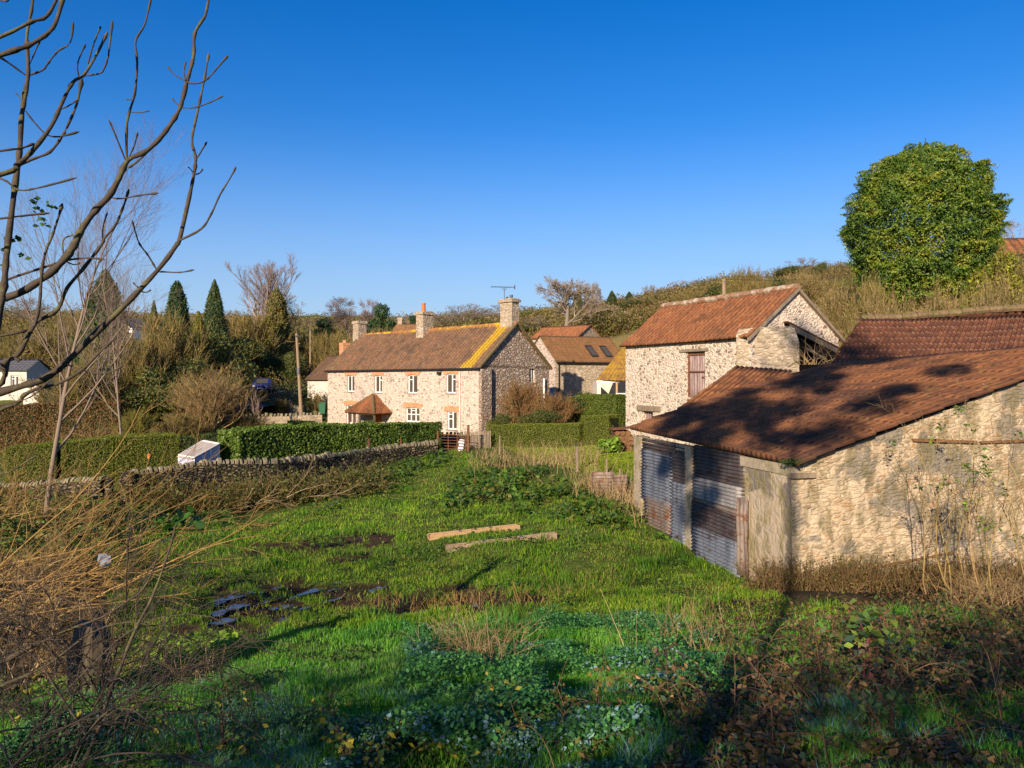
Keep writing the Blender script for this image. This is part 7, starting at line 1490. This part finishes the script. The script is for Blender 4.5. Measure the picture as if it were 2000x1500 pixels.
# ------------------------------------------------------------------ the ash tree whose branches cross the sky at the left
ash = thing('ash_tree', (-6.5, 4.2, Hs(-6.5, 4.2)), 'leafless ash tree reaching in from the left edge with upcurved knobbly branches', 'tree')
tb = np.array([[(-6.5, 4.2, Hs(-6.5, 4.2) - 0.3), (-6.4, 4.2, 3.6), (-6.3, 4.2, 4.3), (-6.3, 4.3, 5.0), (-6.2, 4.4, 5.8), (-6.1, 4.5, 6.4)]]); V, Fc = tubes(tb, np.array([[0.26, 0.22, 0.2, 0.16, 0.12, 0.06]]), 12); mesh_np('trunk', V, Fc, M['ashbark'], ash, smooth=True)
AB = [  # points, near depth, far depth, start radius, end radius
    ([(-700, 1010), (-300, 850), (0, 766), (50, 752), (80, 743), (115, 720), (133, 704), (187, 651), (240, 600), (307, 529), (344, 480), (352, 462), (370, 383), (380, 333), (382, 305), (375, 273), (387, 213), (400, 150), (408, 104)], 4.2, 4.4, 0.045, 0.0065),
    ([(350, 470), (393, 447), (413, 417), (430, 380), (450, 347), (461, 326)], 4.3, 4.2, 0.013, 0.006), ([(381, 315), (392, 297), (404, 277)], 4.35, 4.3, 0.008, 0.006), ([(378, 340), (372, 330), (367, 326)], 4.35, 4.3, 0.005, 0.004), ([(378, 342), (390, 338), (396, 330)], 4.35, 4.3, 0.006, 0.005),
    ([(307, 529), (290, 500), (273, 477), (265, 455), (258, 430)], 4.35, 4.2, 0.010, 0.005), ([(305, 530), (320, 531), (352, 532), (379, 527)], 4.35, 4.3, 0.009, 0.006), ([(275, 566), (266, 558), (260, 552)], 4.3, 4.3, 0.007, 0.005), ([(270, 567), (285, 571), (295, 566)], 4.3, 4.3, 0.007, 0.005),
    ([(-650, 700), (-250, 640), (0, 585), (80, 547), (123, 509), (144, 480), (160, 447), (187, 410), (213, 383), (233, 347), (250, 313), (283, 297), (310, 273), (337, 237), (353, 207), (365, 160), (378, 110), (380, 67), (395, 40), (402, 27), (409, -10), (420, -60)], 3.9, 4.2, 0.042, 0.008),
    ([(248, 312), (248, 240), (263, 183), (268, 123), (265, 80), (283, 47), (295, -5), (300, -40)], 4.1, 4.1, 0.013, 0.007), ([(245, 313), (230, 275), (213, 235)], 4.1, 4.0, 0.008, 0.006), ([(252, 307), (262, 285), (269, 259)], 4.1, 4.0, 0.007, 0.005),
    ([(213, 385), (235, 388), (270, 382), (309, 377)], 4.1, 4.0, 0.008, 0.006), ([(357, 210), (380, 210), (410, 200), (436, 187)], 4.1, 4.0, 0.007, 0.005), ([(352, 208), (342, 200), (336, 192)], 4.1, 4.1, 0.005, 0.005), ([(363, 160), (385, 163), (405, 154), (425, 132), (446, 108)], 4.1, 4.0, 0.008, 0.006),
    ([(362, 158), (340, 145), (328, 130)], 4.1, 4.1, 0.006, 0.005), ([(362, 157), (359, 140), (363, 120)], 4.1, 4.1, 0.006, 0.005), ([(252, 195), (258, 195), (246, 194)], 4.1, 4.1, 0.004, 0.004), ([(256, 219), (275, 220), (292, 216)], 4.1, 4.05, 0.005, 0.004), ([(300, 283), (275, 310), (250, 328)], 4.1, 4.1, 0.005, 0.009),
    ([(-30, 760), (0, 600), (8, 560), (13, 500), (27, 383), (38, 300), (42, 233), (50, 180), (55, 147), (54, 100), (53, 67), (62, 17), (67, -20)], 3.8, 4.0, 0.034, 0.008), ([(55, 147), (83, 137), (95, 122), (113, 100), (137, 83), (143, 43)], 4.0, 3.9, 0.010, 0.006), ([(58, 125), (70, 98), (78, 80)], 4.0, 3.9, 0.006, 0.005), ([(50, 147), (20, 125), (-5, 108)], 4.0, 3.9, 0.007, 0.009),
    ([(45, 205), (43, 185), (45, 178)], 3.9, 3.9, 0.006, 0.005), ([(42, 196), (36, 188), (31, 182)], 3.9, 3.9, 0.005, 0.004), ([(62, 30), (64, 10), (60, -10)], 4, 4, 0.007, 0.006),
    ([(-300, 420), (0, 341), (33, 323), (67, 290), (100, 247), (123, 197), (143, 160), (163, 147), (187, 110), (210, 63)], 3.7, 4.0, 0.026, 0.008), ([(163, 148), (182, 146), (200, 140), (210, 115), (214, 90), (220, 40)], 4.0, 3.9, 0.008, 0.006), ([(155, 155), (151, 130), (157, 108), (167, 87)], 4.0, 3.9, 0.007, 0.005), ([(172, 125), (180, 95), (187, 75), (197, 51)], 4.0, 3.9, 0.007, 0.005),
    ([(40, 322), (60, 312), (97, 297), (120, 268), (130, 250), (150, 203), (160, 153)], 3.9, 4.0, 0.014, 0.009), ([(120, 213), (135, 206), (152, 195)], 3.9, 3.9, 0.006, 0.005), ([(50, 217), (68, 240), (90, 262), (115, 267), (155, 257)], 3.8, 3.9, 0.007, 0.006),
    ([(-300, 220), (0, 108), (53, 90), (97, 62), (115, 27), (125, -20)], 3.6, 3.8, 0.024, 0.012), ([(-200, 150), (0, 72), (60, 43), (90, 33), (110, 0), (118, -25)], 3.5, 3.7, 0.018, 0.010), ([(-20, -10), (10, 3), (20, -8)], 3.6, 3.6, 0.008, 0.006),
    ([(-200, 330), (0, 295), (40, 290), (67, 280)], 3.6, 3.8, 0.012, 0.007), ([(-200, 450), (0, 427), (40, 422), (97, 416)], 3.6, 3.8, 0.012, 0.006), ([(-100, 330), (0, 348), (33, 370), (70, 368), (150, 347)], 3.7, 3.8, 0.010, 0.006),
    ([(-300, 880), (0, 800), (48, 771), (80, 757), (115, 749), (160, 723), (192, 691), (221, 664)], 4.0, 4.2, 0.024, 0.006), ([(133, 712), (149, 720), (192, 729), (221, 725), (240, 714)], 4.2, 4.1, 0.009, 0.005),
    ([(-300, 860), (-20, 765), (8, 709), (35, 693), (61, 645), (72, 628), (112, 605), (131, 563), (160, 528), (197, 480), (204, 465), (223, 443), (240, 407), (252, 369)], 4.0, 4.1, 0.028, 0.007), ([(200, 466), (202, 440), (210, 415)], 4.1, 4.05, 0.006, 0.004),
    ([(-10, 560), (20, 544), (80, 524), (128, 509), (171, 504), (205, 507)], 4.0, 4.0, 0.014, 0.006), ([(128, 510), (145, 517), (157, 513)], 4.0, 4.0, 0.006, 0.005), ([(67, 637), (77, 595), (83, 520), (93, 480), (97, 493 - 20), (110, 437), (122, 397)], 3.9, 4.0, 0.016, 0.008), ([(-200, 690), (0, 656), (53, 645)], 3.9, 4.0, 0.016, 0.009),
    ([(-100, 660), (0, 720), (12, 735), (20, 700), (40, 705)], 3.9, 3.9, 0.014, 0.008), ([(125, 505), (123, 470), (140, 460), (146, 463)], 4.0, 4.0, 0.006, 0.006), ([(-100, 960), (0, 930), (30, 915), (70, 890)], 3.9, 3.9, 0.010, 0.005), ([(-50, 800), (10, 790), (60, 775), (100, 740)], 3.8, 3.8, 0.008, 0.004)]
for pts, a, b_, r0, r1 in AB: limb_px(pts, a, b_, r0 * 0.48, r1 * 0.62, ash)
q = np.array([P(a, b_, 3.9) for a, b_ in [(73, 393), (78, 410), (80, 432), (88, 440), (97, 398), (15, 465), (30, 467), (5, 490), (0, 520), (38, 498)]]); V, Fc = leaves(np.repeat(q, 5, 0) + rng.normal(0, 0.014, (50, 3)), 0.035, 0.7); mesh_np('ivy_leaves', V, Fc, M['leaf'], ash, col=colmix(GL((0.06, 0.12, 0.015), (0.035, 0.08, 0.012)), 50))

# ------------------------------------------------------------------ trees and hedge behind the viewer (they throw the foreground shade)
def back_hedge(x0, y0, x1, y1, zt0, zt1, n, label, nm='hedgerow'):
    root = thing(nm, (x0, y0, Hs(x0, y0)), label, 'hedge'); s = rng.random(n); x = x0 + (x1 - x0) * s + rng.normal(0, 0.35, n); y = y0 + (y1 - y0) * s + rng.normal(0, 0.35, n); g = H(x, y)
    zt = zt0 + (zt1 - zt0) * s + (fb(s * 9, s * 0, 1.0, 3) - 0.5) * 1.6; z = g + (zt - g) * rng.random(n) ** 0.8; V, Fc = leaves(np.stack([x, y, z], -1), 0.16, 0.6); mesh_np('foliage', V, Fc, M['leaf'], root, col=colmix(PAL_DGREEN, n))
    k = 50; s = rng.random(k); X = x0 + (x1 - x0) * s; Y = y0 + (y1 - y0) * s; Pl, Rd = grow(np.stack([X, Y, H(X, Y) - .1], -1), norm(np.concatenate([rng.normal(0, .2, (k, 2)), np.ones((k, 1))], 1)), 3.0, 0.04, 0.01, 8, 0.02, 0.06); A = tubes(Pl, Rd, 4); mesh_np('stems', A[0], A[1], M['twig'], root, col=flat(PAL_TWIG, A[0], 4))
back_hedge(-13, -7, 3, -8, EYE + 1.2, EYE + 4.2, 20000, 'dense hedgerow behind the viewpoint, out of the picture')

# the tall tree behind the viewer whose trunk and crown shade the iron shed
TX, TY = -2.85, -5.2
sh_t = thing('ivy_clad_ash', (TX, TY, Hs(TX, TY)), 'tall ivy hung ash tree standing behind the viewpoint, out of the picture', 'tree')
tz = Hs(TX, TY); tb = np.array([[(TX, TY, tz + q) for q in (-0.3, 2, 5, 8, 11)]]); V0, F0 = tubes(tb, np.array([[0.10, 0.085, 0.07, 0.06, 0.05]]), 8)
Tk, Tw = bare((TX, TY, tz + 10.8), 7.5, n=(10, 7, 5, 4), ang=(0.9, 0.6, 0.5, 0.5), lf=(0.55, 0.5, 0.5, 0.5), t0=0.1, tw=0.018, r=0.08); Vt, Ft, _ = join([(V0, F0)]); mesh_np('trunk', Vt, Ft, M['bark'], sh_t); mesh_np('limbs', Tk[0], Tk[1], M['bark'], sh_t); mesh_np('crown', Tw[0], Tw[1], M['twig'], sh_t, col=flat(PAL_TWIG, Tw[0], 3))
qr = random.Random(21); cs = []
for _ in range(46):
    a_ = qr.random() * 6.28; k_ = qr.random() ** 0.5; r_ = qr.uniform(0.35, 0.85); c_ = (TX - 0.3 + math.cos(a_) * k_ * 4.6, TY + qr.uniform(-1.5, 1.5), 15.2 + math.sin(a_) * k_ * 3.4 + math.cos(a_) * k_ * 1.6); cs.append(blobs(c_, (r_, r_, r_ * 0.8), int(520 * r_), 0.9)[0])
cs = np.concatenate(cs)
V, Fc = leaves(cs, 0.2, 0.6); mesh_np('ivy', V, Fc, M['leaf'], sh_t, col=colmix(PAL_DGREEN, len(cs)))
